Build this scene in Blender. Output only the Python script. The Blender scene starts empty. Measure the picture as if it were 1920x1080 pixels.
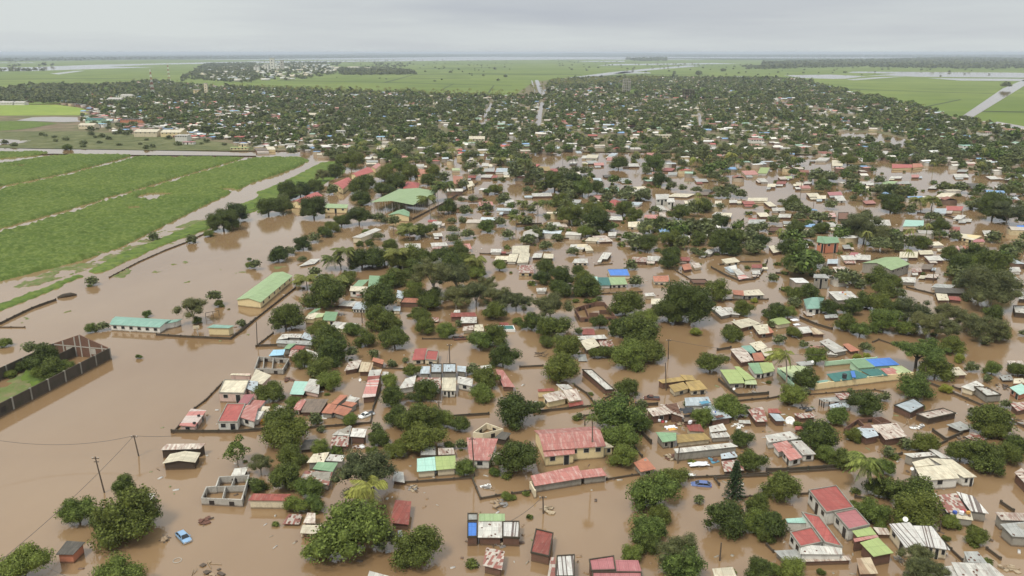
import bpy, math, random
import numpy as np
from mathutils import Vector, Matrix
random.seed(7); RNG = np.random.default_rng(7)
S = bpy.context.scene
COL = S.collection
# ------------------------------------------------------------------ camera
HAZE = 6.5e-5
H = 90.0; F = 1500.0; HOR = 98.0
PITCH = math.atan((540 - HOR) / F)
cam = bpy.data.cameras.new("camera"); cam.sensor_width = 36; cam.lens = 36 * F / 1920
cam.clip_start = 1; cam.clip_end = 120000
camo = bpy.data.objects.new("camera", cam); COL.objects.link(camo)
camo.location = (0, 0, H); camo.rotation_euler = (math.pi / 2 - PITCH, 0, 0)
S.camera = camo
# ------------------------------------------------------------------ light
SUN_EL, SUN_AZ = math.radians(58), math.radians(215)
S.world = bpy.data.worlds.new("World"); S.world.use_nodes = True
wn = S.world.node_tree.nodes; wl = S.world.node_tree.links; wn.clear()
def N(t, **k):
    n = wn.new(t)
    for a, b in k.items(): setattr(n, a, b)
    return n
sky = N('ShaderNodeTexSky'); sky.sky_type = 'NISHITA'; sky.sun_disc = False
sky.sun_elevation = SUN_EL; sky.sun_rotation = SUN_AZ; sky.air_density = 1.0; sky.dust_density = 2.0
tc = N('ShaderNodeTexCoord'); mp = N('ShaderNodeMapping'); mp.inputs['Scale'].default_value = (1.6, 1.0, 17)
mp.inputs['Location'].default_value = (0.55, 0.2, 0.1)
nz = N('ShaderNodeTexNoise'); nz.inputs['Scale'].default_value = 1.5; nz.inputs['Detail'].default_value = 6
nz.inputs['Roughness'].default_value = .5
rp = N('ShaderNodeValToRGB'); e = rp.color_ramp.elements
e[0].position = .36; e[0].color = (.72, .76, .80, 1); e[1].position = .62; e[1].color = (.88, .935, .93, 1)
sc_ = N('ShaderNodeVectorMath', operation='SCALE'); sc_.inputs[3].default_value = 7.9
mx = N('ShaderNodeMix', data_type='RGBA'); mx.inputs[0].default_value = .93
# overcast dome is a little brighter overhead
sx = N('ShaderNodeSeparateXYZ'); mr = N('ShaderNodeMapRange')
mr.inputs['From Min'].default_value = 0.1; mr.inputs['From Max'].default_value = .9
mr.inputs['To Min'].default_value = 1.0; mr.inputs['To Max'].default_value = 1.95
sc2 = N('ShaderNodeVectorMath', operation='SCALE')
bg = N('ShaderNodeBackground'); bg.inputs[1].default_value = .1; out = N('ShaderNodeOutputWorld')
wl.new(tc.outputs['Generated'], mp.inputs[0]); wl.new(mp.outputs[0], nz.inputs[0]); wl.new(nz.outputs[0], rp.inputs[0])
bx1 = N('ShaderNodeMapRange', interpolation_type='SMOOTHSTEP'); bx1.inputs['From Min'].default_value = -.42; bx1.inputs['From Max'].default_value = -.02
bx2 = N('ShaderNodeMapRange', interpolation_type='SMOOTHSTEP'); bx2.inputs['From Min'].default_value = .62; bx2.inputs['From Max'].default_value = .1
bz = N('ShaderNodeMapRange', interpolation_type='SMOOTHSTEP'); bz.inputs['From Min'].default_value = .004; bz.inputs['From Max'].default_value = .045
nb = N('ShaderNodeTexNoise'); nb.inputs['Scale'].default_value = 2.4; nb.inputs['Detail'].default_value = 7; wl.new(mp.outputs[0], nb.inputs[0])
nbr = N('ShaderNodeMapRange'); nbr.inputs['From Min'].default_value = .36; nbr.inputs['From Max'].default_value = .6; nbr.inputs['To Min'].default_value = .25; wl.new(nb.outputs[0], nbr.inputs[0])
s0 = N('ShaderNodeSeparateXYZ'); wl.new(tc.outputs['Generated'], s0.inputs[0])
def M(op, x, y):
    n = N('ShaderNodeMath', operation=op)
    for i, q in enumerate((x, y)):
        if hasattr(q, 'is_linked'): wl.new(q, n.inputs[i])
        else: n.inputs[i].default_value = q
    return n.outputs[0]
for q in (bx1, bx2): wl.new(s0.outputs[0], q.inputs[0])
wl.new(s0.outputs[2], bz.inputs[0])
bank = M('MULTIPLY', M('MULTIPLY', bx1.outputs[0], bx2.outputs[0]), M('MULTIPLY', bz.outputs[0], nbr.outputs[0]))
bm_ = N('ShaderNodeMix', data_type='RGBA'); wl.new(bank, bm_.inputs[0]); wl.new(rp.outputs[0], bm_.inputs[6]); bm_.inputs[7].default_value = (.64, .685, .75, 1)
wl.new(bm_.outputs[2], sc_.inputs[0]); wl.new(sky.outputs[0], mx.inputs[6]); wl.new(sc_.outputs[0], mx.inputs[7])
wl.new(tc.outputs['Generated'], sx.inputs[0]); wl.new(sx.outputs[2], mr.inputs[0])
wl.new(mx.outputs[2], sc2.inputs[0]); wl.new(mr.outputs[0], sc2.inputs[3])
wl.new(sc2.outputs[0], bg.inputs[0]); wl.new(bg.outputs[0], out.inputs[0])
sl = bpy.data.lights.new("sun", 'SUN'); sl.energy = 2.5; sl.angle = math.radians(11); sl.color = (1, .93, .81)
so = bpy.data.objects.new("sun", sl); COL.objects.link(so)
sd = Vector((math.sin(SUN_AZ) * math.cos(SUN_EL), math.cos(SUN_AZ) * math.cos(SUN_EL), math.sin(SUN_EL)))
so.rotation_euler = sd.to_track_quat('Z', 'Y').to_euler()
S.view_settings.view_transform = 'Standard'; S.view_settings.look = 'None'
S.view_settings.exposure = 0.0; S.view_settings.gamma = 1; S.view_settings.use_curve_mapping = False
S.cycles.max_bounces = 6; S.cycles.diffuse_bounces = 2; S.cycles.glossy_bounces = 2; S.cycles.transmission_bounces = 2
S.cycles.volume_bounces = 0; S.cycles.transparent_max_bounces = 6
# ------------------------------------------------------------------ photo pixel (1920 wide) <-> place
CP, SP = math.cos(PITCH), math.sin(PITCH)
def gp(px, py, z=0.0):
    x = (px - 960) / F; v = (540 - py) / F
    dx, dy, dz = x, CP + v * SP, -SP + v * CP
    dz = min(dz, -0.0012)
    t = (H - z) / -dz
    return Vector((dx * t, dy * t, z))
def dep(p): return p.y * CP - (p.z - H) * SP
def proj(p):
    d = dep(p); u = p.y * SP + (p.z - H) * CP
    return 960 + F * p.x / d, 540 - F * u / d
TILES = dict(A=(0, 810), B=(480, 810), C=(960, 810), D=(1440, 810), E=(0, 540), F=(480, 540), G=(960, 540), H=(1440, 540),
             I=(0, 270), J=(480, 270), K=(960, 270), L=(1440, 270), X=(0, 0))
def tp(t, s):
    a, b = s.split(','); k = 1 if t == 'X' else 4
    return TILES[t][0] + float(a) / k, TILES[t][1] + float(b) / k
# ------------------------------------------------------------------ object helpers
def tag(o, label=None, cat=None, group=None, kind=None, category=None):
    cat = cat or category
    for k, v in (('label', label), ('category', cat), ('group', group), ('kind', kind)):
        if v: o[k] = v
    return o
def empty(name, loc=(0, 0, 0), rz=0):
    o = bpy.data.objects.new(name, None); o.empty_display_size = .5; COL.objects.link(o)
    o.location = loc; o.rotation_euler = (0, 0, rz); return o
def link(name, me, parent=None, loc=None):
    o = bpy.data.objects.new(name, me); COL.objects.link(o)
    if parent: o.parent = parent
    if loc is not None: o.location = loc
    return o
def mesh(name, V, Fc, mat, uv=None, smooth=False, cols=None):
    me = bpy.data.meshes.new(name)
    V = np.asarray(V, np.float32).reshape(-1, 3)
    if isinstance(Fc, np.ndarray):
        n, k = Fc.shape
        me.vertices.add(len(V)); me.vertices.foreach_set('co', V.ravel())
        me.loops.add(n * k); me.loops.foreach_set('vertex_index', Fc.astype(np.int32).ravel())
        me.polygons.add(n); me.polygons.foreach_set('loop_start', np.arange(0, n * k, k, dtype=np.int32))
        me.update(calc_edges=True)
    else:
        me.from_pydata(V.tolist(), [], Fc)
    for m in (mat if isinstance(mat, (list, tuple)) else [mat]): me.materials.append(m)
    if uv is not None:
        l = me.uv_layers.new(name='UVMap'); l.data.foreach_set('uv', np.asarray(uv, np.float32).ravel())
    if cols is not None:
        a = me.color_attributes.new('tint', 'FLOAT_COLOR', 'POINT'); a.data.foreach_set('color', np.asarray(cols, np.float32).ravel())
    if smooth: me.polygons.foreach_set('use_smooth', np.ones(len(me.polygons), bool))
    me.validate(); return me
class MB:
    """gathers shapes, links them as one mesh object"""
    def __init__(s): s.v = []; s.f = []
    def add(s, V, Fc):
        n = len(s.v); s.v += [tuple(p) for p in V]; s.f += [tuple(i + n for i in f) for f in Fc]; return s
    def box(s, c, sz, rz=0):
        ca, sa = math.cos(rz), math.sin(rz); P = []
        for z in (-.5, .5):
            for x, y in ((-.5, -.5), (.5, -.5), (.5, .5), (-.5, .5)):
                X, Y = x * sz[0], y * sz[1]
                P.append((c[0] + X * ca - Y * sa, c[1] + X * sa + Y * ca, c[2] + z * sz[2]))
        return s.add(P, [(3, 2, 1, 0), (4, 5, 6, 7), (0, 1, 5, 4), (1, 2, 6, 5), (2, 3, 7, 6), (3, 0, 4, 7)])
    def prism(s, bot, top):
        n = len(bot)
        return s.add(list(bot) + list(top), [tuple(range(n))[::-1], tuple(range(n, 2 * n))] + [(i, (i + 1) % n, n + (i + 1) % n, n + i) for i in range(n)])
    def tube(s, pts, rad, n=7):
        pts = [Vector(p) for p in pts]; R = rad if isinstance(rad, (list, tuple)) else [rad] * len(pts); V = []; Fc = []
        for i, p in enumerate(pts):
            d = (pts[min(i + 1, len(pts) - 1)] - pts[max(i - 1, 0)]).normalized()
            a = d.cross(Vector((0, 0, 1)) if abs(d.z) < .9 else Vector((1, 0, 0))).normalized(); b = d.cross(a)
            for k in range(n):
                t = 2 * math.pi * k / n; V.append(p + (a * math.cos(t) + b * math.sin(t)) * R[i])
        for i in range(len(pts) - 1):
            for k in range(n):
                Fc.append((i * n + k, i * n + (k + 1) % n, (i + 1) * n + (k + 1) % n, (i + 1) * n + k))
        Fc.append(tuple(range(n))); Fc.append(tuple(range((len(pts) - 1) * n, len(pts) * n))[::-1])
        return s.add(V, Fc)
    def slab(s, pts, tops, bots, th, closed=False):
        """mitred upright slab along a path"""
        n = len(pts); L = []; R = []
        P = [Vector((p[0], p[1], 0)) for p in pts]
        for i in range(n):
            a = P[i - 1] if (i > 0 or closed) else None; b = P[(i + 1) % n] if (i < n - 1 or closed) else None
            d1 = (P[i] - a).normalized() if a is not None else (b - P[i]).normalized()
            d2 = (b - P[i]).normalized() if b is not None else d1
            nn = Vector((-(d1 + d2).y, (d1 + d2).x, 0))
            if nn.length < .2: nn = Vector((-d1.y, d1.x, 0))
            nn.normalize(); c = max(.45, nn.dot(Vector((-d1.y, d1.x, 0))))
            L.append(P[i] + nn * th / 2 / c); R.append(P[i] - nn * th / 2 / c)
        V = []
        for i in range(n):
            V += [(L[i].x, L[i].y, tops[i]), (R[i].x, R[i].y, tops[i]), (R[i].x, R[i].y, bots[i]), (L[i].x, L[i].y, bots[i])]
        Fc = []
        for i in range(n if closed else n - 1):
            a = 4 * i; b = 4 * ((i + 1) % n)
            Fc += [(a, a + 1, b + 1, b), (a + 1, a + 2, b + 2, b + 1), (a + 2, a + 3, b + 3, b + 2), (a + 3, a, b, b + 3)]
        if not closed: Fc += [(0, 3, 2, 1), (4 * n - 4, 4 * n - 3, 4 * n - 2, 4 * n - 1)]
        return s.add(V, Fc)
    def build(s, name, mat, parent=None, smooth=False, rel=None, uv=None):
        V = np.array([tuple(v) for v in s.v], np.float32)
        if rel is not None: V = V - np.array(rel, np.float32)
        return link(name, mesh(name, V, s.f, mat, uv=uv, smooth=smooth), parent)
# ------------------------------------------------------------------ materials
SPEC = dict(leaf=.14, field=.08, ground=.08, wall=.15, muddy=.5, roof=.35)
def newmat(name):
    m = bpy.data.materials.new(name); m.use_nodes = True; t = m.node_tree
    b = t.nodes['Principled BSDF']; b.inputs['Specular IOR Level'].default_value = SPEC.get(name.split('_')[0], .4); return m, t.nodes, t.links, b
def nd(ns, t, ins=None, **k):
    n = ns.new(t)
    for a, b in k.items(): setattr(n, a, b)
    for a, b in (ins or {}).items(): n.inputs[a].default_value = b
    return n
def rgba(c): return (c[0], c[1], c[2], 1)
def mixc(ns, ls, fac, a, b, mode='MIX'):
    n = nd(ns, 'ShaderNodeMix', data_type='RGBA', blend_type=mode)
    for i, x in ((0, fac), (6, a), (7, b)):
        if hasattr(x, 'links') or hasattr(x, 'is_linked'): ls.new(x, n.inputs[i])
        else: n.inputs[i].default_value = x if i == 0 else rgba(x)
    return n.outputs[2]
def noise(ns, ls, vec, scale, detail=3, rough=.55):
    n = nd(ns, 'ShaderNodeTexNoise', {'Scale': scale, 'Detail': detail, 'Roughness': rough})
    if vec is not None: ls.new(vec, n.inputs['Vector'])
    return n.outputs[0]
def ramp(ns, ls, fac, a, b):
    n = nd(ns, 'ShaderNodeMapRange', {'From Min': a, 'From Max': b}); ls.new(fac, n.inputs[0]); return n.outputs[0]
def math_(ns, ls, op, a, b=0.0):
    n = nd(ns, 'ShaderNodeMath', operation=op)
    for i, x in enumerate((a, b)):
        if hasattr(x, 'is_linked'): ls.new(x, n.inputs[i])
        else: n.inputs[i].default_value = x
    return n.outputs[0]
def scaled(ns, ls, vec, s):
    n = nd(ns, 'ShaderNodeMapping'); n.inputs['Scale'].default_value = s; ls.new(vec, n.inputs[0]); return n.outputs[0]
MT = {}
SNAP = dict(S=(.22, 30, 1), s=(.45, .9, 1), P=(30, .8, 1), n=(.5, 30, 1))
def roofmat(code, c1, stain=(.16, .09, .06), amt=.5, stripes=None, rough=.55, metal=.0, sheet=.16, frac=.5):
    m, ns, ls, b = newmat('roof_' + code)
    uv = nd(ns, 'ShaderNodeUVMap').outputs[0]
    oi = nd(ns, 'ShaderNodeObjectInfo')
    off = nd(ns, 'ShaderNodeVectorMath', operation='SCALE'); ls.new(oi.outputs['Location'], off.inputs[0]); off.inputs[3].default_value = 3.7
    ad = nd(ns, 'ShaderNodeVectorMath', operation='ADD'); ls.new(uv, ad.inputs[0])
    rv = nd(ns, 'ShaderNodeCombineXYZ'); r7 = math_(ns, ls, 'MULTIPLY', oi.outputs['Random'], 97.0)
    ls.new(r7, rv.inputs[0]); ls.new(r7, rv.inputs[1]); ls.new(rv.outputs[0], ad.inputs[1]); v = ad.outputs[0]
    # sheets
    sn = nd(ns, 'ShaderNodeVectorMath', operation='SNAP'); ls.new(v, sn.inputs[0]); sn.inputs[1].default_value = SNAP.get(code, (.85, 2.6, 1))
    wh = nd(ns, 'ShaderNodeTexWhiteNoise', noise_dimensions='2D'); ls.new(sn.outputs[0], wh.inputs[0])
    col = (c1[0], c1[1], c1[2])
    base = mixc(ns, ls, wh.outputs[0], tuple(x * (1 - sheet) for x in col), tuple(min(1, x * (1 + sheet * .7)) for x in col))
    if stripes:
        st = ramp(ns, ls, wh.outputs[0], frac, frac + .02)
        base = mixc(ns, ls, st, base, stripes)
    n1 = noise(ns, ls, scaled(ns, ls, v, (1.3, .28, 1)), 1.1, 5, .65)
    f1 = ramp(ns, ls, n1, .6 - amt * .22, .74 - amt * .16)
    f1 = math_(ns, ls, 'MULTIPLY', f1, min(1, .4 + amt * .6))
    base = mixc(ns, ls, f1, base, stain)
    n2 = noise(ns, ls, v, .35, 4, .6); n3 = noise(ns, ls, v, 3.5, 3, .6)
    g = math_(ns, ls, 'ADD', math_(ns, ls, 'MULTIPLY', n2, .35), math_(ns, ls, 'MULTIPLY', n3, .25)); g = math_(ns, ls, 'ADD', g, .7)
    hv = nd(ns, 'ShaderNodeHueSaturation'); ls.new(base, hv.inputs['Color'])
    ls.new(math_(ns, ls, 'MULTIPLY', g, math_(ns, ls, 'ADD', math_(ns, ls, 'MULTIPLY', oi.outputs['Random'], .22), .89)), hv.inputs['Value'])
    hv.inputs['Saturation'].default_value = 1
    # laps between rows of sheets
    sv = nd(ns, 'ShaderNodeSeparateXYZ'); ls.new(v, sv.inputs[0]); fr = math_(ns, ls, 'FRACT', math_(ns, ls, 'MULTIPLY', sv.outputs[1], .42)); lap = math_(ns, ls, 'LESS_THAN', fr, .06)
    fx = math_(ns, ls, 'FRACT', math_(ns, ls, 'MULTIPLY', sv.outputs[0], 1 / 1.7)); lap = math_(ns, ls, 'MAXIMUM', lap, math_(ns, ls, 'LESS_THAN', fx, .06)); lapc = mixc(ns, ls, math_(ns, ls, 'MULTIPLY', lap, .38), hv.outputs[0], [x * .4 for x in col])
    # ribs
    w = nd(ns, 'ShaderNodeTexWave', {'Scale': .95, 'Distortion': 0.0}, wave_type='BANDS', bands_direction='X'); ls.new(v, w.inputs[0])
    rib = mixc(ns, ls, math_(ns, ls, 'MULTIPLY', w.outputs[1], .16), lapc, tuple(x * .45 for x in col))
    ls.new(rib, b.inputs['Base Color'])
    bm = nd(ns, 'ShaderNodeBump', {'Strength': .5, 'Distance': .05}); ls.new(w.outputs[1], bm.inputs['Height']); ls.new(bm.outputs[0], b.inputs['Normal'])
    b.inputs['Roughness'].default_value = rough; b.inputs['Metallic'].default_value = metal
    MT[code] = m
rust = (.17, .065, .04)
roofmat('w', (.54, .52, .46), rust, .4, sheet=.22); roofmat('c', (.6, .54, .4), (.3, .2, .12), .35); roofmat('g', (.36, .36, .33), (.12, .1, .08), .35)
roofmat('b', (.42, .47, .49), (.22, .16, .12), .35); roofmat('m', (.56, .5, .42), (.2, .08, .05), .7); roofmat('r', (.37, .095, .078), (.42, .2, .16), .3, sheet=.12)
roofmat('p', (.42, .17, .14), (.56, .42, .36), .5, sheet=.1); roofmat('R', (.27, .075, .055), (.34, .2, .15), .35); roofmat('o', (.42, .17, .1), (.25, .09, .06), .4)
roofmat('s', (.5, .44, .37), rust, .45, stripes=(.27, .1, .075)); roofmat('S', (.62, .6, .55), rust, .3, stripes=(.13, .1, .085), frac=.68)
roofmat('t', (.36, .25, .09), (.2, .13, .07), .4); roofmat('G', (.2, .32, .18), (.3, .38, .26), .25, sheet=.07); roofmat('L', (.27, .36, .18), (.35, .42, .26), .3, sheet=.08)
roofmat('y', (.32, .39, .15), (.3, .3, .12), .25, sheet=.06); roofmat('l', (.42, .48, .26), (.3, .3, .2), .3, sheet=.06); roofmat('T', (.2, .34, .27), (.35, .42, .36), .25, sheet=.07)
roofmat('D', (.045, .15, .13), (.08, .2, .17), .3, sheet=.06); roofmat('B', (.08, .22, .62), (.15, .3, .6), .15, sheet=.05); roofmat('k', (.085, .075, .06), (.16, .14, .11), .5, sheet=.05)
roofmat('K', (.2, .15, .11), (.1, .08, .06), .6, sheet=.1); roofmat('P', (.6, .5, .44), rust, .3, stripes=(.5, .2, .17), frac=.45); roofmat('M', (.38, .6, .5), (.4, .5, .42), .3, sheet=.04)
roofmat('q', (.36, .14, .14), (.5, .3, .28), .1, sheet=.04); roofmat('n', (.55, .45, .3), (.2, .1, .06), .5, stripes=(.3, .2, .12), frac=.5)
roofmat('x', (.3, .5, .62), (.4, .5, .55), .2, sheet=.04)
def wallmat(code, c, stain=(.1, .08, .06), amt=.4, brick=False):
    m, ns, ls, b = newmat('wall_' + code)
    ge = nd(ns, 'ShaderNodeNewGeometry'); pos = ge.outputs['Position']; oi = nd(ns, 'ShaderNodeObjectInfo')
    n1 = noise(ns, ls, scaled(ns, ls, pos, (1, 1, .45)), .9, 5, .65)
    f = math_(ns, ls, 'MULTIPLY', ramp(ns, ls, n1, .62 - amt * .22, .82 - amt * .1), .3 + amt * .5)
    col = c
    if brick:
        sx = nd(ns, 'ShaderNodeSeparateXYZ'); ls.new(pos, sx.inputs[0])
        cb = nd(ns, 'ShaderNodeCombineXYZ'); ls.new(math_(ns, ls, 'ADD', sx.outputs[0], sx.outputs[1]), cb.inputs[0]); ls.new(sx.outputs[2], cb.inputs[1])
        bt = nd(ns, 'ShaderNodeTexBrick', {'Scale': 1.0, 'Mortar Size': .03, 'Brick Width': .45, 'Row Height': .22})
        bt.inputs['Color1'].default_value = rgba(c); bt.inputs['Color2'].default_value = rgba([x * .75 for x in c]); bt.inputs['Mortar'].default_value = rgba([x * 1.25 for x in c])
        ls.new(cb.outputs[0], bt.inputs[0]); col = bt.outputs[0]
    base = mixc(ns, ls, f, col, stain)
    # tide mark left by the flood water, deepened to paint contact darkening
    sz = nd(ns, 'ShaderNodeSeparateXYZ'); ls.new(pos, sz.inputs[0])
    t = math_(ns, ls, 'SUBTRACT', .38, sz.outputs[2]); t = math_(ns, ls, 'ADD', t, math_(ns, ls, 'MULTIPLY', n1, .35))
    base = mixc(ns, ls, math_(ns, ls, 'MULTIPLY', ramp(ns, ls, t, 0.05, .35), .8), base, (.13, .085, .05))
    n2 = noise(ns, ls, pos, 4, 3)
    hv = nd(ns, 'ShaderNodeHueSaturation'); ls.new(base, hv.inputs['Color'])
    ls.new(math_(ns, ls, 'ADD', math_(ns, ls, 'MULTIPLY', n2, .3), math_(ns, ls, 'ADD', math_(ns, ls, 'MULTIPLY', oi.outputs['Random'], .2), .76)), hv.inputs['Value'])
    ls.new(hv.outputs[0], b.inputs['Base Color']); b.inputs['Roughness'].default_value = .85
    MT['W' + code] = m
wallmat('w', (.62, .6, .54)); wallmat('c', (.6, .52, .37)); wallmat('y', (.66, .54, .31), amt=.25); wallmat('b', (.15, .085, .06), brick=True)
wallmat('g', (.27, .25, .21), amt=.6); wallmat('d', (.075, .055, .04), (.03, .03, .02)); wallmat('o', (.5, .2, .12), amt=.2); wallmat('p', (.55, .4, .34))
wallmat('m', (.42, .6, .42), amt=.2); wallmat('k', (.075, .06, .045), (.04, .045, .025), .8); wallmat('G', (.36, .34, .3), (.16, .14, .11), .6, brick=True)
def plain(code, c, rough=.6, metal=0.0, nscale=2.0, var=.25):
    m, ns, ls, b = newmat(code); tcn = nd(ns, 'ShaderNodeTexCoord')
    n = noise(ns, ls, tcn.outputs['Object'], nscale, 4)
    ls.new(mixc(ns, ls, n, [x * (1 - var) for x in c], [min(1, x * (1 + var)) for x in c]), b.inputs['Base Color'])
    b.inputs['Roughness'].default_value = rough; b.inputs['Metallic'].default_value = metal; MT[code] = m; return m
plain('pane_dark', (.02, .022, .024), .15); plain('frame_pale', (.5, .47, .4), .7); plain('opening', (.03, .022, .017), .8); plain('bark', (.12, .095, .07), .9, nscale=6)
plain('palebark', (.28, .24, .19), .9, nscale=6)
plain('post', (.1, .075, .055), .85); plain('cable', (.09, .08, .07), .6); plain('concrete', (.4, .37, .32), .85); plain('white_paint', (.75, .75, .72), .4)
plain('car_blue', (.27, .42, .6), .28, .2, var=.04); plain('car_navy', (.12, .17, .36), .35, .1, var=.05); plain('chrome', (.6, .6, .6), .3, .7); plain('rusty', (.13, .06, .04), .85, var=.5)
plain('tyre', (.03, .03, .03), .8); plain('skin', (.09, .05, .035), .6); plain('cloth_red', (.45, .06, .07), .85); plain('cloth_blue', (.07, .12, .4), .85)
plain('cloth_white', (.72, .72, .74), .85); plain('cloth_orange', (.6, .32, .08), .85); plain('tarp_black', (.035, .037, .04), .6); plain('tarp_blue', (.1, .27, .38), .5)
plain('wood', (.3, .22, .14), .85, nscale=5); plain('lamp_red', (.3, .02, .02), .4); plain('steel', (.3, .28, .26), .5, .4); plain('plank', (.38, .3, .2), .85)
def leafmat(code, ca, cb_, cc=None, trans=.22):
    m, ns, ls, b = newmat('leaf_' + code); tcn = nd(ns, 'ShaderNodeTexCoord'); oi = nd(ns, 'ShaderNodeObjectInfo')
    ge = nd(ns, 'ShaderNodeNewGeometry')
    n = noise(ns, ls, ge.outputs['Position'], .55, 3); n2 = noise(ns, ls, ge.outputs['Position'], 3.0, 2)
    c = mixc(ns, ls, ramp(ns, ls, math_(ns, ls, 'ADD', math_(ns, ls, 'MULTIPLY', n, .6), math_(ns, ls, 'MULTIPLY', n2, .4)), .36, .66), ca, cb_)
    nm = noise(ns, ls, ge.outputs['Position'], 1.25, 2); c = mixc(ns, ls, math_(ns, ls, 'MULTIPLY', ramp(ns, ls, nm, .52, .68), .6), c, [x * 1.75 for x in cb_]); c = mixc(ns, ls, math_(ns, ls, 'MULTIPLY', ramp(ns, ls, nm, .46, .34), .65), c, [x * .5 for x in ca])  # lit clumps and shaded gaps of foliage painted into the leaf colour
    c2 = mixc(ns, ls, math_(ns, ls, 'MULTIPLY', oi.outputs['Random'], .6), c, cc or (cb_[0] * 1.2, cb_[1] * 1.0, cb_[2] * .8))
    hv = nd(ns, 'ShaderNodeHueSaturation'); ls.new(c2, hv.inputs['Color'])
    rnd = ge.outputs['Random Per Island']
    ls.new(math_(ns, ls, 'ADD', math_(ns, ls, 'MULTIPLY', rnd, .9), math_(ns, ls, 'ADD', math_(ns, ls, 'MULTIPLY', oi.outputs['Random'], .25), .48)), hv.inputs['Value'])  # random leaf values also put highlights into the colour
    ls.new(hv.outputs[0], b.inputs['Base Color']); b.inputs['Roughness'].default_value = .55
    tr = nd(ns, 'ShaderNodeBsdfTranslucent'); ls.new(hv.outputs[0], tr.inputs[0]); ms = nd(ns, 'ShaderNodeMixShader', {0: trans})
    o = ns['Material Output']; ls.new(b.outputs[0], ms.inputs[1]); ls.new(tr.outputs[0], ms.inputs[2]); ls.new(ms.outputs[0], o.inputs[0])
    MT['leaf_' + code] = m
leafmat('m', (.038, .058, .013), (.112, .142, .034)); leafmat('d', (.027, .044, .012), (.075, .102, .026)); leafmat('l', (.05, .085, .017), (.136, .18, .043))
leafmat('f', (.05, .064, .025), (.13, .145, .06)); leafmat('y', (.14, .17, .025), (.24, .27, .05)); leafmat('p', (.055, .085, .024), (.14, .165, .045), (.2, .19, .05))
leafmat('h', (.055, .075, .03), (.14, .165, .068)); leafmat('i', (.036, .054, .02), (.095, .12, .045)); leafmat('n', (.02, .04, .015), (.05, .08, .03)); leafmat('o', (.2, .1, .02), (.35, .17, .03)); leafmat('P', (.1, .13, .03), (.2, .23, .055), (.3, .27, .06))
# water
m, ns, ls, b = newmat('muddy_water'); ge = nd(ns, 'ShaderNodeNewGeometry'); pos = ge.outputs['Position']
n1 = noise(ns, ls, scaled(ns, ls, pos, (1, .55, 1)), .011, 5, .6); n2 = noise(ns, ls, pos, .05, 4, .6)
c = mixc(ns, ls, ramp(ns, ls, n1, .3, .7), (.208, .126, .06), (.29, .192, .104))
c = mixc(ns, ls, math_(ns, ls, 'MULTIPLY', ramp(ns, ls, n2, .35, .75), .35), c, (.228, .144, .075))
ls.new(c, b.inputs['Base Color']); b.inputs['Roughness'].default_value = .045; b.inputs['IOR'].default_value = 1.72
rn = noise(ns, ls, scaled(ns, ls, pos, (1, 1.6, 1)), .9, 3, .6); rn2 = noise(ns, ls, pos, .16, 3)
bp = nd(ns, 'ShaderNodeBump', {'Strength': .09, 'Distance': .12}); ls.new(math_(ns, ls, 'ADD', rn, rn2), bp.inputs['Height']); ls.new(bp.outputs[0], b.inputs['Normal'])
MT['water'] = m
m, ns, ls, b = newmat('field_green'); ge = nd(ns, 'ShaderNodeNewGeometry'); pos = ge.outputs['Position']
rot = nd(ns, 'ShaderNodeMapping'); rot.inputs['Rotation'].default_value = (0, 0, -.55); rot.inputs['Scale'].default_value = (.06, .3, 1); ls.new(pos, rot.inputs[0])
n1 = noise(ns, ls, rot.outputs[0], 1, 4, .6); n2 = noise(ns, ls, pos, .011, 4); n3 = noise(ns, ls, pos, .5, 3)
c = mixc(ns, ls, ramp(ns, ls, n2, .35, .68), (.066, .102, .02), (.115, .15, .034))
c = mixc(ns, ls, math_(ns, ls, 'MULTIPLY', ramp(ns, ls, n1, .42, .65), .5), c, (.055, .095, .018))
c = mixc(ns, ls, math_(ns, ls, 'MULTIPLY', ramp(ns, ls, n3, .46, .64), .5), c, (.19, .23, .065))
ls.new(c, b.inputs['Base Color']); b.inputs['Roughness'].default_value = .8; MT['field'] = m
def groundmat(code, ca, cb_, s1=.004, cc=None, s2=.04):
    m, ns, ls, b = newmat('ground_' + code); ge = nd(ns, 'ShaderNodeNewGeometry'); pos = ge.outputs['Position']
    c = mixc(ns, ls, ramp(ns, ls, noise(ns, ls, pos, s1, 5, .6), .35, .65), ca, cb_)
    if cc: c = mixc(ns, ls, math_(ns, ls, 'MULTIPLY', ramp(ns, ls, noise(ns, ls, pos, s2, 4, .6), .45, .65), .7), c, cc)
    ls.new(c, b.inputs['Base Color']); b.inputs['Roughness'].default_value = .85; MT['g' + code] = m
groundmat('plain', (.125, .17, .036), (.18, .22, .055), .0012, (.1, .14, .036), .006)
groundmat('lime', (.2, .27, .05), (.26, .31, .07), .01, (.17, .23, .05), .06)
groundmat('town', (.17, .13, .085), (.1, .12, .045), .02, (.25, .19, .13), .05)
groundmat('scrub', (.11, .12, .05), (.17, .17, .08), .03, (.07, .09, .035), .08)
groundmat('wood', (.03, .045, .02), (.055, .07, .035), .001, (.09, .11, .05), .0006)
groundmat('bank', (.09, .14, .025), (.15, .19, .045), .06, (.06, .09, .03), .3)
groundmat('marsh', (.1, .14, .04), (.16, .18, .07), .15, (.22, .17, .1), .35)
m, ns, ls, b = newmat('far_roofs'); at = nd(ns, 'ShaderNodeAttribute', attribute_name='tint'); ge = nd(ns, 'ShaderNodeNewGeometry')
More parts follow.
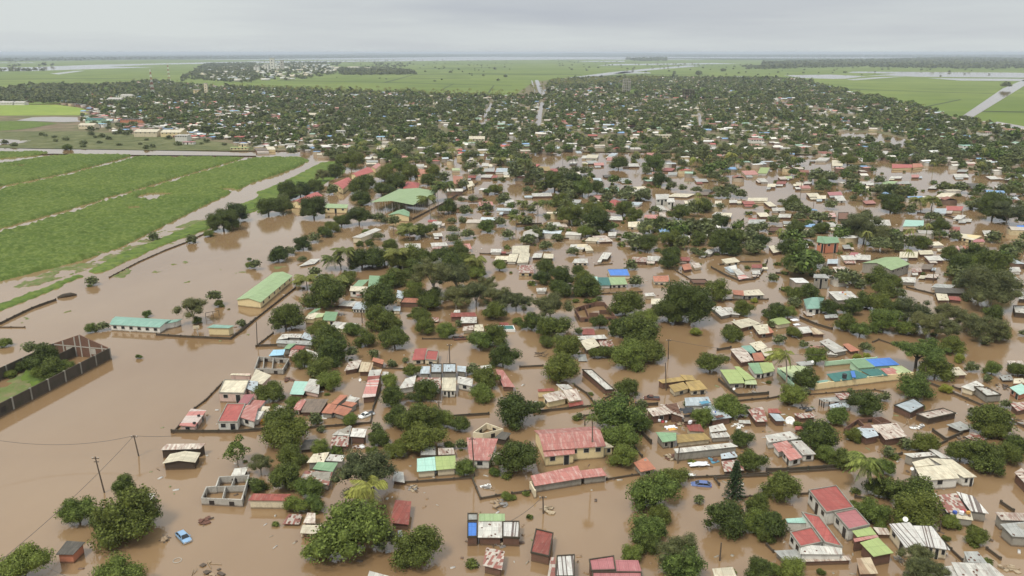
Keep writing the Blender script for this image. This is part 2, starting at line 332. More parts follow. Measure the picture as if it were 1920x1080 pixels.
ls.new(mixc(ns, ls, math_(ns, ls, 'MULTIPLY', ramp(ns, ls, noise(ns, ls, ge.outputs['Position'], .7, 3), .4, .65), .35), at.outputs[0], (.22, .15, .1)), b.inputs['Base Color']); b.inputs['Roughness'].default_value = .7; MT['tint'] = m
# ------------------------------------------------------------------ vegetation templates (radius 1, centred on the crown)
def quads(C, Nn, size, rng, asp=.62):
    n = len(C); r = rng.normal(size=(n, 3)); t = np.cross(Nn, r); t /= np.linalg.norm(t, axis=1)[:, None] + 1e-9; b = np.cross(Nn, t)
    s = (size * rng.uniform(.65, 1.3, n))[:, None]
    V = np.stack([C - t * s, C - b * s * asp, C + t * s, C + b * s * asp], 1).reshape(-1, 3)
    return V, np.arange(4 * n).reshape(n, 4)
def cubesphere(k):
    V = []; Fc = []
    for ax in range(3):
        for sg in (-1, 1):
            o = len(V)
            for i in range(k + 1):
                for j in range(k + 1):
                    a, b = math.tan((i / k * 2 - 1) * math.pi / 4), math.tan((j / k * 2 - 1) * math.pi / 4)
                    p = [0, 0, 0]; p[ax] = sg; p[(ax + 1) % 3] = a; p[(ax + 2) % 3] = b * sg
                    q = np.array(p); V.append(q / np.linalg.norm(q))
            for i in range(k):
                for j in range(k):
                    a = o + i * (k + 1) + j; Fc.append((a, a + k + 1, a + k + 2, a + 1))
    return np.array(V), np.array(Fc)
def crown_arrays(seed, n_lump, n_leaf, leaf, spread=.62, lump=.42, asp=.82, core=.8, ck=3, flat=0):
    rng = np.random.default_rng(seed); C = []
    for i in range(n_lump * 30):
        d = rng.normal(size=3); d /= np.linalg.norm(d); r = spread * rng.uniform(.35, 1.05)
        if d[2] < -.55: continue
        C.append(d * r); 
        if len(C) >= n_lump: break
    C = np.array(C + [np.zeros(3)]); R = rng.uniform(.5, 1.25, len(C)) * lump; R[-1] = lump * 1.2
    if flat: C[:, 2] *= .45; R *= .9
    w = R ** 2 / (R ** 2).sum(); idx = rng.choice(len(C), n_leaf, p=w)
    d = rng.normal(size=(n_leaf, 3)); d /= np.linalg.norm(d, axis=1)[:, None]; d[:, 2] = np.where(d[:, 2] < -.5, -d[:, 2], d[:, 2])
    wob = 1 + .1 * np.sin(d[:, 0] * 7 + idx) * np.cos(d[:, 1] * 6 + idx * 2)
    P = C[idx] + d * (R[idx] * rng.uniform(.74, 1.2, n_leaf) * wob)[:, None]
    # drop leaves deep inside other lumps
    keep = np.ones(n_leaf, bool)
    for c, r in zip(C, R): keep &= np.linalg.norm(P - c, axis=1) > r * .66
    P = P[keep]; d = d[keep]
    Nn = d + rng.normal(size=d.shape) * .75 + np.array([0, 0, .3]); Nn /= np.linalg.norm(Nn, axis=1)[:, None]
    V, Q = quads(P, Nn, leaf, rng)
    VV = [V]; QQ = [Q]; o = len(V); cv, cf = cubesphere(ck)
    if core:
        for c, r in zip(C, R):
            x = cv * r * core * (1 + .12 * np.sin(cv[:, [0]] * 9 + c[0] * 20) * np.cos(cv[:, [1]] * 8)) + c
            VV.append(x); QQ.append(cf + o); o += len(x)
    V = np.concatenate(VV); V[:, 2] *= asp
    hx = np.percentile(np.abs(V[:, :2]), 97); V /= hx
    return V, np.concatenate(QQ)
def trunk_mesh(seed, code='bark', h=1.15, r=.07):
    rng = random.Random(seed); b = MB(); b.tube([(0, 0, -h), (rng.uniform(-.05, .05), .02, -h * .5), (0, 0, -.25)], [r, r * .8, r * .6])
    for k in range(6):
        a = k * 1.05 + rng.random(); e = rng.uniform(.35, .6)
        b.tube([(0, 0, -h * .55 + k * .03), (math.cos(a) * e * .5, math.sin(a) * e * .5, -.3), (math.cos(a) * e, math.sin(a) * e, .1)], [r * .5, r * .35, r * .12], 5)
    return mesh('trunk', np.array([tuple(v) for v in b.v]), b.f, MT[code], smooth=True)
VAR = {}
def variants(code, mat, n, **k):
    VAR[code] = []
    for i in range(n):
        V, Q = crown_arrays(100 + 17 * i + sum(map(ord, code)) * 31, **k)
        VAR[code].append(mesh('crown', V, Q, MT[mat]))
SM = dict(n_lump=22, n_leaf=7500, leaf=.04, spread=.68, lump=.36, core=.66)
BG = dict(n_lump=44, n_leaf=18000, leaf=.025, spread=.76, lump=.26, core=.66)
variants('m', 'leaf_m', 6, **SM); variants('d', 'leaf_d', 5, **SM); variants('l', 'leaf_l', 5, **SM); variants('y', 'leaf_y', 2, **SM); variants('o', 'leaf_o', 1, **SM)
variants('mB', 'leaf_m', 3, **BG); variants('dB', 'leaf_d', 3, **BG); variants('lB', 'leaf_l', 3, **BG)
FE = dict(n_lump=30, n_leaf=11000, leaf=.024, spread=.78, lump=.25, asp=.72, core=.62)
variants('f', 'leaf_f', 5, **FE); variants('fB', 'leaf_f', 2, **dict(FE, n_leaf=18000, leaf=.019))
variants('u', 'leaf_l', 2, n_lump=26, n_leaf=15000, leaf=.022, spread=.85, lump=.24, asp=.5, core=.7, flat=1)   # spreading, layered
variants('s', 'leaf_l', 3, n_lump=12, n_leaf=2400, leaf=.05, spread=.75, lump=.3, asp=.9, core=0)
TRK = [trunk_mesh(i) for i in range(4)]; TRKP = [trunk_mesh(9, 'palebark', 1.5, .055)]
def palm_mesh(seed, nf=22, droop=.9, wind=(-.25, .1), leafl=.34, nl=17, mat='leaf_p'):
    rng = random.Random(seed); V = []; Q = []
    for k in range(nf):
        a = k * 2.4 + rng.uniform(-.2, .2); up = rng.uniform(-.15, 1.0); L = rng.uniform(.8, 1.05)
        d = Vector((math.cos(a) + wind[0], math.sin(a) + wind[1], 0)).normalized(); sd_ = Vector((-d.y, d.x, 0)); pts = []
        for i in range(9):
            t = i / 8; pts.append(d * (L * t * (1 - .12 * t)) + Vector((wind[0] * t * t * .4, wind[1] * t * t * .4, L * (up * .55 * t - droop * (.5 + .25 * (1 - up)) * t * t))))
        def at(t):
            x = t * 8; i = min(7, int(x)); return pts[i].lerp(pts[i + 1], x - i)
        for i in range(8):   # rachis
            p, q = pts[i], pts[i + 1]; w = .012; n = len(V); V += [p - sd_ * w, p + sd_ * w, q + sd_ * w * .7, q - sd_ * w * .7]; Q.append((n, n + 1, n + 2, n + 3))
        for s in (-1, 1):
            for j in range(nl):
                t = .14 + .86 * j / (nl - 1); p = at(t); l = leafl * (math.sin(math.pi * min(1, .12 + t * .85)) * .9 + .12) * rng.uniform(.85, 1.1)
                dd = (sd_ * s * .75 + d * .55 + Vector((0, 0, -.5 - .3 * rng.random()))).normalized(); w = d * .034
                e = p + dd * l; n = len(V); V += [p - w, p + w, e + w * .35, e - w * .35]; Q.append((n, n + 1, n + 2, n + 3))
    return mesh('crown', np.array([tuple(v) for v in V]), np.array(Q), MT[mat])
PALMS = [palm_mesh(i) for i in range(3)]; PALMY = [palm_mesh(9, 20, 1.0, (-.1, .1), .36, 19, 'leaf_P')]; PALMW = [palm_mesh(5, 20, 1.0, (-.75, .3), .36, 19, 'leaf_P')]
DATE = [palm_mesh(7, 34, .75, (0, 0), .16, 16, 'leaf_f')]
def small_arrays(seed, k, leaf, n_lump=5):
    return crown_arrays(seed, n_lump, k, leaf, spread=.5, lump=.5, core=.78, ck=1)
# ------------------------------------------------------------------ buildings
HOUSES = []; LAND = []     # LAND: (px, py, short phrase)
OCC = []                   # ground circles that are taken
def quad3(t, toks, h, h2, typ):
    hh = [h, h, h2, h2]
    P = [gp(*tp(t, c), z=hh[i]) for i, c in enumerate(toks)]
    if len(P) == 3: P.append(Vector((P[0].x + P[2].x - P[1].x, P[0].y + P[2].y - P[1].y, h2)))
    ar = sum(P[i].x * P[(i + 1) % 4].y - P[(i + 1) % 4].x * P[i].y for i in range(4))
    if ar < 0: P = [P[1], P[0], P[3], P[2]]
    return P
def inset(P, d):
    out_ = []
    for i in range(4):
        a = (P[i - 1] - P[i]); a.z = 0; b = (P[(i + 1) % 4] - P[i]); b.z = 0
        la, lb = max(a.length, .1), max(b.length, .1)
        a /= la; b /= lb; si = max(.35, abs(a.cross(b).z))
        v = (a * min(d, la * .3) + b * min(d, lb * .3)) / si; out_.append(P[i] + v)
    return out_
def zon(P, x, y):
    """height of the roof plane P at x, y"""
    a = P[1] - P[0]; b = P[3] - P[0]; n = a.cross(b)
    if abs(n.z) < 1e-6: return P[0].z
    return P[0].z - (n.x * (x - P[0].x) + n.y * (y - P[0].y)) / n.z
def roof_uv(Vs, faces, o, u, v):
    uv = []
    for f in faces:
        for i in f:
            d = Vector(Vs[i]) - o; uv.append((d.dot(u), d.dot(v)))
    return uv
def add_block(parent, org, P, typ, rm, wm, flags, rng):
    jit = rng.uniform(0, .03); P = [Vector((p.x, p.y, p.z + jit)) - Vector((org.x, org.y, 0)) for p in P]
    par = 'P' in flags; posts = 'o' in flags; th = .09
    u = (P[1] - P[0]); u.z = 0; wid = u.length; u.normalize(); vv = (P[3] - P[0]); dlen = vv.length; vv.z = 0; vv.normalize()
    ins = inset(P, .12 if par else min(.35, .08 * min(wid, dlen) + .08))
    zb = -.7
    rise = 0
    if typ == 'g': rise = max([float(f[1:]) for f in flags if f[0] == 'r'] or [min(2.2, .17 * dlen)])
    walls = MB()
    if typ == 'n':
        pass
    elif posts:
        n = max(2, int(wid / 4)); m = max(2, int(dlen / 4))
        for i in range(n + 1):
            for j in (0, 1):
                a = ins[0].lerp(ins[1], i / n); b = ins[3].lerp(ins[2], i / n); p = a.lerp(b, j); MB().box((p.x, p.y, (p.z + zb) / 2 - .05), (.22, .22, p.z - zb - .1)).build('post', MT['W' + wm], parent)
        for i in range(1, m):
            for a, b in ((ins[0], ins[3]), (ins[1], ins[2])):
                p = a.lerp(b, i / m); MB().box((p.x, p.y, (p.z + zb) / 2 - .05), (.22, .22, p.z - zb - .1)).build('post', MT['W' + wm], parent)
    else:
        top = [Vector((p.x, p.y, (zon(P, p.x, p.y) if typ != 'g' else p.z) - th - .004)) for p in ins]; bot = [Vector((p.x, p.y, zb)) for p in ins]
        if typ == 'g':
            ma = (top[1] + top[2]) / 2; mb = (top[0] + top[3]) / 2; k = (Vector(ma) - (top[1] + top[2]) / 2).length
            fr = 1 - (wid and (ins[0] - P[0]).length / max(dlen, 1)) * 1.2
            ma.z += rise * fr; mb.z += rise * fr
            V = bot + top + [ma, mb]
            walls.add(V, [(0, 1, 5, 4), (1, 2, 6, 8, 5), (2, 3, 7, 6), (3, 0, 4, 9, 7), (4, 5, 8, 9), (9, 8, 6, 7), (3, 2, 1, 0)])
        else: walls.prism(bot, top)
        wo = walls.build('wall', MT['W' + wm], parent)
        # doors and windows
        edges = {'w': (0, 1), 'e': (1, 2), 'q': (3, 0), 'z': (2, 3)}
        for f in flags:
            if f[0] in edges and f[1:].isdigit():
                a, b = edges[f[0]]; A, B = top[a], top[b]; L = (B - A).length; n = int(f[1:])
                d = (B - A); d.z = 0; d.normalize(); nrm = Vector((d.y, -d.x, 0)); ang = math.atan2(d.y, d.x)
                for i in range(n):
                    t = (i + .5) / n; c = A.lerp(B, t); htop = c.z - .35; w = min(1.15, L / n * .5)
                    door = (i == 1 and n < 4)
                    hh = htop + .3 if door else min(.95, htop * .7)
                    zc = htop - hh / 2
                    fm = MB().box((c.x + nrm.x * .02, c.y + nrm.y * .02, zc), (w + .2, .12, hh + .2), ang)
                    fo = fm.build('door' if door else 'window', MT['frame_pale'], parent)
                    MB().box((c.x + nrm.x * .06, c.y + nrm.y * .06, zc), (w, .09, hh), ang).build('pane' if not door else 'opening', MT['pane_dark'], fo)  # on doors, this near-black panel paints the shade inside the doorway
    # roof
    rm_ = MT[rm]
    if typ == 'g':
        ra = (P[1] + P[2]) / 2; rb = (P[0] + P[3]) / 2; ra.z += rise; rb.z += rise
        r = MB(); dn = Vector((0, 0, -th))
        V = [P[0], P[1], ra, rb, P[2], P[3]]; V2 = [p + dn for p in V]
        r.add(V + V2, [(0, 1, 2, 3), (3, 2, 4, 5), (7, 6, 9, 8), (8, 9, 11, 10), (0, 6, 7, 1), (5, 4, 10, 11), (1, 7, 8, 2), (2, 8, 10, 4), (0, 3, 9, 6), (3, 5, 11, 9)])
        uv = roof_uv(r.v, r.f, P[0], u, vv); r.build('roof', rm_, parent, uv=uv)
    elif typ == 'h':
        mid = [(P[0] + P[3]) / 2, (P[1] + P[2]) / 2]; q = min(.35, .5 * dlen / max(wid, .1)); ra = mid[0].lerp(mid[1], q); rb = mid[0].lerp(mid[1], 1 - q); rr = min(.2 * dlen, 2.4)
        ra.z += rr; rb.z += rr; r = MB(); dn = Vector((0, 0, -th))
        r.add([P[0], P[1], P[2], P[3], ra, rb] + [p + dn for p in P], [(0, 1, 5, 4), (1, 2, 5), (2, 3, 4, 5), (3, 0, 4), (9, 8, 7, 6), (0, 6, 7, 1), (1, 7, 8, 2), (2, 8, 9, 3), (3, 9, 6, 0)])
        uv = roof_uv(r.v, r.f, P[0], u, vv); r.build('roof', rm_, parent, uv=uv)
    elif typ != 'w':
        Q = inset(P, .1) if par else P
        Q = [Vector((p.x, p.y, zon(P, p.x, p.y))) for p in Q] if par else Q
        r = MB(); r.prism([p + Vector((0, 0, -th)) for p in Q], Q); uv = roof_uv(r.v, r.f, P[0], u, vv); r.build('roof', rm_, parent, uv=uv)
    if par:
        I = inset(P, .1); MB().slab(I, [p.z + .2 for p in P], [p.z - .16 for p in P], .2, True).build('parapet', MT['Wk' if wm in 'bdg' else 'Wg'], parent)
    # loose sheet or stone weights on shabby roofs
    if typ == 'f' and rm in 'wmcgbs' and 'c' not in flags and wid > 3:
        for i in range(rng.randint(1, 4) if P[0].y + org.y < 290 else 0):
            b = MB()
            a, c = rng.uniform(.1, .9), rng.uniform(.1, .9); p = P[0].lerp(P[1], a).lerp(P[3].lerp(P[2], a), c)
            b.box((p.x, p.y, zon(P, p.x, p.y) + .05), (rng.uniform(.2, .5), rng.uniform(.15, .35), .14), rng.random() * 3); b.build('roof_stone', MT['rusty'], parent)
def annex(P, rng):
    """a lower lean-to against one side of a house"""
    s = rng.random() < .5; k = rng.uniform(.35, .6); f = rng.uniform(.4, .95); dz = Vector((0, 0, rng.uniform(.25, .6)))
    if s: u = (P[1] - P[0]) * k; v = (P[3] - P[0]) * f; o = P[1] if rng.random() < .5 else P[0] - u
    else: u = (P[1] - P[0]) * f; v = (P[3] - P[0]) * -k; o = P[0] + v; v = -v
    Q = [o - dz, o + u - dz, o + u + v - dz, o + v - dz]; Q = [Vector((q.x, q.y, max(.7, q.z))) for q in Q]; Q[2].z += .12; Q[3].z += .12
    return (Q, 'f', rng.choice('wccmmgRsKb'), rng.choice('wcbbgg'), [])
def house(line, name='house', cat='house', group=None):
    lab, short, spec = [x.strip() for x in line.split('|')]
    if ':' in lab and lab.split(':')[0].isidentifier(): name, lab = lab.split(':'); cat = name.split('_')[-1]
    rng = random.Random(lab + spec); blocks = []; t = None
    for bl in spec.split('/'):
        tk = bl.split(); 
        if tk[0] in TILES: t = tk[0]; tk = tk[1:]
        cs = [x for x in tk if ',' in x]; rest = [x for x in tk if ',' not in x]
        hs = rest[0].split(':'); h = float(hs[0]); sc = .58 if (t in 'KL' and h < 4.2) else (.72 if t == 'J' and not lab else (.84 if t in 'FGH' else 1)); typ, rm, wm = rest[1], rest[2], rest[3]; fl = rest[4:]
        h2 = float(hs[1]) if len(hs) > 1 else (h + (.3 if typ == 'f' else 0)); h2 = (h * sc + min(.6, h2 - h)) if t in 'KLJ' and typ != 'g' else h2 * sc; h *= sc
        blocks.append((quad3(t, cs, h, h2, typ), typ, rm, wm, fl))
    if not lab:
        P, typ, rm, wm, fl = blocks[0]; c0 = sum(P, Vector()) / 4; an = rng.uniform(-.22, .22); ca, sa = math.cos(an), math.sin(an)
        P = [Vector((c0.x + (p.x - c0.x) * ca - (p.y - c0.y) * sa, c0.y + (p.x - c0.x) * sa + (p.y - c0.y) * ca, p.z)) for p in P]; blocks[0] = (P, typ, rm, wm, fl)
        if typ == 'f' and rng.random() < .65: blocks.append(annex(P, rng))
    c = Vector((0, 0, 0)); n = 0
    for b in blocks:
        for p in b[0]: c += p; n += 1
    c /= n; c.z = 0; e = empty(name, c)
    for b in blocks: add_block(e, c, b[0], b[1], b[2], b[3], b[4], rng)
    px, py = proj(c + Vector((0, 0, 1.5))); r = max((Vector((p.x, p.y, 0)) - c).length for b in blocks for p in b[0])
    OCC.append((c.x, c.y, r + 1)); HOUSES.append(e)
    if short: LAND.append((px, py, short))
    tag(e, lab or None, cat, group)
    e['_px'] = (px, py); return e
RD = dict(w='pale tin roofed', c='cream roofed', g='grey roofed', b='bluish zinc roofed', m='patchy rusted roof', r='bright red roofed', p='faded pink roofed', R='dark rust roofed', o='orange roofed', s='rust striped roof',
          S='dark striped roof', t='ochre roofed', G='green roofed', L='mint roofed', y='lime roofed', l='olive roofed', T='teal roofed', D='dark teal roofed', B='blue roofed', k='dark flat roofed', K='brown roofed', P='pink striped roof', M='pale mint roofed', q='rose roofed', n='tan striped roof', x='sky blue roofed')
AUTO = []   # things whose label is worked out from what they stand beside: (object, kind phrase, px, py)
ORD = ['nearest', 'second nearest', 'third nearest', 'fourth nearest', 'fifth nearest', 'sixth nearest', 'seventh nearest', 'eighth nearest', 'ninth nearest', 'tenth nearest', 'eleventh nearest', 'twelfth nearest', 'thirteenth nearest']
def autolabels():
    g = {}
    for o, k, px, py in AUTO:
        bst = min((l for l in LAND if abs(l[0] - px) + abs(l[1] - py) > 3), key=lambda l: (l[0] - px) ** 2 + ((l[1] - py) * 2.2) ** 2)
        dx, dy = px - bst[0], (py - bst[1]) * 1.6
        rel = ('right of' if dx > 0 else 'left of') if abs(dx) > abs(dy) else ('in front of' if dy > 0 else 'behind')
        g.setdefault((k, rel, bst[2]), []).append((dx * dx + dy * dy, o.name, o))
    for (k, rel, s), L in g.items():
        L.sort(key=lambda x: x[:2])
        for i, x in enumerate(L):
            x[2]['label'] = f"{k} {rel} the {s}" if len(L) == 1 else f"{ORD[i]} {k} {rel} the {s}"
def qhouses(t, txt):
    """quick rectangles: x,y,w,d,skew h type roof wall flags"""
    for it in txt.split(';'):
        it = it.split()
        if not it: continue
        x, y, w, d, sk = map(float, it[0].split(',')); typ, rm, wm = it[2], it[3], it[4]
        spec = f"{t} {x-w/2},{y+d/2} {x+w/2},{y+d/2} {x+w/2+sk},{y-d/2} {x-w/2+sk},{y-d/2} " + ' '.join(it[1:])
        e = house(' | | ' + spec, group='small houses across the flooded town'); AUTO.append((e, RD[rm] + ' house', *e['_px']))
# ------------------------------------------------------------------ trees
TREES = []   # (screen radius, kind, ground point, R, trunk height)
KN = dict(m=('broadleaf_tree', 'dark green round tree'), d=('broadleaf_tree', 'very dark dense tree'), l=('broadleaf_tree', 'bright green leafy tree'), f=('feathery_tree', 'grey green feathery tree'),
          u=('spreading_tree', 'layered spreading green tree'), s=('sparse_tree', 'thin sparse young tree'), y=('bush', 'yellow green bush'), b=('bush', 'low green bush'), o=('bush', 'orange leaved bush'))
def trees(t, txt):
    for it in txt.split(';'):
        it = it.split()
        if not it: continue
        x, y, r = map(float, it[0].split(',')); k = it[1]; k = 'l' if k == 'm' and random.random() < .03 else k; px, py = tp(t, f"{x},{y}"); r /= (1 if t == 'X' else 4)
        th = 0.0 if k in 'mdlboy' else (1.0 if k == 'f' else 1.5)
        if len(it) > 2: th = float(it[2])
        hc = 4.0
        for _ in range(5):
            p = gp(px, py, hc); R = r * dep(p) / F; hc = (.62 if k in 'byo' else .66) * R + th
        TREES.append((r, k, p, R, hc)); OCC.append((p.x, p.y, R * .8))
def place_tree(k, p, R, hc, rng):
    big = R > 7.0
    if k in 'byo':
        me = rng.choice(VAR[{'b': 'l' if rng.random() < .5 else 'm', 'y': 'y', 'o': 'o'}[k]]); o = link('bush', me); o.location = p; s = R * 1.02
        o.scale = (s, s, s * .95); o.rotation_euler = (0, 0, rng.random() * 6.28); return o
    key = k + 'B' if (big and k + 'B' in VAR) else k
    e = empty(KN[k][0], (p.x, p.y, 0)); c = link('crown', rng.choice(VAR[key]), e); c.location = (0, 0, hc)
    s = R * rng.uniform(.98, 1.06); c.scale = (s, s, s * rng.uniform(.92, 1.08)); c.rotation_euler = (rng.uniform(-.1, .1), rng.uniform(-.1, .1), rng.random() * 6.28)
    tr = link('trunk', rng.choice(TRKP if k in 'fs' else TRK), e); tr.location = (0, 0, hc); zs = (hc + .8) / (1.5 if k in 'fs' else 1.15)
    w = min(R, 7); tr.scale = (w, w, max(zs, .5)); tr.rotation_euler = (0, 0, rng.random() * 6.28); return e
NP = [0]
def palm(t, spec, var=None, kind='tall coconut palm'):
    """crown x,y,r base x,y"""
    v = list(map(float, spec.replace(' ', ',').split(','))); cx, cy = tp(t, f"{v[0]},{v[1]}"); r = v[2] / (1 if t == 'X' else 4)
    if len(v) > 3: bx, by = tp(t, f"{v[3]},{v[4]}")
    else: bx, by = cx + r * .1, cy + r * 1.7
    b = gp(bx, by); d = dep(b); k = F / d; h = min(16, max(4, (by - cy) / (k * CP)))
    for _ in range(4):
        top = gp(cx, cy, h); 
        if abs(top.y - b.y) > 3: h += (b.y - top.y) * .28 * (1 if top.y < b.y else 1) * .9; h = min(18, max(3.5, h))
    top = gp(cx, cy, h); dd = Vector((top.x - b.x, top.y - b.y, 0)); 
    if dd.length > h * .6: dd *= h * .6 / dd.length
    R = r * d / F; NP[0] += 1
    e = empty('palm_tree', b); m = MB(); m.tube([(0, 0, -.7), (dd.x * .12, dd.y * .12, h * .35), (dd.x * .5, dd.y * .5, h * .72), (dd.x, dd.y, h)], [.26, .19, .16, .14], 8)
    m.build('trunk', MT['palebark'], e, smooth=True); c = link('crown', random.Random(NP[0]).choice(var or PALMS), e); c.location = (dd.x, dd.y, h); c.scale = (R * (1.15 if var and v[2] > 90 else 1.6),) * 3; c.rotation_euler = (0, 0, random.Random(NP[0] * 3).uniform(-.3, .3))
    tag(e, None, 'palm tree', 'palms standing in the flood'); AUTO.append((e, kind, *proj(b + Vector((0, 0, h))))); OCC.append((b.x, b.y, 2)); return e
# ------------------------------------------------------------------ walls, poles, cables
def cwall(t, spec, h=.7, th=.25, mat='Wk', kind='dark compound wall', name='compound_wall', label=None, tops=False):
    pts = [gp(*tp(t, c), z=h if tops else 0) for c in spec.split()]; c = pts[0].copy(); c.z = 0; P = [p - c for p in pts]
    Q = [P[0]]; 
    for a, b in zip(P, P[1:]):
        n = max(1, int((b - a).length / 3.5)); Q += [a.lerp(b, i / n) for i in range(1, n + 1)]
    r = random.Random(spec); 
    tp_ = [h + (r.uniform(-.09, .05)) for _ in Q]
    k = MB(); k.slab(Q, tp_, [-.7] * len(Q), th)
    for i, q in enumerate(Q): k.box((q.x, q.y, (h + .12 - .7) / 2), (th + .12, th + .12, h + .12 + .7), .3)
    e = k.build(name, MT[mat]); e.location = c
    e['category'] = 'wall'
    if label: e['label'] = label
    else: mid = pts[len(pts) // 2]; AUTO.append((e, kind, *proj(mid)))
    return e
POLE = {}
def pole(key, t, top, base, arms=1, lamp=0):
    b = gp(*tp(t, base)); tx, ty = tp(t, top); lo, hi = 1, 14
    for _ in range(30):
        h = (lo + hi) / 2; y = proj(b + Vector((0, 0, h)))[1]
        if y > ty: lo = h
        else: hi = h
    T = gp(tx, ty, h); lean = Vector((max(-.8, min(.8, T.x - b.x)), 0, 0)); e = empty('utility_pole', b)
    MB().tube([(0, 0, -.7), (lean.x, 0, h)], [.17, .12], 8).build('pole', MT['post'], e)
    if arms:
        m = MB()
        for k in range(arms): m.box((lean.x * (h - .5 - .8 * k) / h, 0, h - .4 - .8 * k), (1.5 - .4 * k, .14, .14))
        m.build('crossarm', MT['post'], e)
        m = MB()
        for k in range(3): m.tube([(lean.x + (k - 1) * .6, 0, h - .33), (lean.x + (k - 1) * .6, 0, h - .1)], .06, 6)
        m.build('insulator', MT['white_paint'], e)
    e['category'] = 'pole'; e['group'] = 'utility poles standing in the flood water'; AUTO.append((e, 'dark wooden utility pole', *proj(b + Vector((0, 0, h / 2)))))
    POLE[key] = b + Vector((lean.x, 0, h - .1)); return e
def cable(label, a, b, sag=2.0):
    a = POLE[a] if isinstance(a, str) else a; b = POLE[b] if isinstance(b, str) else b; pts = [a.lerp(b, i / 20) - Vector((0, 0, sag * 4 * (i / 20) * (1 - i / 20))) for i in range(21)]
    o = MB(); o.tube([p - a for p in pts], .045, 5); x = o.build('power_cable', MT['cable']); x.location = a; tag(x, label, 'cable')
def shell(lab, short, t, outer, inner, h, mat='WG', name='unfinished_house', gaps=0):
    pts = [gp(*tp(t, c), z=h) for c in outer.split()]; c = sum(pts, Vector()) / len(pts); c.z = 0; e = empty(name, c); P = [p - c for p in pts]
    r = random.Random(lab); 
    MB().slab(P, [h + r.uniform(-.15, .15) for _ in P], [-.7] * len(P), .24, True).build('outer_wall', MT[mat], e)
    for seg in inner.split('/'):
        if not seg.strip(): continue
        q = [gp(*tp(t, x), z=h - .08) - c for x in seg.split()]; MB().slab(q, [h - .08] * len(q), [-.7] * len(q), .2).build('partition_wall', MT[mat], e)
    # dark boxes that paint the shade inside window openings of the outer wall
    for i in range(len(P)):
        a, b = P[i], P[(i + 1) % len(P)]; L = (b - a).length
        if L > 4:
            n = int(L / 3.6); d = (b - a).normalized(); ang = math.atan2(d.y, d.x)
            for k in range(n):
                q = a.lerp(b, (k + .5) / n); MB().box((q.x, q.y, h * .42), (1.1, .3, h * .55), ang).build('window_panel', MT['opening'], e)
    px, py = proj(c + Vector((0, 0, h))); LAND.append((px, py, short)); OCC.append((c.x, c.y, 7)); tag(e, lab, 'unfinished house'); return e
def debris(t, xy, r, lab, mats=('wood', 'rusty', 'steel'), n=14, name='debris_pile', hh=.5, cat='debris'):
    p = gp(*tp(t, xy)); R = r / 4 * dep(p) / F; rg = random.Random(lab + xy); e = empty(name, p)
    for i, mt in enumerate(mats):
        m = MB()
        for k in range(n // len(mats) + 1):
            a, q = rg.random() * 6.28, R * math.sqrt(rg.random()); x, y = q * math.cos(a), q * math.sin(a); z = rg.uniform(0, hh) * (1 - q / R * .6)
            if i == 0: l = rg.uniform(.5, 1.6); b = rg.random() * 3.14; m.tube([(x - l * math.cos(b), y - l * math.sin(b), z), (x + l * math.cos(b), y + l * math.sin(b), z + rg.uniform(-.2, .4))], .07, 5)
            else: m.box((x, y, z), (rg.uniform(.5, 1.5), rg.uniform(.4, 1.0), rg.uniform(.06, .3)), rg.random() * 3)
        m.build(('sticks', 'sheets', 'boards')[i % 3], MT[mt], e)
    tag(e, lab, cat); return e
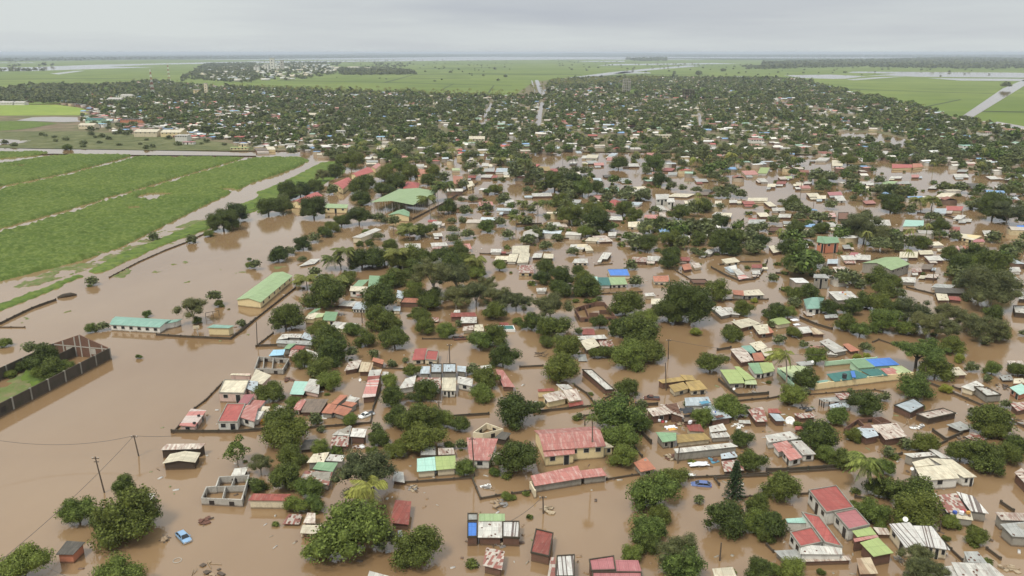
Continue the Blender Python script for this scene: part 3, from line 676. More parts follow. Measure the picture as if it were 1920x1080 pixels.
HS = """
brown shack with pale flat roof behind and gabled cream roof in front, alone | twin roofed brown shack | A 1200,135 1500,125 1545,85 1250,90 2.3:2.6 f m d / 1465,228 1505,155 1275,165 1217,236 1.9 g c d r0.6
small_hut: orange walled hut with blackened flat roof standing alone near the bottom left trees | orange walled hut | A 418,918 548,920 640,825 500,815 2.1:2.3 f k o c
shed: slanted pale tin sheet roof just above the water beside the tall leaning tree | half sunken tin shed | A 1030,507 1130,512 1165,462 .6:.9 f w d
shed: small white tin roof tucked behind the roofless grey block house | shed behind the block shell | A 1730,332 1835,320 1862,262 1.1:1.4 f w b
dark red roofed low row house with cream plaster wall beside the block shell | low red and cream row | B -60,512 225,516 262,466 -20,462 2.1:2.4 f R c c
two white tin roofs with a red striped lean-to in front, above rusty wreckage | white and red striped house | B 555,103 690,108 700,30 575,30 1.7:2.0 f s b / 705,32 815,40 832,-22 2.1:2.4 f w b / 570,22 700,26 718,-45 612,-10 2.2:2.6 f w g
four roofed house, cream and white panels behind green one and red striped lean-to | green and striped cluster house | B 380,230 510,226 550,150 430,165 2.1:2.5 f c g / 522,214 645,222 670,174 556,168 2.2:2.4 f w g / 425,276 575,298 615,230 462,225 2.0:2.3 f G g / 335,345 545,400 575,300 368,290 1.6:2.0 f s g e2
shed: low shed of dark patchy tin half hidden between two dark trees | low patchy shed | B 325,136 440,126 455,55 365,60 1.0:1.2 f k d
building with a roof half pale mint and half yellow, grey sheds behind it | mint and yellow roofed building | B 1207,298 1350,286 1342,185 1207,200 1.9:2.1 f M c / 1352,285 1500,272 1495,176 1344,184 1.9:2.15 f y c / 1230,182 1355,182 1350,108 1230,112 1.6:1.9 f g g P / 1366,172 1492,165 1480,118 1366,122 1.5:1.8 f m g
white walled house with faded pink sheet roof, a pole standing before it | white and pink roofed house | B 1600,210 1755,214 1815,50 1580,42 2.4:3.0 f p w w1 / 1757,210 1832,212 1822,155 1757,155 1.6:1.8 f c c
brown thatch coloured roof beside the pale walled roofless room | brown roof by roofless room | B 1785,42 1870,60 1915,8 1845,-5 1.8:2.2 f k d
shed: tiny white tin shed at the end of a low wall | tiny shed at wall end | B 1025,366 1115,380 1105,300 1035,295 .9:1.2 f w b
shed: narrow dark red tin shed with white lower edge standing alone | narrow dark red shed | B 1008,680 1145,695 1165,520 1045,508 1.5:1.9 f R b
bright blue tarp and grey white panel roofs joined in one long building in open water | blue and white panel building | B 1583,790 1660,788 1662,676 1583,676 2.0:2.3 f B b P / 1664,790 1845,792 1845,672 1668,672 2.0:2.35 f w b / 1848,792 1980,797 1976,672 1848,672 1.9:2.25 f S b P / 1585,668 1664,666 1664,612 1585,612 2.5:2.7 f g b P / 1670,667 1868,667 1866,612 1672,612 2.5:2.65 f L b
shed: square shed with rust and white striped roof, below the blue panel building | square striped shed | B 1700,1000 1845,1035 1865,895 1728,865 1.8:2.1 f s b
shed: crumpled sheet lean-to of red and white tin at the water line | crumpled lean-to | B 195,690 325,692 347,620 245,615 .5:.8 f s d
cream concrete porch on posts with a small patchy roof behind, under the big leafy tree | cream concrete porch | B 355,682 445,684 445,608 385,605 1.7:1.9 f m b / 330,757 480,767 495,700 350,695 1.3:1.4 f c c o
shed: upright grey tin sheet lean-to beside the yellowish round tree | grey sheet lean-to | B 1068,808 1102,802 1095,735 1062,738 .9:1.1 f g g
white flat roofed building cut by the lower edge of the photograph | white roof at lower edge | B 830,1105 950,1118 1000,1080 850,1040 2.2:2.4 f w w
large cream house with red tiled roof, a pink porch roof and a flat side wing | large red tiled house | C 235,140 705,106 618,-42 165,-12 3.3 g p y w5 r1.5 / 243,186 472,163 466,104 228,120 2.7:3.25 f p y w2 c / 600,128 768,112 700,72 600,80 2.4:2.5 f c y w3 c
long lean-to of weathered pink red sheets on a mouldy grey wall | long pink lean-to | C 170,405 535,346 492,252 140,328 1.9:2.2 f p g c / 537,346 712,326 672,270 508,290 1.8:2.1 f p g c
shed: small orange red corrugated shed at the compound corner | small orange corner shed | C 965,300 1080,276 1005,190 912,230 1.5:1.9 f o g w1 c
shed: tilted shed of heavily rusted red sheets with brick walls in open water | tilted rusted shed | C 138,905 280,937 312,760 178,728 1.9:2.1 f R b P
striped white and rust tin roofed building at the lower edge | striped roof at lower edge | C 266,1085 324,1092 324,940 290,938 1.9:2.1 f s b / 326,1088 472,1088 472,922 335,930 2.1:2.3 f S b P
rose pink roofed building of three panels behind dark parapets | rose pink panel building | C 592,1045 780,1040 766,930 576,958 2.4:2.5 f q b P / 784,1042 972,1045 946,962 775,960 2.2:2.3 f q b / 600,1115 978,1122 972,1052 600,1052 1.9:2.1 f q b P
shed: plain cream flat roof alone at the lower edge right of the pole | cream flat roof at lower edge | C 1520,1090 1690,1096 1656,1012 1500,1024 2.0:2.1 f c c c
long narrow building with pale flat roof and stained grey wall | long stained grey building | C 1235,158 1695,108 1640,80 1212,125 2.3:2.5 f w g
pale tin shed with rust striped lean-to beside the long grey building | rust lean-to beside grey building | C 1570,202 1697,188 1667,146 1564,165 1.8:2.0 f b b / 1592,298 1742,286 1712,205 1570,220 1.2:1.6 f s b
small white house with two pink roofs and a long pale tin wing | small pink roofed house | D 80,152 187,112 140,64 34,90 1.8:2.2 f p w c / 163,215 260,190 195,118 100,132 2.0:2.3 f p w w1 q2 c / 262,172 362,166 252,64 172,68 2.0:2.3 f w w w1 / 0,80 252,46 165,-5 -20,25 2.0:2.3 f w w
pale bluish and cream panel roofs over a dark brick wall | bluish roofed brick house | D 740,46 830,26 770,-60 640,-22 2.1:2.4 f b b / 880,58 1048,30 982,-20 832,-2 2.0:2.3 f m b
raft of loose rusted sheets lying flat on the water | sheet raft | D 1570,86 1646,46 1542,4 1480,34 .3:.5 f s d
shed: flat dark rust roof barely above water between dark trees | sunken rust roof | D 1780,66 1846,46 1806,24 1740,42 .3:.5 f R d
large cream metal roofed house of five panels beside the dark grove | large cream metal roofed house | D 1158,366 1437,346 1372,245 1100,262 2.6:3.3 f c w w1 q2 c / 1470,342 1567,337 1385,207 1212,194 2.4:2.7 f c w w2 c / 1105,262 1255,244 1202,195 1080,226 3.45:3.6 f c g c / 1085,192 1262,174 1215,150 1015,162 2.3:2.5 f w g / 1300,196 1370,196 1250,132 1207,130 2.0:2.2 f w g
brick walled house with patchy pale roof cut by the right edge of the photo | brick house at right edge | D 1848,302 1962,420 2010,350 1900,270 2.3:2.6 f m b
house with rust chequered tin gable roof and cream porch full of belongings | chequered rust roofed house | D 1342,602 1502,602 1412,458 1270,474 2.3:2.9 f s g / 1520,592 1656,612 1540,480 1412,446 2.3:2.9 f S g / 1385,642 1540,662 1524,604 1362,602 1.8:2.1 f c g
grey block building with several concrete and tin roofs at the right edge | grey block building at edge | D 1750,660 1942,666 1932,608 1702,600 2.5:2.8 f m g / 1832,782 1984,792 1984,668 1742,690 2.4:2.8 f g g
tall white pillared building with broad bright red roof | broad bright red roof | D 437,608 646,570 512,402 303,437 3.0:3.2 f r w P q3
darker red roofed row with white walls joined to the broad red one | darker red row | D 605,737 766,700 656,577 496,610 2.6:2.8 f q w P q2
lime green roofed row with a torn white patch and a red strip | lime green roofed row | D 670,788 815,768 770,712 630,742 2.3:2.5 f y b / 650,826 832,788 816,770 640,800 2.25:2.3 f p b / 792,935 942,906 826,790 690,830 2.4:2.6 f y b c
white villa with bright red roof planes edged in white and a green rimmed annex | white villa with red roof | D 425,832 562,866 386,634 250,602 2.7:3.1 f r w P / 243,866 410,830 328,716 162,752 2.5:2.8 f r w P q2 / 148,680 290,682 288,640 130,650 2.1:2.3 f M w / 240,915 556,918 556,868 250,842 2.35:2.5 f w w
shed: grey flat roofed shed joined to a strip of junk covered tin | grey shed with junk strip | D 125,966 272,950 212,880 45,890 1.2:1.3 f g g c / 280,972 622,962 600,928 274,936 1.0:1.1 f m b
shed: brown plank striped shed roof at the lower edge beside the lime green row | brown plank striped shed | D 690,1066 826,1062 770,940 662,946 1.7:2.0 f n b
cream building under two panels of grey white striped roof | grey striped double roof | D 1030,866 1185,856 1066,675 905,690 2.5:3.0 f S c q2 / 1192,858 1367,886 1226,705 1086,702 2.5:3.0 f S c w3
shed: low roof of rust tin wedged between lime row and striped double roof | wedged rust tin roof | D 830,768 922,770 890,720 786,712 1.0:1.2 f m b
pale tin roofed long buildings cut by the lower right edge of the photo | pale roofs at lower right | D 1430,1092 1802,1105 1662,986 1375,975 2.2:2.6 f w w / 1290,1085 1440,1088 1380,1002 1300,1012 2.0:2.1 f w w
shed: open sided grey carport roof on white posts at lower right | open grey carport | D 1500,975 1647,986 1572,895 1468,896 2.1:2.3 f g w o
long_school_building: long white school block with teal roof and six dark window openings | long teal roofed school | E 820,274 1198,296 1290,238 866,214 2.3 g T w w6 r.5 / 1216,272 1326,252 1372,230 1292,238 2.2:2.3 f T w
small_kiosk: bright yellow walled kiosk with pale teal flat roof at the wall corner | yellow kiosk | E 1550,296 1715,301 1760,282 1602,274 2.9:3.0 f T y c
school_building: long yellow walled school block with two tone green gable roof | green gabled yellow school | X 489,567 549,517 513,511 443,562 2.5 g L y w6 r1.1
small_house: small cream hut with pink and rust striped roof at the edge of the broad water | pink striped hut | E 1343,1030 1462,1040 1548,918 1432,905 1.8:2.0 f P p e2 w1
cream house with a big pale flat roof and an air conditioner, facing broad water | pale flat roofed house | E 1640,787 1832,792 1870,692 1680,690 2.8:3.0 f c p w2 P c / 1725,652 1872,657 1885,641 1738,640 2.2 f c p c / F -50,705 45,722 116,655 0,608 2.9:3.3 f c p c / E 1838,748 1930,790 1935,700 1868,695 2.6:2.8 f b p
house with three red pink roofs and white walls at the edge of broad water | red and white edge house | E 1632,1006 1782,1006 1842,870 1702,868 2.5:2.7 f r w w2 P / 1788,966 1908,1002 1940,882 1850,876 2.4:2.6 f p w w1 / 1784,866 1856,868 1912,795 1832,800 2.6:2.8 f q w
pinkish white house edge with faded panels beside the dark round tree | faded pinkish house | F -60,902 22,906 72,846 -30,836 2.0:2.2 f p w / -40,1000 20,985 60,925 -20,925 2.0 f w w
brown shed with pale tin roof along the wall above the dense grove | shed above the grove wall | F 620,131 755,141 800,102 660,95 1.3:1.6 f w b
white colonnade house with bluish roof behind large tree | white colonnade house | F 720,156 826,162 842,110 752,108 1.9:2.2 f b w w4 c
cream house with pale roof peeping above the grove near the green roof | pale house above grove | F 700,22 830,27 840,-10 710,-15 3.2:3.4 f c w w2 / 750,55 800,52 812,25 770,25 1.5:1.8 f p w
narrow cream house with bluish zinc roofs squeezed between trees | narrow zinc roofed house | F 1050,70 1098,80 1117,30 1060,15 2.2:2.6 f b c / 1030,170 1080,172 1085,140 1030,135 1.8:2.1 f b c
brick house with orange rust striped roof in front of the tall grove | orange roofed brick house | F 1080,112 1215,117 1250,78 1110,72 2.0:2.4 f o b P
green and cream roofed yellow house with several small gables | green and cream gabled house | F 362,230 425,234 520,190 410,182 2.2:2.5 f c y / 385,198 430,188 492,150 440,158 2.5:2.8 f G y / 498,241 592,246 616,180 520,175 2.5:2.8 f G y w2 c / 440,224 498,217 518,186 460,195 2.4:2.6 f l y
cream house with two pale tin panels in front of the green gabled one | pale tin front house | F 555,287 605,297 650,256 592,250 1.8:2.1 f w c / 602,302 706,312 762,265 652,258 2.0:2.3 f w c
grey building with three humped pale panels joined like an arch | humped grey building | F 155,388 238,376 262,343 200,345 2.3:2.6 f w g / 240,370 333,372 345,344 264,342 2.4:2.8 f w g / 335,372 422,394 402,340 365,330 2.4:2.7 f b g / 150,412 420,428 422,396 156,390 1.9:2.0 f g g
house of mixed roofs, one sky blue, one green, one maroon, behind a block shell | sky blue roofed cluster | F 95,510 205,502 220,460 130,464 2.5:2.8 f x g / 205,457 250,457 300,415 240,420 2.6:2.9 f G g / 262,457 350,462 372,435 300,431 2.4:2.6 f R g / 245,512 302,522 322,465 262,460 2.0:2.3 f s b / 400,502 466,522 468,485 372,456 1.9:2.2 f w w
shed: tiny olive green roof in front of dark trees | tiny olive shed | F 490,532 580,547 586,512 500,514 1.2:1.5 f l g
brick house with two pale streaked panels standing in a row | streaked twin panel house | F 660,621 765,602 791,540 700,552 1.8:2.4 f m b / 770,627 861,627 881,560 792,553 1.8:2.3 f n b
shed: brick shed with small orange tan roof behind long striped building | orange tan brick shed | F 870,547 950,572 960,540 880,520 1.9:2.1 f o b
long narrow brick building with pink striped, maroon and white roof panels | long pink striped building | F 795,822 895,812 926,680 838,692 2.2:2.6 f P b / 830,692 922,682 932,655 842,662 2.5:2.6 f R b / 840,662 927,655 944,610 852,616 2.6:2.8 f w b
shed: tiny pale tin shed beside the long pink striped building | tiny pale shed | F 945,662 990,667 996,630 950,627 1.2:1.4 f w w
twin bright red roofed cream house with dark parapets in open water | twin bright red roofs | F 1170,540 1262,536 1282,450 1192,456 2.0:2.5 f r c w1 / 1265,537 1356,547 1372,475 1284,468 2.0:2.4 f r c w1 P
large compound house of nine pale blue and cream panels with one rust chequered | nine panel compound house | F 1230,642 1300,642 1306,585 1240,588 2.4:2.7 f b g / 1310,637 1393,637 1395,570 1312,568 3.0:3.3 f b g P / 1400,635 1500,635 1500,570 1400,570 3.0:3.3 f b g P / 1508,622 1572,630 1577,588 1510,582 2.3:2.6 f b g / 1070,757 1185,737 1202,655 1120,680 2.3:2.8 f w w / 1202,752 1385,754 1388,672 1212,672 2.1:2.4 f s w / 1392,768 1500,770 1500,672 1396,672 2.6:3.0 f c w w3 c / 1510,712 1620,737 1630,680 1515,660 2.5:2.9 f w w w1
white roof carrying a tank between round trees | white roof with tank | F 1690,612 1780,642 1762,575 1680,585 2.0:2.2 f w w
long narrow building with faded pink roof and brick side wall | narrow faded pink building | F 1855,740 1942,743 1852,615 1795,609 1.8:2.1 f p b q2
house with one mint white roof and one pinkish white roof, between two round trees | mint white twin house | F 252,796 355,800 400,702 290,698 1.6:2.1 f M b / 357,770 470,794 482,690 402,680 1.8:2.4 f w p
shed: pinkish narrow shed beside a collapsed thatched ruin | pinkish shed by ruin | F 275,912 332,917 377,840 322,834 1.8:2.1 f p b w1
collapsed brown thatched roof over a low broken wall | collapsed thatched ruin | F 337,932 480,934 545,832 372,830 1.5:1.9 f K b
cluster of orange terracotta painted roofs with grey walls | orange roof cluster | F 490,936 570,942 610,877 545,864 1.9:2.3 f o g / 574,932 672,962 722,905 622,878 1.9:2.4 f o g e1 / 563,866 610,872 690,805 632,800 2.1:2.5 f o g / 640,872 720,892 760,862 682,847 2.1:2.3 f o g / 670,847 740,857 782,825 702,810 2.3:2.6 f w g
small cream square roofed hut among roof debris near the orange leaved bush | small cream square hut | F 35,922 95,927 106,890 50,887 1.8:2.0 f c w / 130,952 205,952 226,890 142,890 1.0:1.2 f m b
shack of red tin and white sheets with leaning panels, near the walled wreck | red tin and white shack | F 1457,217 1658,212 1640,182 1462,184 2.2:2.4 f R b / 1532,262 1656,262 1656,217 1540,217 2.0:2.2 f w b / 1480,184 1532,184 1530,163 1490,165 2.6:2.7 f w b
shack with two cream panel roofs in front of the red tin one | two panel cream shack | F 1550,322 1632,312 1630,280 1552,290 1.6:1.9 f m c / 1636,327 1712,322 1700,273 1640,275 1.6:2.1 f c c
shed: dark red low shed behind a small white basin | dark red low shed | F 1815,283 1900,284 1890,258 1825,260 .8:1.0 f R b
shed: small dark shed with pale diagonal sheets beside green trees | pale diagonal shed | F 1300,252 1370,252 1370,220 1302,221 .8:1.1 f s d
small white tin roof at the top beside the leafy hedge trees | white tin by hedge | G 185,26 255,26 262,0 182,0 1.6:1.8 f w w
twin white and cream tin roofed houses left of the giant dark tree | white house by giant tree | G 1000,62 1077,58 1060,35 995,38 1.8:2.1 f w c / 1042,122 1152,120 1160,78 1044,80 1.8:2.1 f c g
long building of orange and tan roofs behind a long dark wall | orange and tan long house | G 1662,48 1740,57 1736,20 1652,14 2.2:2.6 f o g / 1742,57 1895,52 1852,10 1732,20 2.2:2.6 f c g w2
pair of pale flat roofs on grey walls, broken parapet between | pale roof pair | G 1570,212 1642,196 1562,135 1490,145 1.7:1.9 f w g q1 / 1644,196 1712,201 1642,145 1582,145 1.6:1.8 f w g
brown walled house with wide cream roof and small dark doorway | wide cream roofed house | G 1718,302 1866,266 1772,225 1645,250 1.9:2.5 f c b w1
brown walled house under bright cream gable, next to the wide cream roofed one | bright cream gable house | G 1853,347 1932,337 1917,270 1803,280 1.9:2.5 f c b w1 q1
cluster of white, teal and rust orange roofs joined together | teal and rust cluster | G 1840,472 1917,442 1867,395 1780,415 2.4:2.8 f c b / 1790,490 1832,483 1792,430 1715,434 2.2:2.6 f T b / 1720,560 1812,542 1742,442 1635,458 1.9:2.4 f m b / 1818,547 1902,542 1872,480 1800,490 1.9:2.3 f o b / 1895,512 1965,512 1945,450 1860,458 2.1:2.5 f c b
grey house with pale lime green double roof planes | lime roofed grey house | G 1630,717 1747,712 1702,610 1560,612 2.1:2.7 f y g w1 c / 1750,692 1826,682 1702,588 1665,588 2.2:3.0 f y g c / 1745,722 1838,722 1830,690 1750,690 1.8:2.0 f l g o
house with a dark green and a light lime roof panel beside a mint annex | green and lime panel house | G 1820,642 1882,642 1852,560 1768,564 2.2:2.5 f G w w1 / 1884,640 1965,622 1925,556 1854,560 2.2:2.6 f y w w1
ochre brown roofed house of four panels alone in the water | ochre four panel house | G 1130,715 1300,694 1270,665 1092,690 2.2:2.5 f t b / 1218,782 1332,752 1286,705 1175,730 1.9:2.4 f t c w1 c / 1340,772 1467,757 1407,690 1300,703 1.9:2.4 f t c w2 / 1303,692 1382,692 1352,654 1258,650 2.5:2.7 f t b
long narrow brown shed with pale roof lying diagonally in the water | long diagonal brown shed | G 702,767 772,765 602,615 524,612 1.9:2.1 f w b P
yellow walled house with rusty streaked roofs behind a walled yard | rusty roofed yellow house | G 270,857 412,827 367,765 226,802 2.4:3.0 f m y q1 / 430,852 522,837 482,755 376,765 2.1:2.9 f m y / 196,777 320,771 310,750 192,760 2.4:2.6 f R y / 377,765 456,750 420,722 330,722 2.6:3.0 f w y / 430,892 536,872 531,845 420,860 1.1:1.4 f R b
house with patchy white and rust roofs between the two columns of trees | patchy house between trees | G 500,387 716,379 692,350 488,361 2.1:2.3 f w b / 560,467 660,432 612,370 510,396 1.8:2.5 f c b q2 / 670,442 777,457 746,395 650,395 1.9:2.4 f s b
shed: low dark brown roof behind the patchy house | low dark brown roof | G 526,347 626,352 612,305 530,304 1.4:1.7 f R b
deck: grey concrete deck at the foot of the round trees | grey concrete deck | G 498,548 566,548 552,495 500,500 .35:.4 f g g c
red brick house with patched cream tin roof heaped with belongings and a black tarpaulin | patched brick house | G 1058,962 1192,942 1132,890 1008,905 2.7:3.0 f m b w1 / 1192,937 1292,970 1242,868 1110,872 2.7:3.1 f m b / 1290,1000 1388,998 1380,945 1290,950 2.0:2.2 f K b
bluish white roofed long house carrying a mattress and loose goods on top | bluish white house with mattress | G 1300,882 1502,882 1472,815 1295,823 2.7:3.0 f b w / 1502,992 1648,970 1532,880 1430,890 2.3:2.7 f b b
shed: small white tin roofed shed on white posts beside a dark bush | small white posted shed | G 1486,1082 1612,1066 1582,1015 1478,1040 2.1:2.5 f w w o / 1500,1125 1640,1115 1612,1080 1492,1092 1.7:2.0 f w g
house with green and dark rust roof below the black tarpaulin | green and dark rust house | C 1130,76 1232,62 1232,5 1078,0 2.0:2.6 f G g w2 / G 1330,1072 1442,1077 1412,1020 1308,1030 2.2:2.5 f R c / C 1240,82 1492,54 1442,8 1232,20 1.5:1.6 f t c c
brick house with red and white diagonal striped panels near the leafy trees | diagonal striped brick house | G 1830,1003 1918,1000 1880,890 1765,912 1.9:2.3 f s b / 1700,1012 1792,1017 1782,990 1700,990 1.0:1.1 f w b
teal hipped roof house with white roof ridges among trees | teal hipped house | H 290,157 402,152 422,75 265,84 2.6:2.6 h T w w2
flat cream roofed building strewn with white goods on top | cream roof strewn with goods | H 520,92 690,82 620,24 450,25 2.4:2.5 f w g c
lime roofed house with white tarps on its side | lime roofed house with tarps | H 76,277 172,262 112,212 8,240 2.0:2.4 f y c
brown walled house with small square pale roof and a striped annex | square pale roofed house | H 250,342 332,332 302,288 224,295 1.8:2.2 f w b / 340,347 430,347 352,298 304,303 1.5:1.8 f n b
house with a slanted orange panel at a wall corner, left of the square pale roof | slanted orange panel house | H -15,347 46,332 0,283 -50,295 1.8:2.2 f o b
long shed of pale tin with orange patch roofs beside it | pale tin and orange shed | H 502,487 597,467 452,380 385,400 2.0:2.4 f w g / 440,497 526,502 492,475 442,479 1.3:1.5 f w g / 620,477 690,467 604,415 558,420 1.4:1.9 f o b
shed: pinkish patchy shack strewn with debris below the pale tin shed | pinkish patchy shack | H 320,462 440,467 412,430 310,439 1.4:1.7 f P b
large walled compound with dark teal roofs, green panel and blue panel | teal and blue roofed compound | H 500,702 782,667 652,614 438,645 2.5:3.0 f D y c / 786,666 902,655 822,604 690,614 2.5:2.9 f D y c / 680,602 806,592 732,535 608,540 3.0:3.4 f G m / 800,587 987,574 912,522 718,535 3.0:3.3 f B m c / 902,657 1002,640 932,598 842,604 2.3:2.5 f p m c / 980,650 1087,634 1002,583 905,588 2.3:2.5 f l w c / 368,717 492,706 442,688 358,698 2.1:2.3 f T m
large olive gable roofed house with mint walls behind the palm | olive roofed mint house | H 180,670 262,647 192,580 80,600 2.3:2.9 f l m q2 / 264,647 347,652 282,588 198,580 2.3:2.9 f l m / 250,585 345,572 320,545 205,556 2.5:2.6 f g g
lime fragment roof and cream wall cut beside the olive house | lime fragment roof | H -60,612 52,608 30,560 -40,562 2.2:2.4 f y w
shed: solitary brown hut with cream roof beside the leafy round tree | solitary brown hut | H 1398,656 1492,651 1432,592 1348,600 1.6:1.9 f c b
pair of houses, one white roofed, one block walled with pale roof, at a long wall | white and block pair | H 1540,772 1622,732 1562,695 1448,740 2.1:2.4 f w c w1 / 1640,812 1752,802 1642,745 1543,740 2.5:2.7 f w g P
orange walled house with mint green roof near the right edge | mint roofed orange house | H 1888,802 1965,775 1902,716 1812,746 2.2:2.6 f M o q2 / 1840,717 1932,712 1912,676 1843,680 2.4:2.6 f c o
brick house with maroon and white striped roof at the right edge | maroon striped brick house | H 1870,922 1965,902 1935,850 1818,866 1.8:2.3 f s b
cream patchy roof partly under branches near the right edge | patchy roof under branches | H 1820,582 1935,587 1905,545 1788,545 1.5:1.7 f m g / 1760,692 1842,690 1822,650 1730,652 .9:1.1 f g d
dark framed shack with pale flat roof at the right edge by the flood channel | dark framed shack | H 1850,187 1942,196 1942,135 1838,134 2.0:2.2 f w d P / 1880,82 1950,84 1950,30 1885,28 2.0:2.2 f w d
dark walled shed with bluish white roof beside open water, alone | bluish roofed dark shed | H 1070,942 1177,886 1092,828 943,880 1.9:2.2 f b b P
flat roofed black walled building with patchy pale top, alone | black walled flat building | H 1205,985 1412,940 1312,902 1108,945 1.9:2.0 f m d P
shed: small grey roofed hut below the black walled building | small grey hut | H 1440,1072 1532,1052 1442,1000 1338,1025 1.3:1.7 f g d
platform house with loose sheets above and a bluish roof in front | platform house with sheets | H 480,917 628,892 572,850 458,878 1.5:1.8 f b w / 420,852 602,850 542,815 378,829 2.2:2.3 f g d o / 540,836 642,826 602,785 498,790 2.8:3.0 f s b
brick shack with white and rust panels near the round white dish | white panel brick shack | H 60,997 132,997 82,945 8,940 1.8:2.1 f b b / 0,937 102,937 70,905 0,905 1.9:2.1 f R b
shed: dark brick shed with rust and white striped top | dark brick shed | H 240,977 357,967 332,935 188,940 1.5:1.8 f s b
large patchy tin roof beside an unfinished brick shell | large patchy tin roof | H 830,1086 1022,1081 966,1012 758,1030 2.1:2.6 f m b / 660,1092 822,1087 756,1030 648,1064 2.0:2.6 f b b
shed: small rust roofed shed left of the leafy bush at the field of debris | small rust roofed shed | H 200,1062 272,1064 260,1035 205,1036 1.3:1.5 f R b
brown wall house with cream and maroon roofs along the upper flood channel | cream and maroon channel house | H 1275,92 1360,92 1342,45 1257,39 1.7:2.1 f c b / 1362,87 1452,97 1432,65 1352,60 1.5:1.8 f R b / 1250,35 1490,42 1470,5 1250,-5 2.0:2.2 f k d
shed: dark shed with pale roof under bright tree beside the teal hipped house | pale shed by teal house | H 430,227 532,222 512,195 420,204 1.2:1.4 f g b / 290,207 340,210 312,175 260,174 .7:.9 f m d
great open sided shed with huge pale green gable roof on tall steel columns | huge green roofed hall | J 1180,457 1365,357 1070,339 860,437 5.6 g L G o r1.6
small cream building with green gable roof in front of the huge open hall | small green gabled kiosk | J 1150,545 1153,510 1062,497 985,533 3.0 g G y r1.3 w1
yellow building with flat light green roof beside the round tree row | flat green roofed yellow house | J 510,480 682,482 692,454 520,446 3.1:3.5 f L y w3
school_hall: yellow hall with long red gable roof above the open lake | red gabled yellow hall | J 350,452 500,388 424,368 258,438 3.2 g r y r1.6 w4
two_long red roofed sheds joined end to end among dark trees | joined red roofed sheds | J 652,340 722,276 676,254 572,300 3.6 g r y r1.4 / 756,250 884,206 832,174 712,226 3.8 g r y r1.4 / 897,190 937,156 905,145 862,177 3.2 g p y r.8
house with a bright red hipped roof in front of the red roof peeping between trees | bright red hipped roof | J 1100,334 1218,330 1227,294 1130,282 3.2 h r y
orange red roof peeping between trees behind the bright red hipped roof | orange red roof behind | J 1215,242 1297,237 1292,195 1188,182 3.2:4.0 f o y
yellow house with orange roof at the corner of the hall compound | yellow house at hall corner | J 1480,307 1542,292 1552,245 1478,235 3.0:3.6 f o y / 1590,325 1640,310 1620,275 1570,285 2.6:3.0 f c y w2
long cream building with white roof among flooded shrubs below the tree row | long white roofed building | J 790,704 942,642 896,629 720,700 2.8:3.1 f w c
green double roofed house under palms beside the dense grove | green double roofed house | J 840,1072 947,1042 952,990 850,985 2.7:3.5 f G y / 710,1082 780,1082 850,1015 770,1020 2.6:3.1 f G y
cream slab frame in the water under the leaning palms | cream slab by palms | J 320,917 440,897 482,860 408,864 .6:.9 f w w
bright blue roofed building in open water beside teal and mint panels | bright blue roofed building | K 735,990 887,990 865,938 713,940 2.6:3.0 f B c P
teal and mint panel roofed building in front of the bright blue one | teal and mint panel building | K 655,1060 740,1060 725,1000 643,1000 2.6:3.0 f D w / 742,1057 866,1052 846,998 724,1000 2.6:3.0 f L w w3 / 600,1030 645,1035 640,995 578,990 2.4:2.6 f M w
small solitary hut with orange striped roof and cream walls in open water | solitary orange striped hut | K 1062,1037 1184,1037 1176,985 1050,990 2.0:2.3 f o c w3 P
yellow house with bright red and white striped roof at the edge of the grove | red striped yellow house | K 50,967 169,967 160,905 55,910 2.6:3.2 f s y w2
row of large cream panel roofs beside the dense grove | large cream panel row | K 0,822 126,822 131,760 4,765 2.6:3.1 f c w / 35,892 121,887 136,820 60,815 2.5:3.0 f c w / -40,882 30,882 50,825 -20,825 2.5:2.9 f c w
pale roofed dark walled house between grove and striped house | dark walled pale house | K 230,857 311,857 311,825 240,820 2.4:2.7 f c d / 150,852 221,852 231,815 165,820 2.3:2.6 f w d
cream house with stacked pale roofs beside the flooded lane | stacked pale roofed house | K 450,892 571,892 566,860 470,860 2.4:2.8 f w c w3 / 430,782 531,792 571,750 440,752 2.4:2.8 f w c / 552,802 612,797 582,760 540,762 2.4:2.8 f c c
white walled house with big dark gateway and rust streaked flat roof | white gateway house | K 840,692 991,692 966,660 840,665 4.0:4.2 f m w w1
yellowish house with pale gable roof between dark trees | pale gabled house | K 870,622 991,627 961,580 871,585 2.6:3.2 f c c w2
brick walled house with orange patched roofs, walled yard at lane end | orange patched brick house | K 1290,947 1351,937 1331,895 1270,905 2.3:2.9 f o b / 1370,932 1426,922 1401,890 1341,890 2.3:2.8 f m c
small cream walled house standing free in the upper right water | free standing cream house | K 1605,897 1711,882 1671,850 1568,865 2.4:2.7 f c c w2
bluish tin house with rust annex inside the long curved wall | bluish house in curved wall | K 1640,962 1701,967 1681,905 1590,925 2.5:2.8 f b w / 1692,987 1746,977 1702,935 1652,940 2.5:2.9 f w g / 1702,1017 1781,1002 1741,980 1690,990 1.9:2.2 f P b
two storey white house with pale flat roofs in the middle of the town | two storey white house | K 1080,417 1171,412 1181,375 1075,376 5.0:5.1 f w w w3 / 1162,437 1221,437 1216,405 1161,405 4.6:4.8 f w w w2
house with mint green roof and bright cyan lower edge | mint and cyan roofed house | K 690,362 801,362 801,325 690,330 3.0:3.4 f M w
pyramid like bright red roofed house in the middle of the town | bright red pyramid roof | K 700,464 800,460 822,434 735,430 2.8 h r c
large mint green gable roofed hall with grey side wall | mint gabled hall | L 925,947 1067,900 880,848 703,893 4.3 g L g r1.6 w4
orange_house: two storey orange house with green roof edged in pink | two storey orange house | L 430,747 537,739 522,698 398,692 5.0:5.4 f G o w2 / 365,735 432,748 402,690 372,690 4.8:5.2 f G o w2
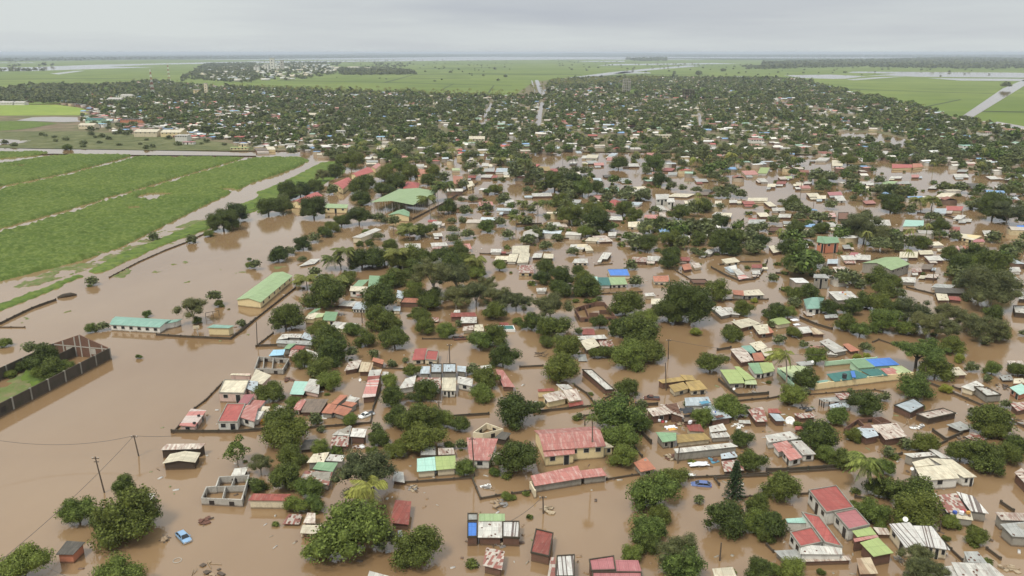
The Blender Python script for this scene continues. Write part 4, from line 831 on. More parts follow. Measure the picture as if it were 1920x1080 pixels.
small mint roofed house with cream front among palms | small mint roofed house | L 1010,617 1166,617 1171,573 1030,568 3.2:3.8 f M c
cream building with a blue stripe and a pink annex | blue striped cream building | L 1450,702 1541,722 1606,690 1428,668 3.4:3.8 f c y w2 / 1535,737 1627,732 1612,712 1540,715 2.8:3.1 f q y
long red roofed building with yellow front along the upper lane | long red roofed building | L 930,182 1082,177 1082,153 930,150 3.2:4.0 f r y / 1085,180 1165,170 1150,145 1085,145 3.2:3.8 f o y
broad dark brown roof beyond the palms in the upper right | broad dark brown roof | L 1530,335 1640,330 1600,295 1490,295 3.0:3.6 f k b
brown house with cream gable beside very dark round trees | cream gable by dark trees | L 40,817 107,802 92,755 3,765 2.6:3.2 f c b
grey two storey concrete block with flat roof | grey concrete block | L 340,1002 462,1007 432,975 344,975 4.6:4.6 f g g w3
"""
for ln in HS.strip().splitlines():
    if ln.startswith('two_long'): ln = ln.replace('two_long', 'two long')
    house(ln)
qhouses('K', "600,715,90,28,10 2.4 f c c;690,710,110,45,-20 2.2 f m b;750,675,60,30,5 2.5 f w w;1225,590,90,30,-10 2.6:3 f c y w2;1040,545,100,28,5 2.3:2.7 f p b;1135,530,50,35,-10 2.3:2.7 f m c;780,556,110,28,-15 2.4 f w b;325,602,90,32,-8 2.6:3 f w w w2;700,838,62,50,2 2.4:2.8 f w d;960,866,115,36,-8 2.4:2.8 f s b;1065,858,95,36,-12 2.4:2.7 f w b;1300,862,80,28,-12 2.2:2.6 f R b;1420,1030,120,30,-30 1.6 w b b P")
qhouses('K', "1835,916,80,26,4 2.4:2.8 f R w;1835,962,62,28,-8 2 f w d;1810,692,115,38,-10 3:3.4 f w w w3;1552,678,60,20,10 1.4 f w g;1600,647,55,18,12 1.4 f w g;1475,808,60,36,8 2.6 f w g;1440,690,50,30,0 3.4 f w w;1310,700,50,30,0 3.4 f w w w1;220,380,150,24,8 2.6 f w b;1325,437,62,22,0 3 f c b;1550,440,50,30,-6 2.8 f c w w1;920,447,80,26,10 2.6 f b w;945,330,130,20,0 2.4 f c b;1450,352,80,24,30 1.8 f k b;1250,385,150,26,30 1.6 f c b;1840,415,150,24,6 2.8 f c c;1780,440,90,24,-10 2.4 f R b;1600,532,95,32,-4 2.6 f c b;1535,522,50,26,8 2.8 f w b;1890,530,80,30,-10 2.6 f c b;1840,582,125,34,-6 2.8 f g b;1800,563,60,14,4 3 f r b;1455,575,85,34,-12 2.6 f w w;1120,478,60,36,-8 2.6 f w w;1660,430,60,22,0 2.6 f w b")
qhouses('K', "1780,215,110,30,10 3 f p c;1890,198,70,46,-4 3.4 f y w;610,92,85,26,-14 2.8 f c w;600,135,80,22,4 2.4 f g b;650,150,75,20,4 2.4 f p b;755,78,50,22,6 2.8 f b w;745,112,60,26,-6 2.6 f p w;1050,78,70,26,4 2.8 f p w;915,157,80,24,-6 2.2 f w b;1300,128,60,24,0 2.8 f w b;1170,190,80,22,6 2.4 f R b;160,162,66,24,6 2.4 f r b;235,185,110,32,-8 2.2 f t b;1200,222,70,22,10 2.4 f g w;830,262,70,18,10 1.6 f k b;855,268,90,22,-16 1.8 f g b;1420,272,95,22,0 1.8 f g b;720,240,70,18,0 1.6 f k d;1430,370,100,24,0 1.8 f K b;650,400,60,26,-10 2.2 f p b;480,430,70,26,0 2 f g b;640,265,60,20,0 2.6 f b w;1880,270,60,26,0 2.6 f w w;1640,120,50,24,0 2.8 f p c;1500,30,50,22,0 2.6 f w w;150,240,70,18,0 2.2 f w b;60,232,80,16,0 2 f w b;310,20,50,18,0 2.4 f w w;500,60,40,16,0 2.4 f b w;880,20,60,18,0 2.6 f b w;230,320,60,26,0 2 f R b;460,140,50,16,0 2 f w w")
qhouses('L', "850,590,150,44,-14 3:3.3 f w c;270,757,70,42,-14 2.6:3.2 f w b;560,946,100,50,-20 2.4:2.9 f m b;612,852,105,34,-14 2.6:3 f w c;640,826,55,26,6 2.6 f q b;725,850,110,40,-26 2.6 f w b;1050,830,140,44,10 2.6:3.1 f c b;1260,856,120,34,-30 2.8:3.2 f w b w1;1185,812,110,30,0 2.6 f c b;1060,1018,105,40,-14 2.6:3.1 f w g;1110,945,80,30,10 2.4 f s b;1310,1065,140,28,10 2.4 f g w;1860,940,80,34,-14 2.8:3.2 f w w;1830,1006,110,26,-22 2.2 f w b;1435,548,60,34,4 2.6:3 f w w w1;1480,572,90,22,0 1.2 f w d;1295,502,90,40,-8 2.6:3 f b w;1400,482,120,34,-8 2.8:3.2 f r c;540,406,72,38,0 2.6:2.9 f w w w1;500,372,110,24,6 2.4 f q b;345,382,90,28,-8 2.4:2.8 f c b w1;400,398,70,26,0 2.4 f c d;410,114,80,26,0 2.8 f w w;520,142,80,44,0 3.4 f c w w2;870,66,80,28,-6 3 f w w;1500,48,90,24,6 3 f M w;1450,237,110,26,-6 1.8 f w b;1330,382,100,32,6 2.6 f c y;130,537,90,28,-6 2.4 f w b;455,532,100,30,8 2.4 f P b;560,540,80,50,10 2 w b b P")
qhouses('L', "480,605,80,30,-16 2.4 f w b;1270,747,90,28,-24 2.4 f c w;1380,780,110,30,0 2 f P b;1520,775,90,26,-16 2.4 f o b;1660,790,110,30,10 2.4 f K b;1680,832,90,34,-10 2.6 f o w;1900,622,70,22,4 2 f B d;1640,662,70,26,8 1.8 f w b;1740,322,60,22,-8 2.2 f w b;1690,252,80,22,-10 1.6 f w b;280,322,80,22,-4 2.6 f p c;240,300,50,24,-6 2.6 f c b;910,290,90,26,0 2.8 f L w;170,590,90,22,-20 2.2 f g b;300,655,80,28,-20 2.4 f c b;60,640,90,34,-10 2.2 w b b P;590,770,60,28,0 2.6 f g b;480,880,80,34,10 2.2 f b b;1400,640,80,40,0 2 f R b;1780,795,80,20,0 2.4 f k b;1190,920,80,40,10 2.4 f K b;1230,990,80,30,0 2.2 f m b;760,435,90,22,0 2 f p b;1240,325,60,20,6 2 f w d;720,120,70,28,6 2.4 f w c;110,255,60,20,0 2.4 f m b;440,215,90,24,-10 1.8 f w b;20,450,60,34,-10 2.6:3 f c b;80,490,100,24,0 2.4 f w w w1;150,250,60,16,0 2.4 f l b;950,250,90,16,20 2 f w b;1010,290,90,18,20 2 f g b;380,240,80,18,10 2.2 f w b;200,440,60,20,0 1.8 f w d;30,310,60,24,-6 2.4 f c b;100,290,70,20,0 2 f R b;300,290,50,18,0 2.4 f w b;1100,240,60,20,10 2.2 f p b;1460,200,70,18,0 2.2 f g b;1900,240,60,18,0 2.4 f b b;1800,260,50,18,0 2 f w b;720,290,80,18,10 2 f w b;760,300,60,16,10 2 f w b")
qhouses('J', "1170,765,120,38,10 2.2:2.6 f w b;1370,752,120,26,6 2.4:2.7 f w w;1320,577,64,16,4 3 f r c;1360,592,70,22,-6 2.8 f w w w1;1365,680,66,24,-4 2.2 f w b;1578,768,60,40,6 2.4:3 f p w;1720,448,105,30,10 2.6:3 f p b;1640,390,110,26,6 2.2 f K b;1860,855,140,30,10 2 f c b;1860,490,110,20,0 2.4 f b w;1890,515,70,20,0 2.2 f k b;1530,465,60,24,0 2.4 f K b;1800,800,80,26,0 2 f w w;880,100,60,14,0 3 f c c;870,130,90,16,0 3 f g b;1900,430,60,24,0 2.4 f w w;1230,160,60,20,0 2.6 f w w;1640,150,70,22,0 2.6 f w w;1720,155,50,22,0 3 f w c;1850,195,110,30,10 2.8 f b w;1750,195,80,24,0 2.4 f g b;1620,200,60,20,0 2.4 f w c;1890,220,70,24,0 2.6 f w c;1730,240,80,22,0 2.2 f w b;1620,245,60,18,0 2.4 f R b;1500,190,60,18,0 2.4 f l c;40,40,90,22,0 3 f K b;110,30,60,24,0 3.4 f c y;260,20,60,20,0 3.4 f w w;395,8,70,16,0 3.4 f w w;940,18,60,18,0 3 f c y")
TXT = dict(
A="590,605,125 l;940,665,225 m;925,405,88 m 7;1080,640,110 l;800,690,110 m;170,1010,170 l;890,1090,160 l;1775,150,92 s;1890,380,45 l",
B="210,20,165 m;30,235,90 f;260,190,100 m;215,340,125 m;20,410,55 b;290,550,85 l;430,540,80 l;400,420,95 l;490,120,65 b;915,50,75 m;1070,120,85 m;1250,50,150 m;870,145,48 b;1440,100,42 b;1545,90,50 m;830,310,205 f;1560,280,75 l;1790,300,42 b;1880,480,40 b;690,740,270 l;450,880,95 l;960,790,85 f;1200,880,170 m;600,130,45 b;360,215,24 o",
C="35,215,145 d;810,50,125 l;830,195,98 l;1215,345,105 m;1060,470,165 l;1100,620,85 m;1030,740,125 l;1030,850,85 m;905,920,80 l;1240,900,150 f;1300,1020,150 l;1400,510,42 l;1580,650,150 d;1840,560,90 m;1850,680,105 l;1900,770,70 m;1845,1035,100 d;1725,55,78 m;1800,220,98 m;125,635,17 b;10,490,20 b;1360,235,20 y",
D="380,50,130 m;430,175,75 l;560,215,98 m;640,35,60 m;905,150,52 m;1030,90,52 l;1170,90,92 m;880,265,75 b;100,430,130 m;10,700,120 d;840,420,92 d;1060,500,165 m;1110,600,170 m;790,610,110 l;830,680,60 l;1370,670,75 l;1565,790,74 m;1120,930,115 f;1140,1040,120 f;1270,1050,75 f;190,1030,90 l;30,1030,60 l;390,1050,34 b;1330,800,32 b;1450,150,110 m;1600,190,130 m;1680,260,92 m;1790,170,98 m;1860,100,80 m;1700,0,90 m",
E="1440,150,108 f 2.5;1615,60,54 l 2;1640,118,35 b;1105,198,32 b;685,305,42 b;770,285,52 m;1810,262,45 m;320,530,112 d 1;220,450,55 f 2;400,620,105 b;170,590,60 b;500,600,60 b;300,640,60 b;40,412,45 b;1040,515,24 b;70,645,40 b;1480,245,32 b",
F="220,230,122 m;515,60,138 m;910,90,135 m;940,240,108 m;1020,270,68 m;470,320,90 m;540,400,120 m;590,490,110 m;720,480,48 f;725,310,64 l;820,390,70 m;1040,380,105 m;880,495,50 m;1220,200,75 m;1270,290,78 m;1420,320,72 l;1300,110,80 m;1330,60,90 m;1190,35,75 m;1500,70,110 f;1650,50,110 f;1785,180,90 m;1780,60,100 f;1880,100,78 f;1520,265,38 m;1790,370,90 m;1680,400,88 l;1855,525,105 d;360,540,74 m;500,590,98 m;440,640,48 l;545,700,90 l;120,770,103 m;270,855,58 l;1170,620,64 m;1625,610,54 m;1720,680,90 m;1700,790,84 l;995,700,68 l;1045,820,88 m;1160,815,48 l;1280,780,94 m;1060,970,95 m;1240,1000,140 m;1380,990,88 l;1530,1020,75 m;710,985,68 l;440,990,54 l;200,1040,140 m;75,1000,38 o;1120,540,30 l;1020,570,36 l;900,1060,50 l;490,1060,34 l;1440,330,60 l",
G="30,90,78 f;290,140,142 f;150,260,85 m;290,300,128 m;250,400,58 m;385,450,112 m;360,620,134 m;560,5,88 m;345,5,88 m;855,130,118 m;1000,230,88 l;660,255,66 m;810,300,88 m;950,360,138 m;1030,480,108 m;890,520,118 m;620,490,58 m;710,480,68 m;1340,150,170 d;1180,190,112 d;1380,330,40 y;870,765,86 d;980,875,44 l;1490,560,104 m;1640,335,78 m;1740,155,70 m;1815,95,24 y;800,970,178 l;950,1020,78 l;40,930,148 d;505,965,30 m;215,880,40 s;1630,890,108 l;1740,920,55 l;1430,980,78 l;1320,870,40 l;655,80,26 l;480,96,25 b;560,96,25 b;610,94,22 b;1105,440,24 m;1900,180,38 d;1540,30,90 m;500,325,34 l;90,110,70 f;40,250,36 b",
H="200,40,68 m;320,30,68 m;200,110,52 l;455,150,68 d;60,190,78 d;150,180,58 l;620,150,78 m;710,110,68 m;870,5,88 m;990,40,52 l;580,270,78 m;690,320,68 l;870,260,108 l;840,120,88 m;960,150,98 m;1040,300,72 l;1100,180,118 f;1200,280,118 f;1350,190,108 f;1350,310,98 f;1500,240,98 f;1630,300,118 f;1690,200,68 m;1720,330,80 m;1690,20,175 f;1130,450,188 u;1380,440,78 m;1260,610,103 m;1110,750,114 l;1530,590,54 m;1680,610,58 l;1440,530,42 y;1650,680,40 l;1335,762,42 y;1880,615,78 m;1915,340,36 d;1780,870,44 m;1650,990,140 m;1560,930,50 m;730,440,54 d;265,420,40 m;180,330,58 m;80,390,48 l;360,520,78 m;280,690,82 m;170,820,92 l;270,770,50 l;620,775,34 l;730,880,108 d;875,820,50 m;530,960,92 l;330,1050,68 m;420,1060,58 l;20,270,38 l;670,518,28 y;740,512,28 y;1490,70,38 m",
I="1670,580,102 d;1770,530,78 d;1145,697,42 d;1440,715,42 m;1560,672,36 b;690,1030,46 m;1870,865,22 m;1880,910,34 b;505,28,34 b;90,60,1 b",
J="90,480,84 d;200,470,74 d;240,360,80 d;330,350,68 d;205,400,44 m;440,325,60 d;580,345,50 d;430,490,98 d;710,125,92 m;598,205,64 m;500,235,58 f;768,322,70 m;790,410,70 m;965,235,72 m;1075,172,82 l;1160,220,68 m;940,340,78 m;1050,300,78 m;845,290,60 m;770,545,76 d 1;870,550,40 d 1;915,550,44 d 1;965,570,36 m;1040,575,48 d 1;640,585,58 d;560,620,60 m;505,660,58 m;435,705,50 d;350,755,60 d;260,803,46 d;165,835,72 d;350,860,34 l;1240,650,72 m;1130,640,60 l;1325,620,42 m;1440,480,64 d;1570,500,52 d;1470,572,36 m;1550,572,32 m;1630,412,38 d;1730,480,48 d;1470,640,48 m;1590,670,56 d;1735,622,58 l;1830,585,48 d;1885,680,50 d;1470,712,56 d;1790,340,58 m;1850,412,48 m;1825,910,60 m;1290,270,58 m;1330,210,58 m;1550,300,48 m;1400,250,50 m;790,880,98 d;870,870,88 m;960,850,78 m;1000,760,58 m;1060,880,88 m;1180,850,88 m;1190,950,78 m;1280,860,88 m;1330,960,130 f 7;1400,830,78 m;1460,900,88 m;1520,800,68 m;1560,870,78 m;1620,920,68 m;1500,1010,118 f;1660,960,68 l;1060,1000,88 m;1000,1040,68 m;1190,1060,58 l;1740,1050,68 f;440,960,48 m;700,990,60 m;530,1040,68 m;680,1040,58 m;310,1045,28 m;270,50,48 d;820,660,30 b;910,690,44 m;0,900,40 f;850,745,30 b;780,755,30 b",
K="110,345,36 d;170,245,58 d;320,300,88 d;440,290,78 d;430,370,48 l;530,340,78 l;640,330,58 d;550,270,48 m;370,195,32 d;475,195,40 d;860,395,54 d;990,380,54 m;1115,270,64 d;800,150,64 m;1060,160,68 l;1010,200,38 m;430,540,98 m;610,490,78 m;640,590,98 d;730,610,38 d;830,490,74 m;920,545,58 m;1070,490,44 l;1125,610,64 d;1430,470,64 m;1600,380,38 d;1720,375,48 d;1560,590,70 d;1250,520,74 m;1390,610,68 f;1200,710,84 m;1020,750,78 d;1205,820,74 m;1185,890,70 d;890,910,48 m;930,1030,54 m;1580,740,118 d;1640,780,78 d;1680,690,68 m;1400,720,58 m;1410,820,44 m;1370,800,34 m;260,930,72 d;370,1010,84 d;220,1010,58 d;500,960,58 m;560,1040,84 m;550,660,58 l;125,720,58 l;250,760,58 m;335,700,48 l;460,800,48 m;255,655,38 l;260,550,38 m;150,490,38 d;1390,340,40 m;1525,240,50 f;1590,270,40 m;1870,740,60 d;1800,640,58 m;1880,620,48 m;610,420,40 m;360,430,60 m;720,400,50 m",
L="730,640,128 f;640,620,98 f;840,690,88 f;850,760,54 f 5;210,650,74 d;355,550,56 d;410,630,64 m;235,545,54 m;165,780,74 d;330,860,88 l;180,880,74 m;230,930,58 m;435,960,58 l;540,1000,38 l;650,1005,54 m;830,1010,88 m;930,1040,68 m;690,1050,48 m;480,455,54 d;195,450,64 d;100,430,30 d;40,570,48 m;30,1005,38 l;640,405,30 d;925,450,90 d;950,360,64 d;850,340,50 m;620,310,58 m;1070,490,45 d;1300,620,70 d;1690,500,108 d;1800,520,108 f;1600,450,58 m;1550,460,58 m;1170,750,68 m;970,770,58 m;1150,650,44 l;1400,690,48 m;1430,930,98 d;1500,900,88 l;1600,900,88 d;1700,900,108 m;1600,1030,128 f;1780,1040,88 m;1440,1050,58 m;1550,830,78 m;1380,830,68 m;1800,810,68 m;1880,760,58 m;1700,700,58 l;840,270,44 m;740,520,36 m;1045,350,40 d;1450,330,58 m;1540,375,40 d;600,120,60 m;630,190,50 m;420,630,40 d")
for t, s in TXT.items(): trees(t, s.replace('fB_', 'f'))
trees('X', "1888,159,10 d 2;1355,132,5 d 1;1310,138,7 d;1264,138,4 d;928,129,3 d;845,135,4 d;948,143,4 d;172,251,6 d;105,264,5 m;215,250,5 m")
TREES = [x for x in TREES if x[0] > 1.5]
# ---- palms: crown, radius, base
for t, s, v in (('B', '868,410 165 905,640', PALMW), ('D', '750,205 150 738,472', PALMY), ('H', '130,490 105 135,770', PALMW), ('C', '575,130 34 600,172', None), ('J', '668,790 66 705,952', None), ('J', '540,850 62 640,940', None),
                ('J', '370,1000 68 385,1090', None), ('J', '590,1010 84 610,1120', None), ('J', '1285,400 54 1310,560', None), ('J', '1420,290 60 1435,420', None), ('J', '1370,320 45 1440,430', None), ('J', '1140,630 60 1155,722', None),
                ('J', '1060,800 66 1100,945', None), ('J', '1650,860 68 1680,985', None), ('J', '1180,100 40 1180,160', None), ('J', '1830,110 38 1830,160', None), ('K', '80,430 36 85,500', None), ('K', '190,440 36 195,540', None), ('K', '260,430 42 262,530', None),
                ('K', '30,540 42 30,640', None), ('K', '1385,110 40 1385,170', PALMY), ('K', '1650,70 36 1650,130', PALMY), ('K', '455,100 34 455,160', None), ('K', '100,140 40 95,290', None), ('K', '1600,200 34 1600,250', None), ('L', '730,350 36 725,430', None),
                ('L', '1130,410 46 1145,510', None), ('L', '1240,400 46 1215,580', None), ('L', '1200,410 40 1225,500', None), ('L', '1860,230 48 1860,290', None), ('L', '1400,310 40 1400,360', None), ('L', '1660,60 30 1660,120', None), ('L', '1250,80 30 1250,120', None), ('L', '240,370 24 240,410', None)):
    palm(t, s, v)
e = palm('G', '942,205 72 945,290', DATE, 'stout date palm')
# ------------------------------------------------------------------ the ground: one flood sheet and the land that stands out of it
def sheet(name, px, z, mat, kind='structure', **k):
    P = [gp(x, y, z) for x, y in px]; o = link(name, mesh(name, [tuple(p) for p in P], [tuple(range(len(P)))], MT[mat])); tag(o, kind=kind, **k); return o
w = link('flood_water', mesh('flood_water', [(-90000, -600, 0), (90000, -600, 0), (90000, 110000, 0), (-90000, 110000, 0)], [(0, 1, 2, 3)], MT['water'])); tag(w, kind='structure')
def inpoly(X, Y, poly):
    r = np.zeros(X.shape, bool); n = len(poly)
    for i in range(n):
        x1, y1 = poly[i]; x2, y2 = poly[(i + 1) % n]
        c = ((y1 > Y) != (y2 > Y)) & (X < (x2 - x1) * (Y - y1) / (y2 - y1 + 1e-12) + x1); r ^= c
    return r
def vnoise(X, Y, s, seed=0):
    X = X / s; Y = Y / s; xi = np.floor(X).astype(np.int64); yi = np.floor(Y).astype(np.int64); fx = X - xi; fy = Y - yi; fx = fx * fx * (3 - 2 * fx); fy = fy * fy * (3 - 2 * fy)
    def h(a, b):
        v = (a * 374761393 + b * 668265263 + seed * 1442695041) & 0x7fffffff; v = ((v ^ (v >> 13)) * 1274126177) & 0x7fffffff; return (v ^ (v >> 16)) / 0x7fffffff % 1.0
    return (h(xi, yi) * (1 - fx) + h(xi + 1, yi) * fx) * (1 - fy) + (h(xi, yi + 1) * (1 - fx) + h(xi + 1, yi + 1) * fx) * fy
def patch(name, px, z, amp, mat, cell=None, holes=0.0, kind='structure', jag=2.0, cuts=(), **k):
    P = np.array([tuple(gp(x, y, z * .5))[:2] for x, y in px]); a = P.min(0); b = P.max(0); cell = cell or max(1.4, (b - a).max() / 330)
    nx, ny = int((b[0] - a[0]) / cell) + 3, int((b[1] - a[1]) / cell) + 3
    gx = a[0] - cell + np.arange(nx) * cell; gy = a[1] - cell + np.arange(ny) * cell; X, Y = np.meshgrid(gx, gy, indexing='ij')
    wx = X + (vnoise(X, Y, cell * 6, 3) - .5) * cell * jag; wy = Y + (vnoise(X, Y, cell * 6, 5) - .5) * cell * jag
    M = inpoly(wx, wy, P)
    for q in cuts: M &= ~inpoly(wx, wy, np.array([tuple(gp(x, y, z * .5))[:2] for x, y in q]))
    if holes: M &= vnoise(X, Y, cell * 9, 8) * .6 + vnoise(X, Y, cell * 3, 4) * .4 > holes
    E = np.zeros_like(M); E[1:-1, 1:-1] = M[1:-1, 1:-1]
    for di in (-1, 0, 1):
        for dj in (-1, 0, 1): E[1:-1, 1:-1] &= M[1 + di:nx - 1 + di, 1 + dj:ny - 1 + dj]
    r = np.random.default_rng(len(px)); Z = z + amp * (vnoise(X, Y, cell * 2.2, 1) - .5) * 1.2 + amp * (vnoise(X, Y, cell * 7, 2) - .5) + amp * (r.random(X.shape) - .5) * .9
    Z = np.where(E, Z, -.25); XX = X + (r.random(X.shape) - .5) * cell * .5; YY = Y + (r.random(X.shape) - .5) * cell * .5
    Q = M[:-1, :-1] & M[1:, :-1] & M[1:, 1:] & M[:-1, 1:]; i, j = np.nonzero(Q); idx = np.arange(nx * ny).reshape(nx, ny)
    Fq = np.stack([idx[i, j], idx[i + 1, j], idx[i + 1, j + 1], idx[i, j + 1]], 1); u, inv = np.unique(Fq, return_inverse=True)
    V = np.stack([XX, YY, Z], -1).reshape(-1, 3)[u]
    if len(u) < 4: return None
    o = link(name, mesh(name, V, inv.reshape(-1, 4), MT[mat], smooth=False)); tag(o, kind=kind, **k); return o
# far country
sheet('distant_plain', [(-900, 112), (2900, 112), (3300, 260), (1960, 262), (1880, 238), (1700, 205), (1540, 170), (1000, 182), (560, 170), (-80, 203), (-400, 203)], .35, 'gplain')
sheet('distant_woodland', [(-900, 103.2), (2900, 103.2), (2900, 109.0), (1500, 107.2), (900, 106.0), (480, 110.5), (-900, 122)], .5, 'gwood')
sheet('distant_woodland', [(-900, 99.6), (2900, 99.6), (2900, 102.9), (-900, 102.9)], .5, 'gwood')
sheet('distant_woodland', [(1150, 109.2), (2900, 110), (2900, 113), (1440, 113), (1300, 111)], .8, 'gwood')
for nm, pl in (('a', [(-300, 126.5), (60, 126), (170, 121.5), (480, 115), (960, 110.4), (1260, 108), (1260, 110), (960, 112.5), (520, 117.5), (300, 121), (200, 125), (290, 126), (60, 133), (-300, 136)]),
               ('b', [(1100, 114.5), (1170, 114), (1172, 116), (1080, 116)]), ('c', [(1150, 120), (1340, 118), (1390, 119.5), (1300, 121), (1120, 123)]), ('d', [(1470, 141), (1560, 139.8), (1625, 143), (1585, 147.5), (1560, 148), (1500, 146)]),
               ('e', [(1590, 136.5), (1600, 134), (1900, 136), (1960, 138), (1960, 146), (1720, 144), (1660, 141.5), (1620, 143), (1680, 138)]), ('f', [(1740, 146.5), (1990, 148), (1990, 152.5), (1800, 151)]),
               ('g', [(1720, 114.6), (1960, 115), (2000, 123), (1840, 121), (1700, 116.4)]), ('h', [(1290, 122.5), (1210, 129), (1140, 136), (1045, 148), (1090, 147), (1215, 132), (1320, 123.5)]), ('i', [(1440, 121), (1600, 120.6), (1640, 122), (1450, 123.4)]),
               ('j', [(1587, 149), (1640, 145), (1700, 143), (1650, 147), (1600, 150.5)]), ('k', [(94, 138), (140, 133), (160, 132.4), (110, 139.5)]), ('l', [(1360, 144), (1380, 142.6), (1405, 143.4), (1380, 145)]),
               ('m', [(1805, 217), (1822, 221), (1935, 152), (1935, 143), (1880, 166)]), ('n', [(1860, 231), (1900, 240), (1990, 256), (1990, 250), (1905, 234), (1870, 228)]), ('o', [(1170, 134), (1220, 136), (1220, 137.5), (1150, 138)]),
               ('p', [(400, 128), (480, 124), (480, 134), (420, 140)]), ('q', [(-300, 119), (60, 117), (70, 118), (-300, 121)])):
    sheet('flood_pool', pl, .55, 'water')
# town ground
sheet('town_ground', [(-60, 206), (170, 206), (300, 180), (470, 168), (560, 172), (840, 178), (960, 182), (1000, 154), (1060, 146), (1300, 143), (1500, 149), (1545, 160), (1600, 175), (1700, 198), (1800, 222), (1880, 240), (1990, 262), (1990, 300), (1560, 290), (1200, 285), (1000, 284), (860, 292), (640, 282), (420, 283), (140, 272), (-60, 262)], .62, 'gtown')
for pl in ([(922, 190), (927, 192), (921, 212), (907, 237), (896, 237), (908, 212)], [(1012, 192), (1021, 190), (1016, 214), (1014, 239), (1001, 239), (1006, 214)], [(1003, 150), (1009, 150), (1014, 160), (1023, 176), (1012, 178), (1006, 162)],
           [(996, 151), (998, 151), (1006, 178), (1004, 178)], [(1308, 212), (1313, 212), (1319, 240), (1312, 243)], [(1562, 250), (1640, 248), (1702, 262), (1692, 276), (1650, 271), (1580, 263)], [(1225, 188), (1380, 188), (1382, 190), (1230, 190)]):
    sheet('flood_pool', pl, .75, 'water')
for pl in ([(520, 150.4), (700, 153.4), (850, 157.6), (960, 159.6), (960, 160.3), (850, 158.3), (700, 154.1), (520, 151.1)], [(718, 154.6), (745, 148), (772, 140.4), (775, 140.4), (750, 148), (724, 154.6)], [(775, 139), (900, 138.2), (1090, 139.6), (1090, 140.3), (900, 139), (775, 139.8)], [(770, 146), (880, 147.4), (884, 148), (770, 146.8)],
           [(826, 168), (850, 157), (852, 157), (830, 168)], [(914, 174), (925, 160), (927, 160), (918, 174)], [(780, 129), (960, 125.4), (960, 125.9), (780, 129.7)], [(1660, 215), (1800, 186), (1803, 187), (1664, 216)], [(1560, 166), (1890, 176), (1890, 176.8), (1560, 166.8)], [(1830, 208), (1990, 210), (1990, 212), (1830, 209.5)], [(1130, 141), (1330, 138.5), (1330, 139), (1130, 141.7)], [(0, 148), (300, 146), (300, 146.6), (0, 148.8)]):
    sheet('farm_track', pl, .5, 'gwood')
sheet('scrubland', [(-60, 247), (140, 246), (240, 250), (330, 258), (430, 268), (470, 282), (330, 282), (-60, 276)], .75, 'gscrub')
# left fields
sheet('meadow', [(-60, 198), (105, 196), (150, 202), (168, 208), (160, 216), (-60, 217)], .8, 'glime')
sheet('meadow', [(-60, 228), (60, 227), (108, 231), (60, 240), (20, 244), (-60, 247)], .8, 'gbank')
sheet('flood_pool', [(30, 226), (60, 220), (100, 219), (150, 220), (150, 228), (120, 229), (60, 227)], .95, 'water')
sheet('flood_pool', [(-60, 261), (10, 261), (62, 264), (30, 270), (-60, 276)], .95, 'water')
sheet('canal_water', [(-60, 276), (60, 279), (200, 281), (330, 283), (480, 286), (480, 292), (200, 290), (100, 288), (-60, 292)], .8, 'water')
patch('scrubland', [(20, 254), (180, 255), (240, 258), (420, 270), (440, 283), (320, 282), (200, 279), (70, 277), (40, 268)], 1.0, .5, 'gscrub', holes=.3)
CANE = [[(-60, 285), (70, 284), (100, 287), (60, 291), (-60, 301)], [(-60, 314), (20, 303), (100, 291.5), (160, 288.5), (250, 290.5), (160, 314.5), (120, 324.5), (45, 339.5), (0, 348.5), (-60, 361)],
        [(-60, 366), (0, 354.2), (45, 344.6), (120, 329), (160, 318.8), (260, 293.4), (462, 294), (390, 315), (320, 335), (260, 353), (212, 366), (150, 386), (95, 401), (0, 428), (-60, 446)],
        [(-60, 451), (0, 434.5), (95, 407.5), (150, 392), (212, 371.5), (260, 357.8), (320, 339.2), (390, 318.8), (474, 295.8), (562, 294), (584, 299), (556, 314), (474, 342), (385, 384), (224, 465), (112, 499), (-60, 541)]]
CUTS = [[(258, 366), (278, 361), (300, 360), (322, 361), (320, 364), (296, 368), (290, 375), (268, 374)], [(414, 353), (430, 351), (441, 353), (436, 357), (420, 358)], [(243, 386), (254, 385), (265, 387), (258, 389), (246, 389)], [(20, 309), (50, 307), (60, 310), (30, 312)]]
for pl in CANE: patch('cane_field', pl, 1.25, 1.2, 'field', cell=1.4, holes=.06, jag=1.0, cuts=CUTS, label='green sugar cane standing in the flooded field', category='cane field')
for pl in ([(-60, 600), (0, 566), (40, 552), (150, 512), (162, 517), (60, 560), (0, 582), (-60, 612)], [(158, 508), (225, 474), (285, 452), (395, 406), (465, 376), (545, 346), (600, 328), (612, 334), (560, 354), (480, 396), (400, 426), (300, 463), (200, 509), (172, 513)],
           [(480, 360), (530, 340), (600, 305), (640, 300), (650, 322), (600, 350), (500, 392), (480, 402)]):
    patch('grass_bank', pl, .55, .35, 'gbank', cell=1.0)
REED = []
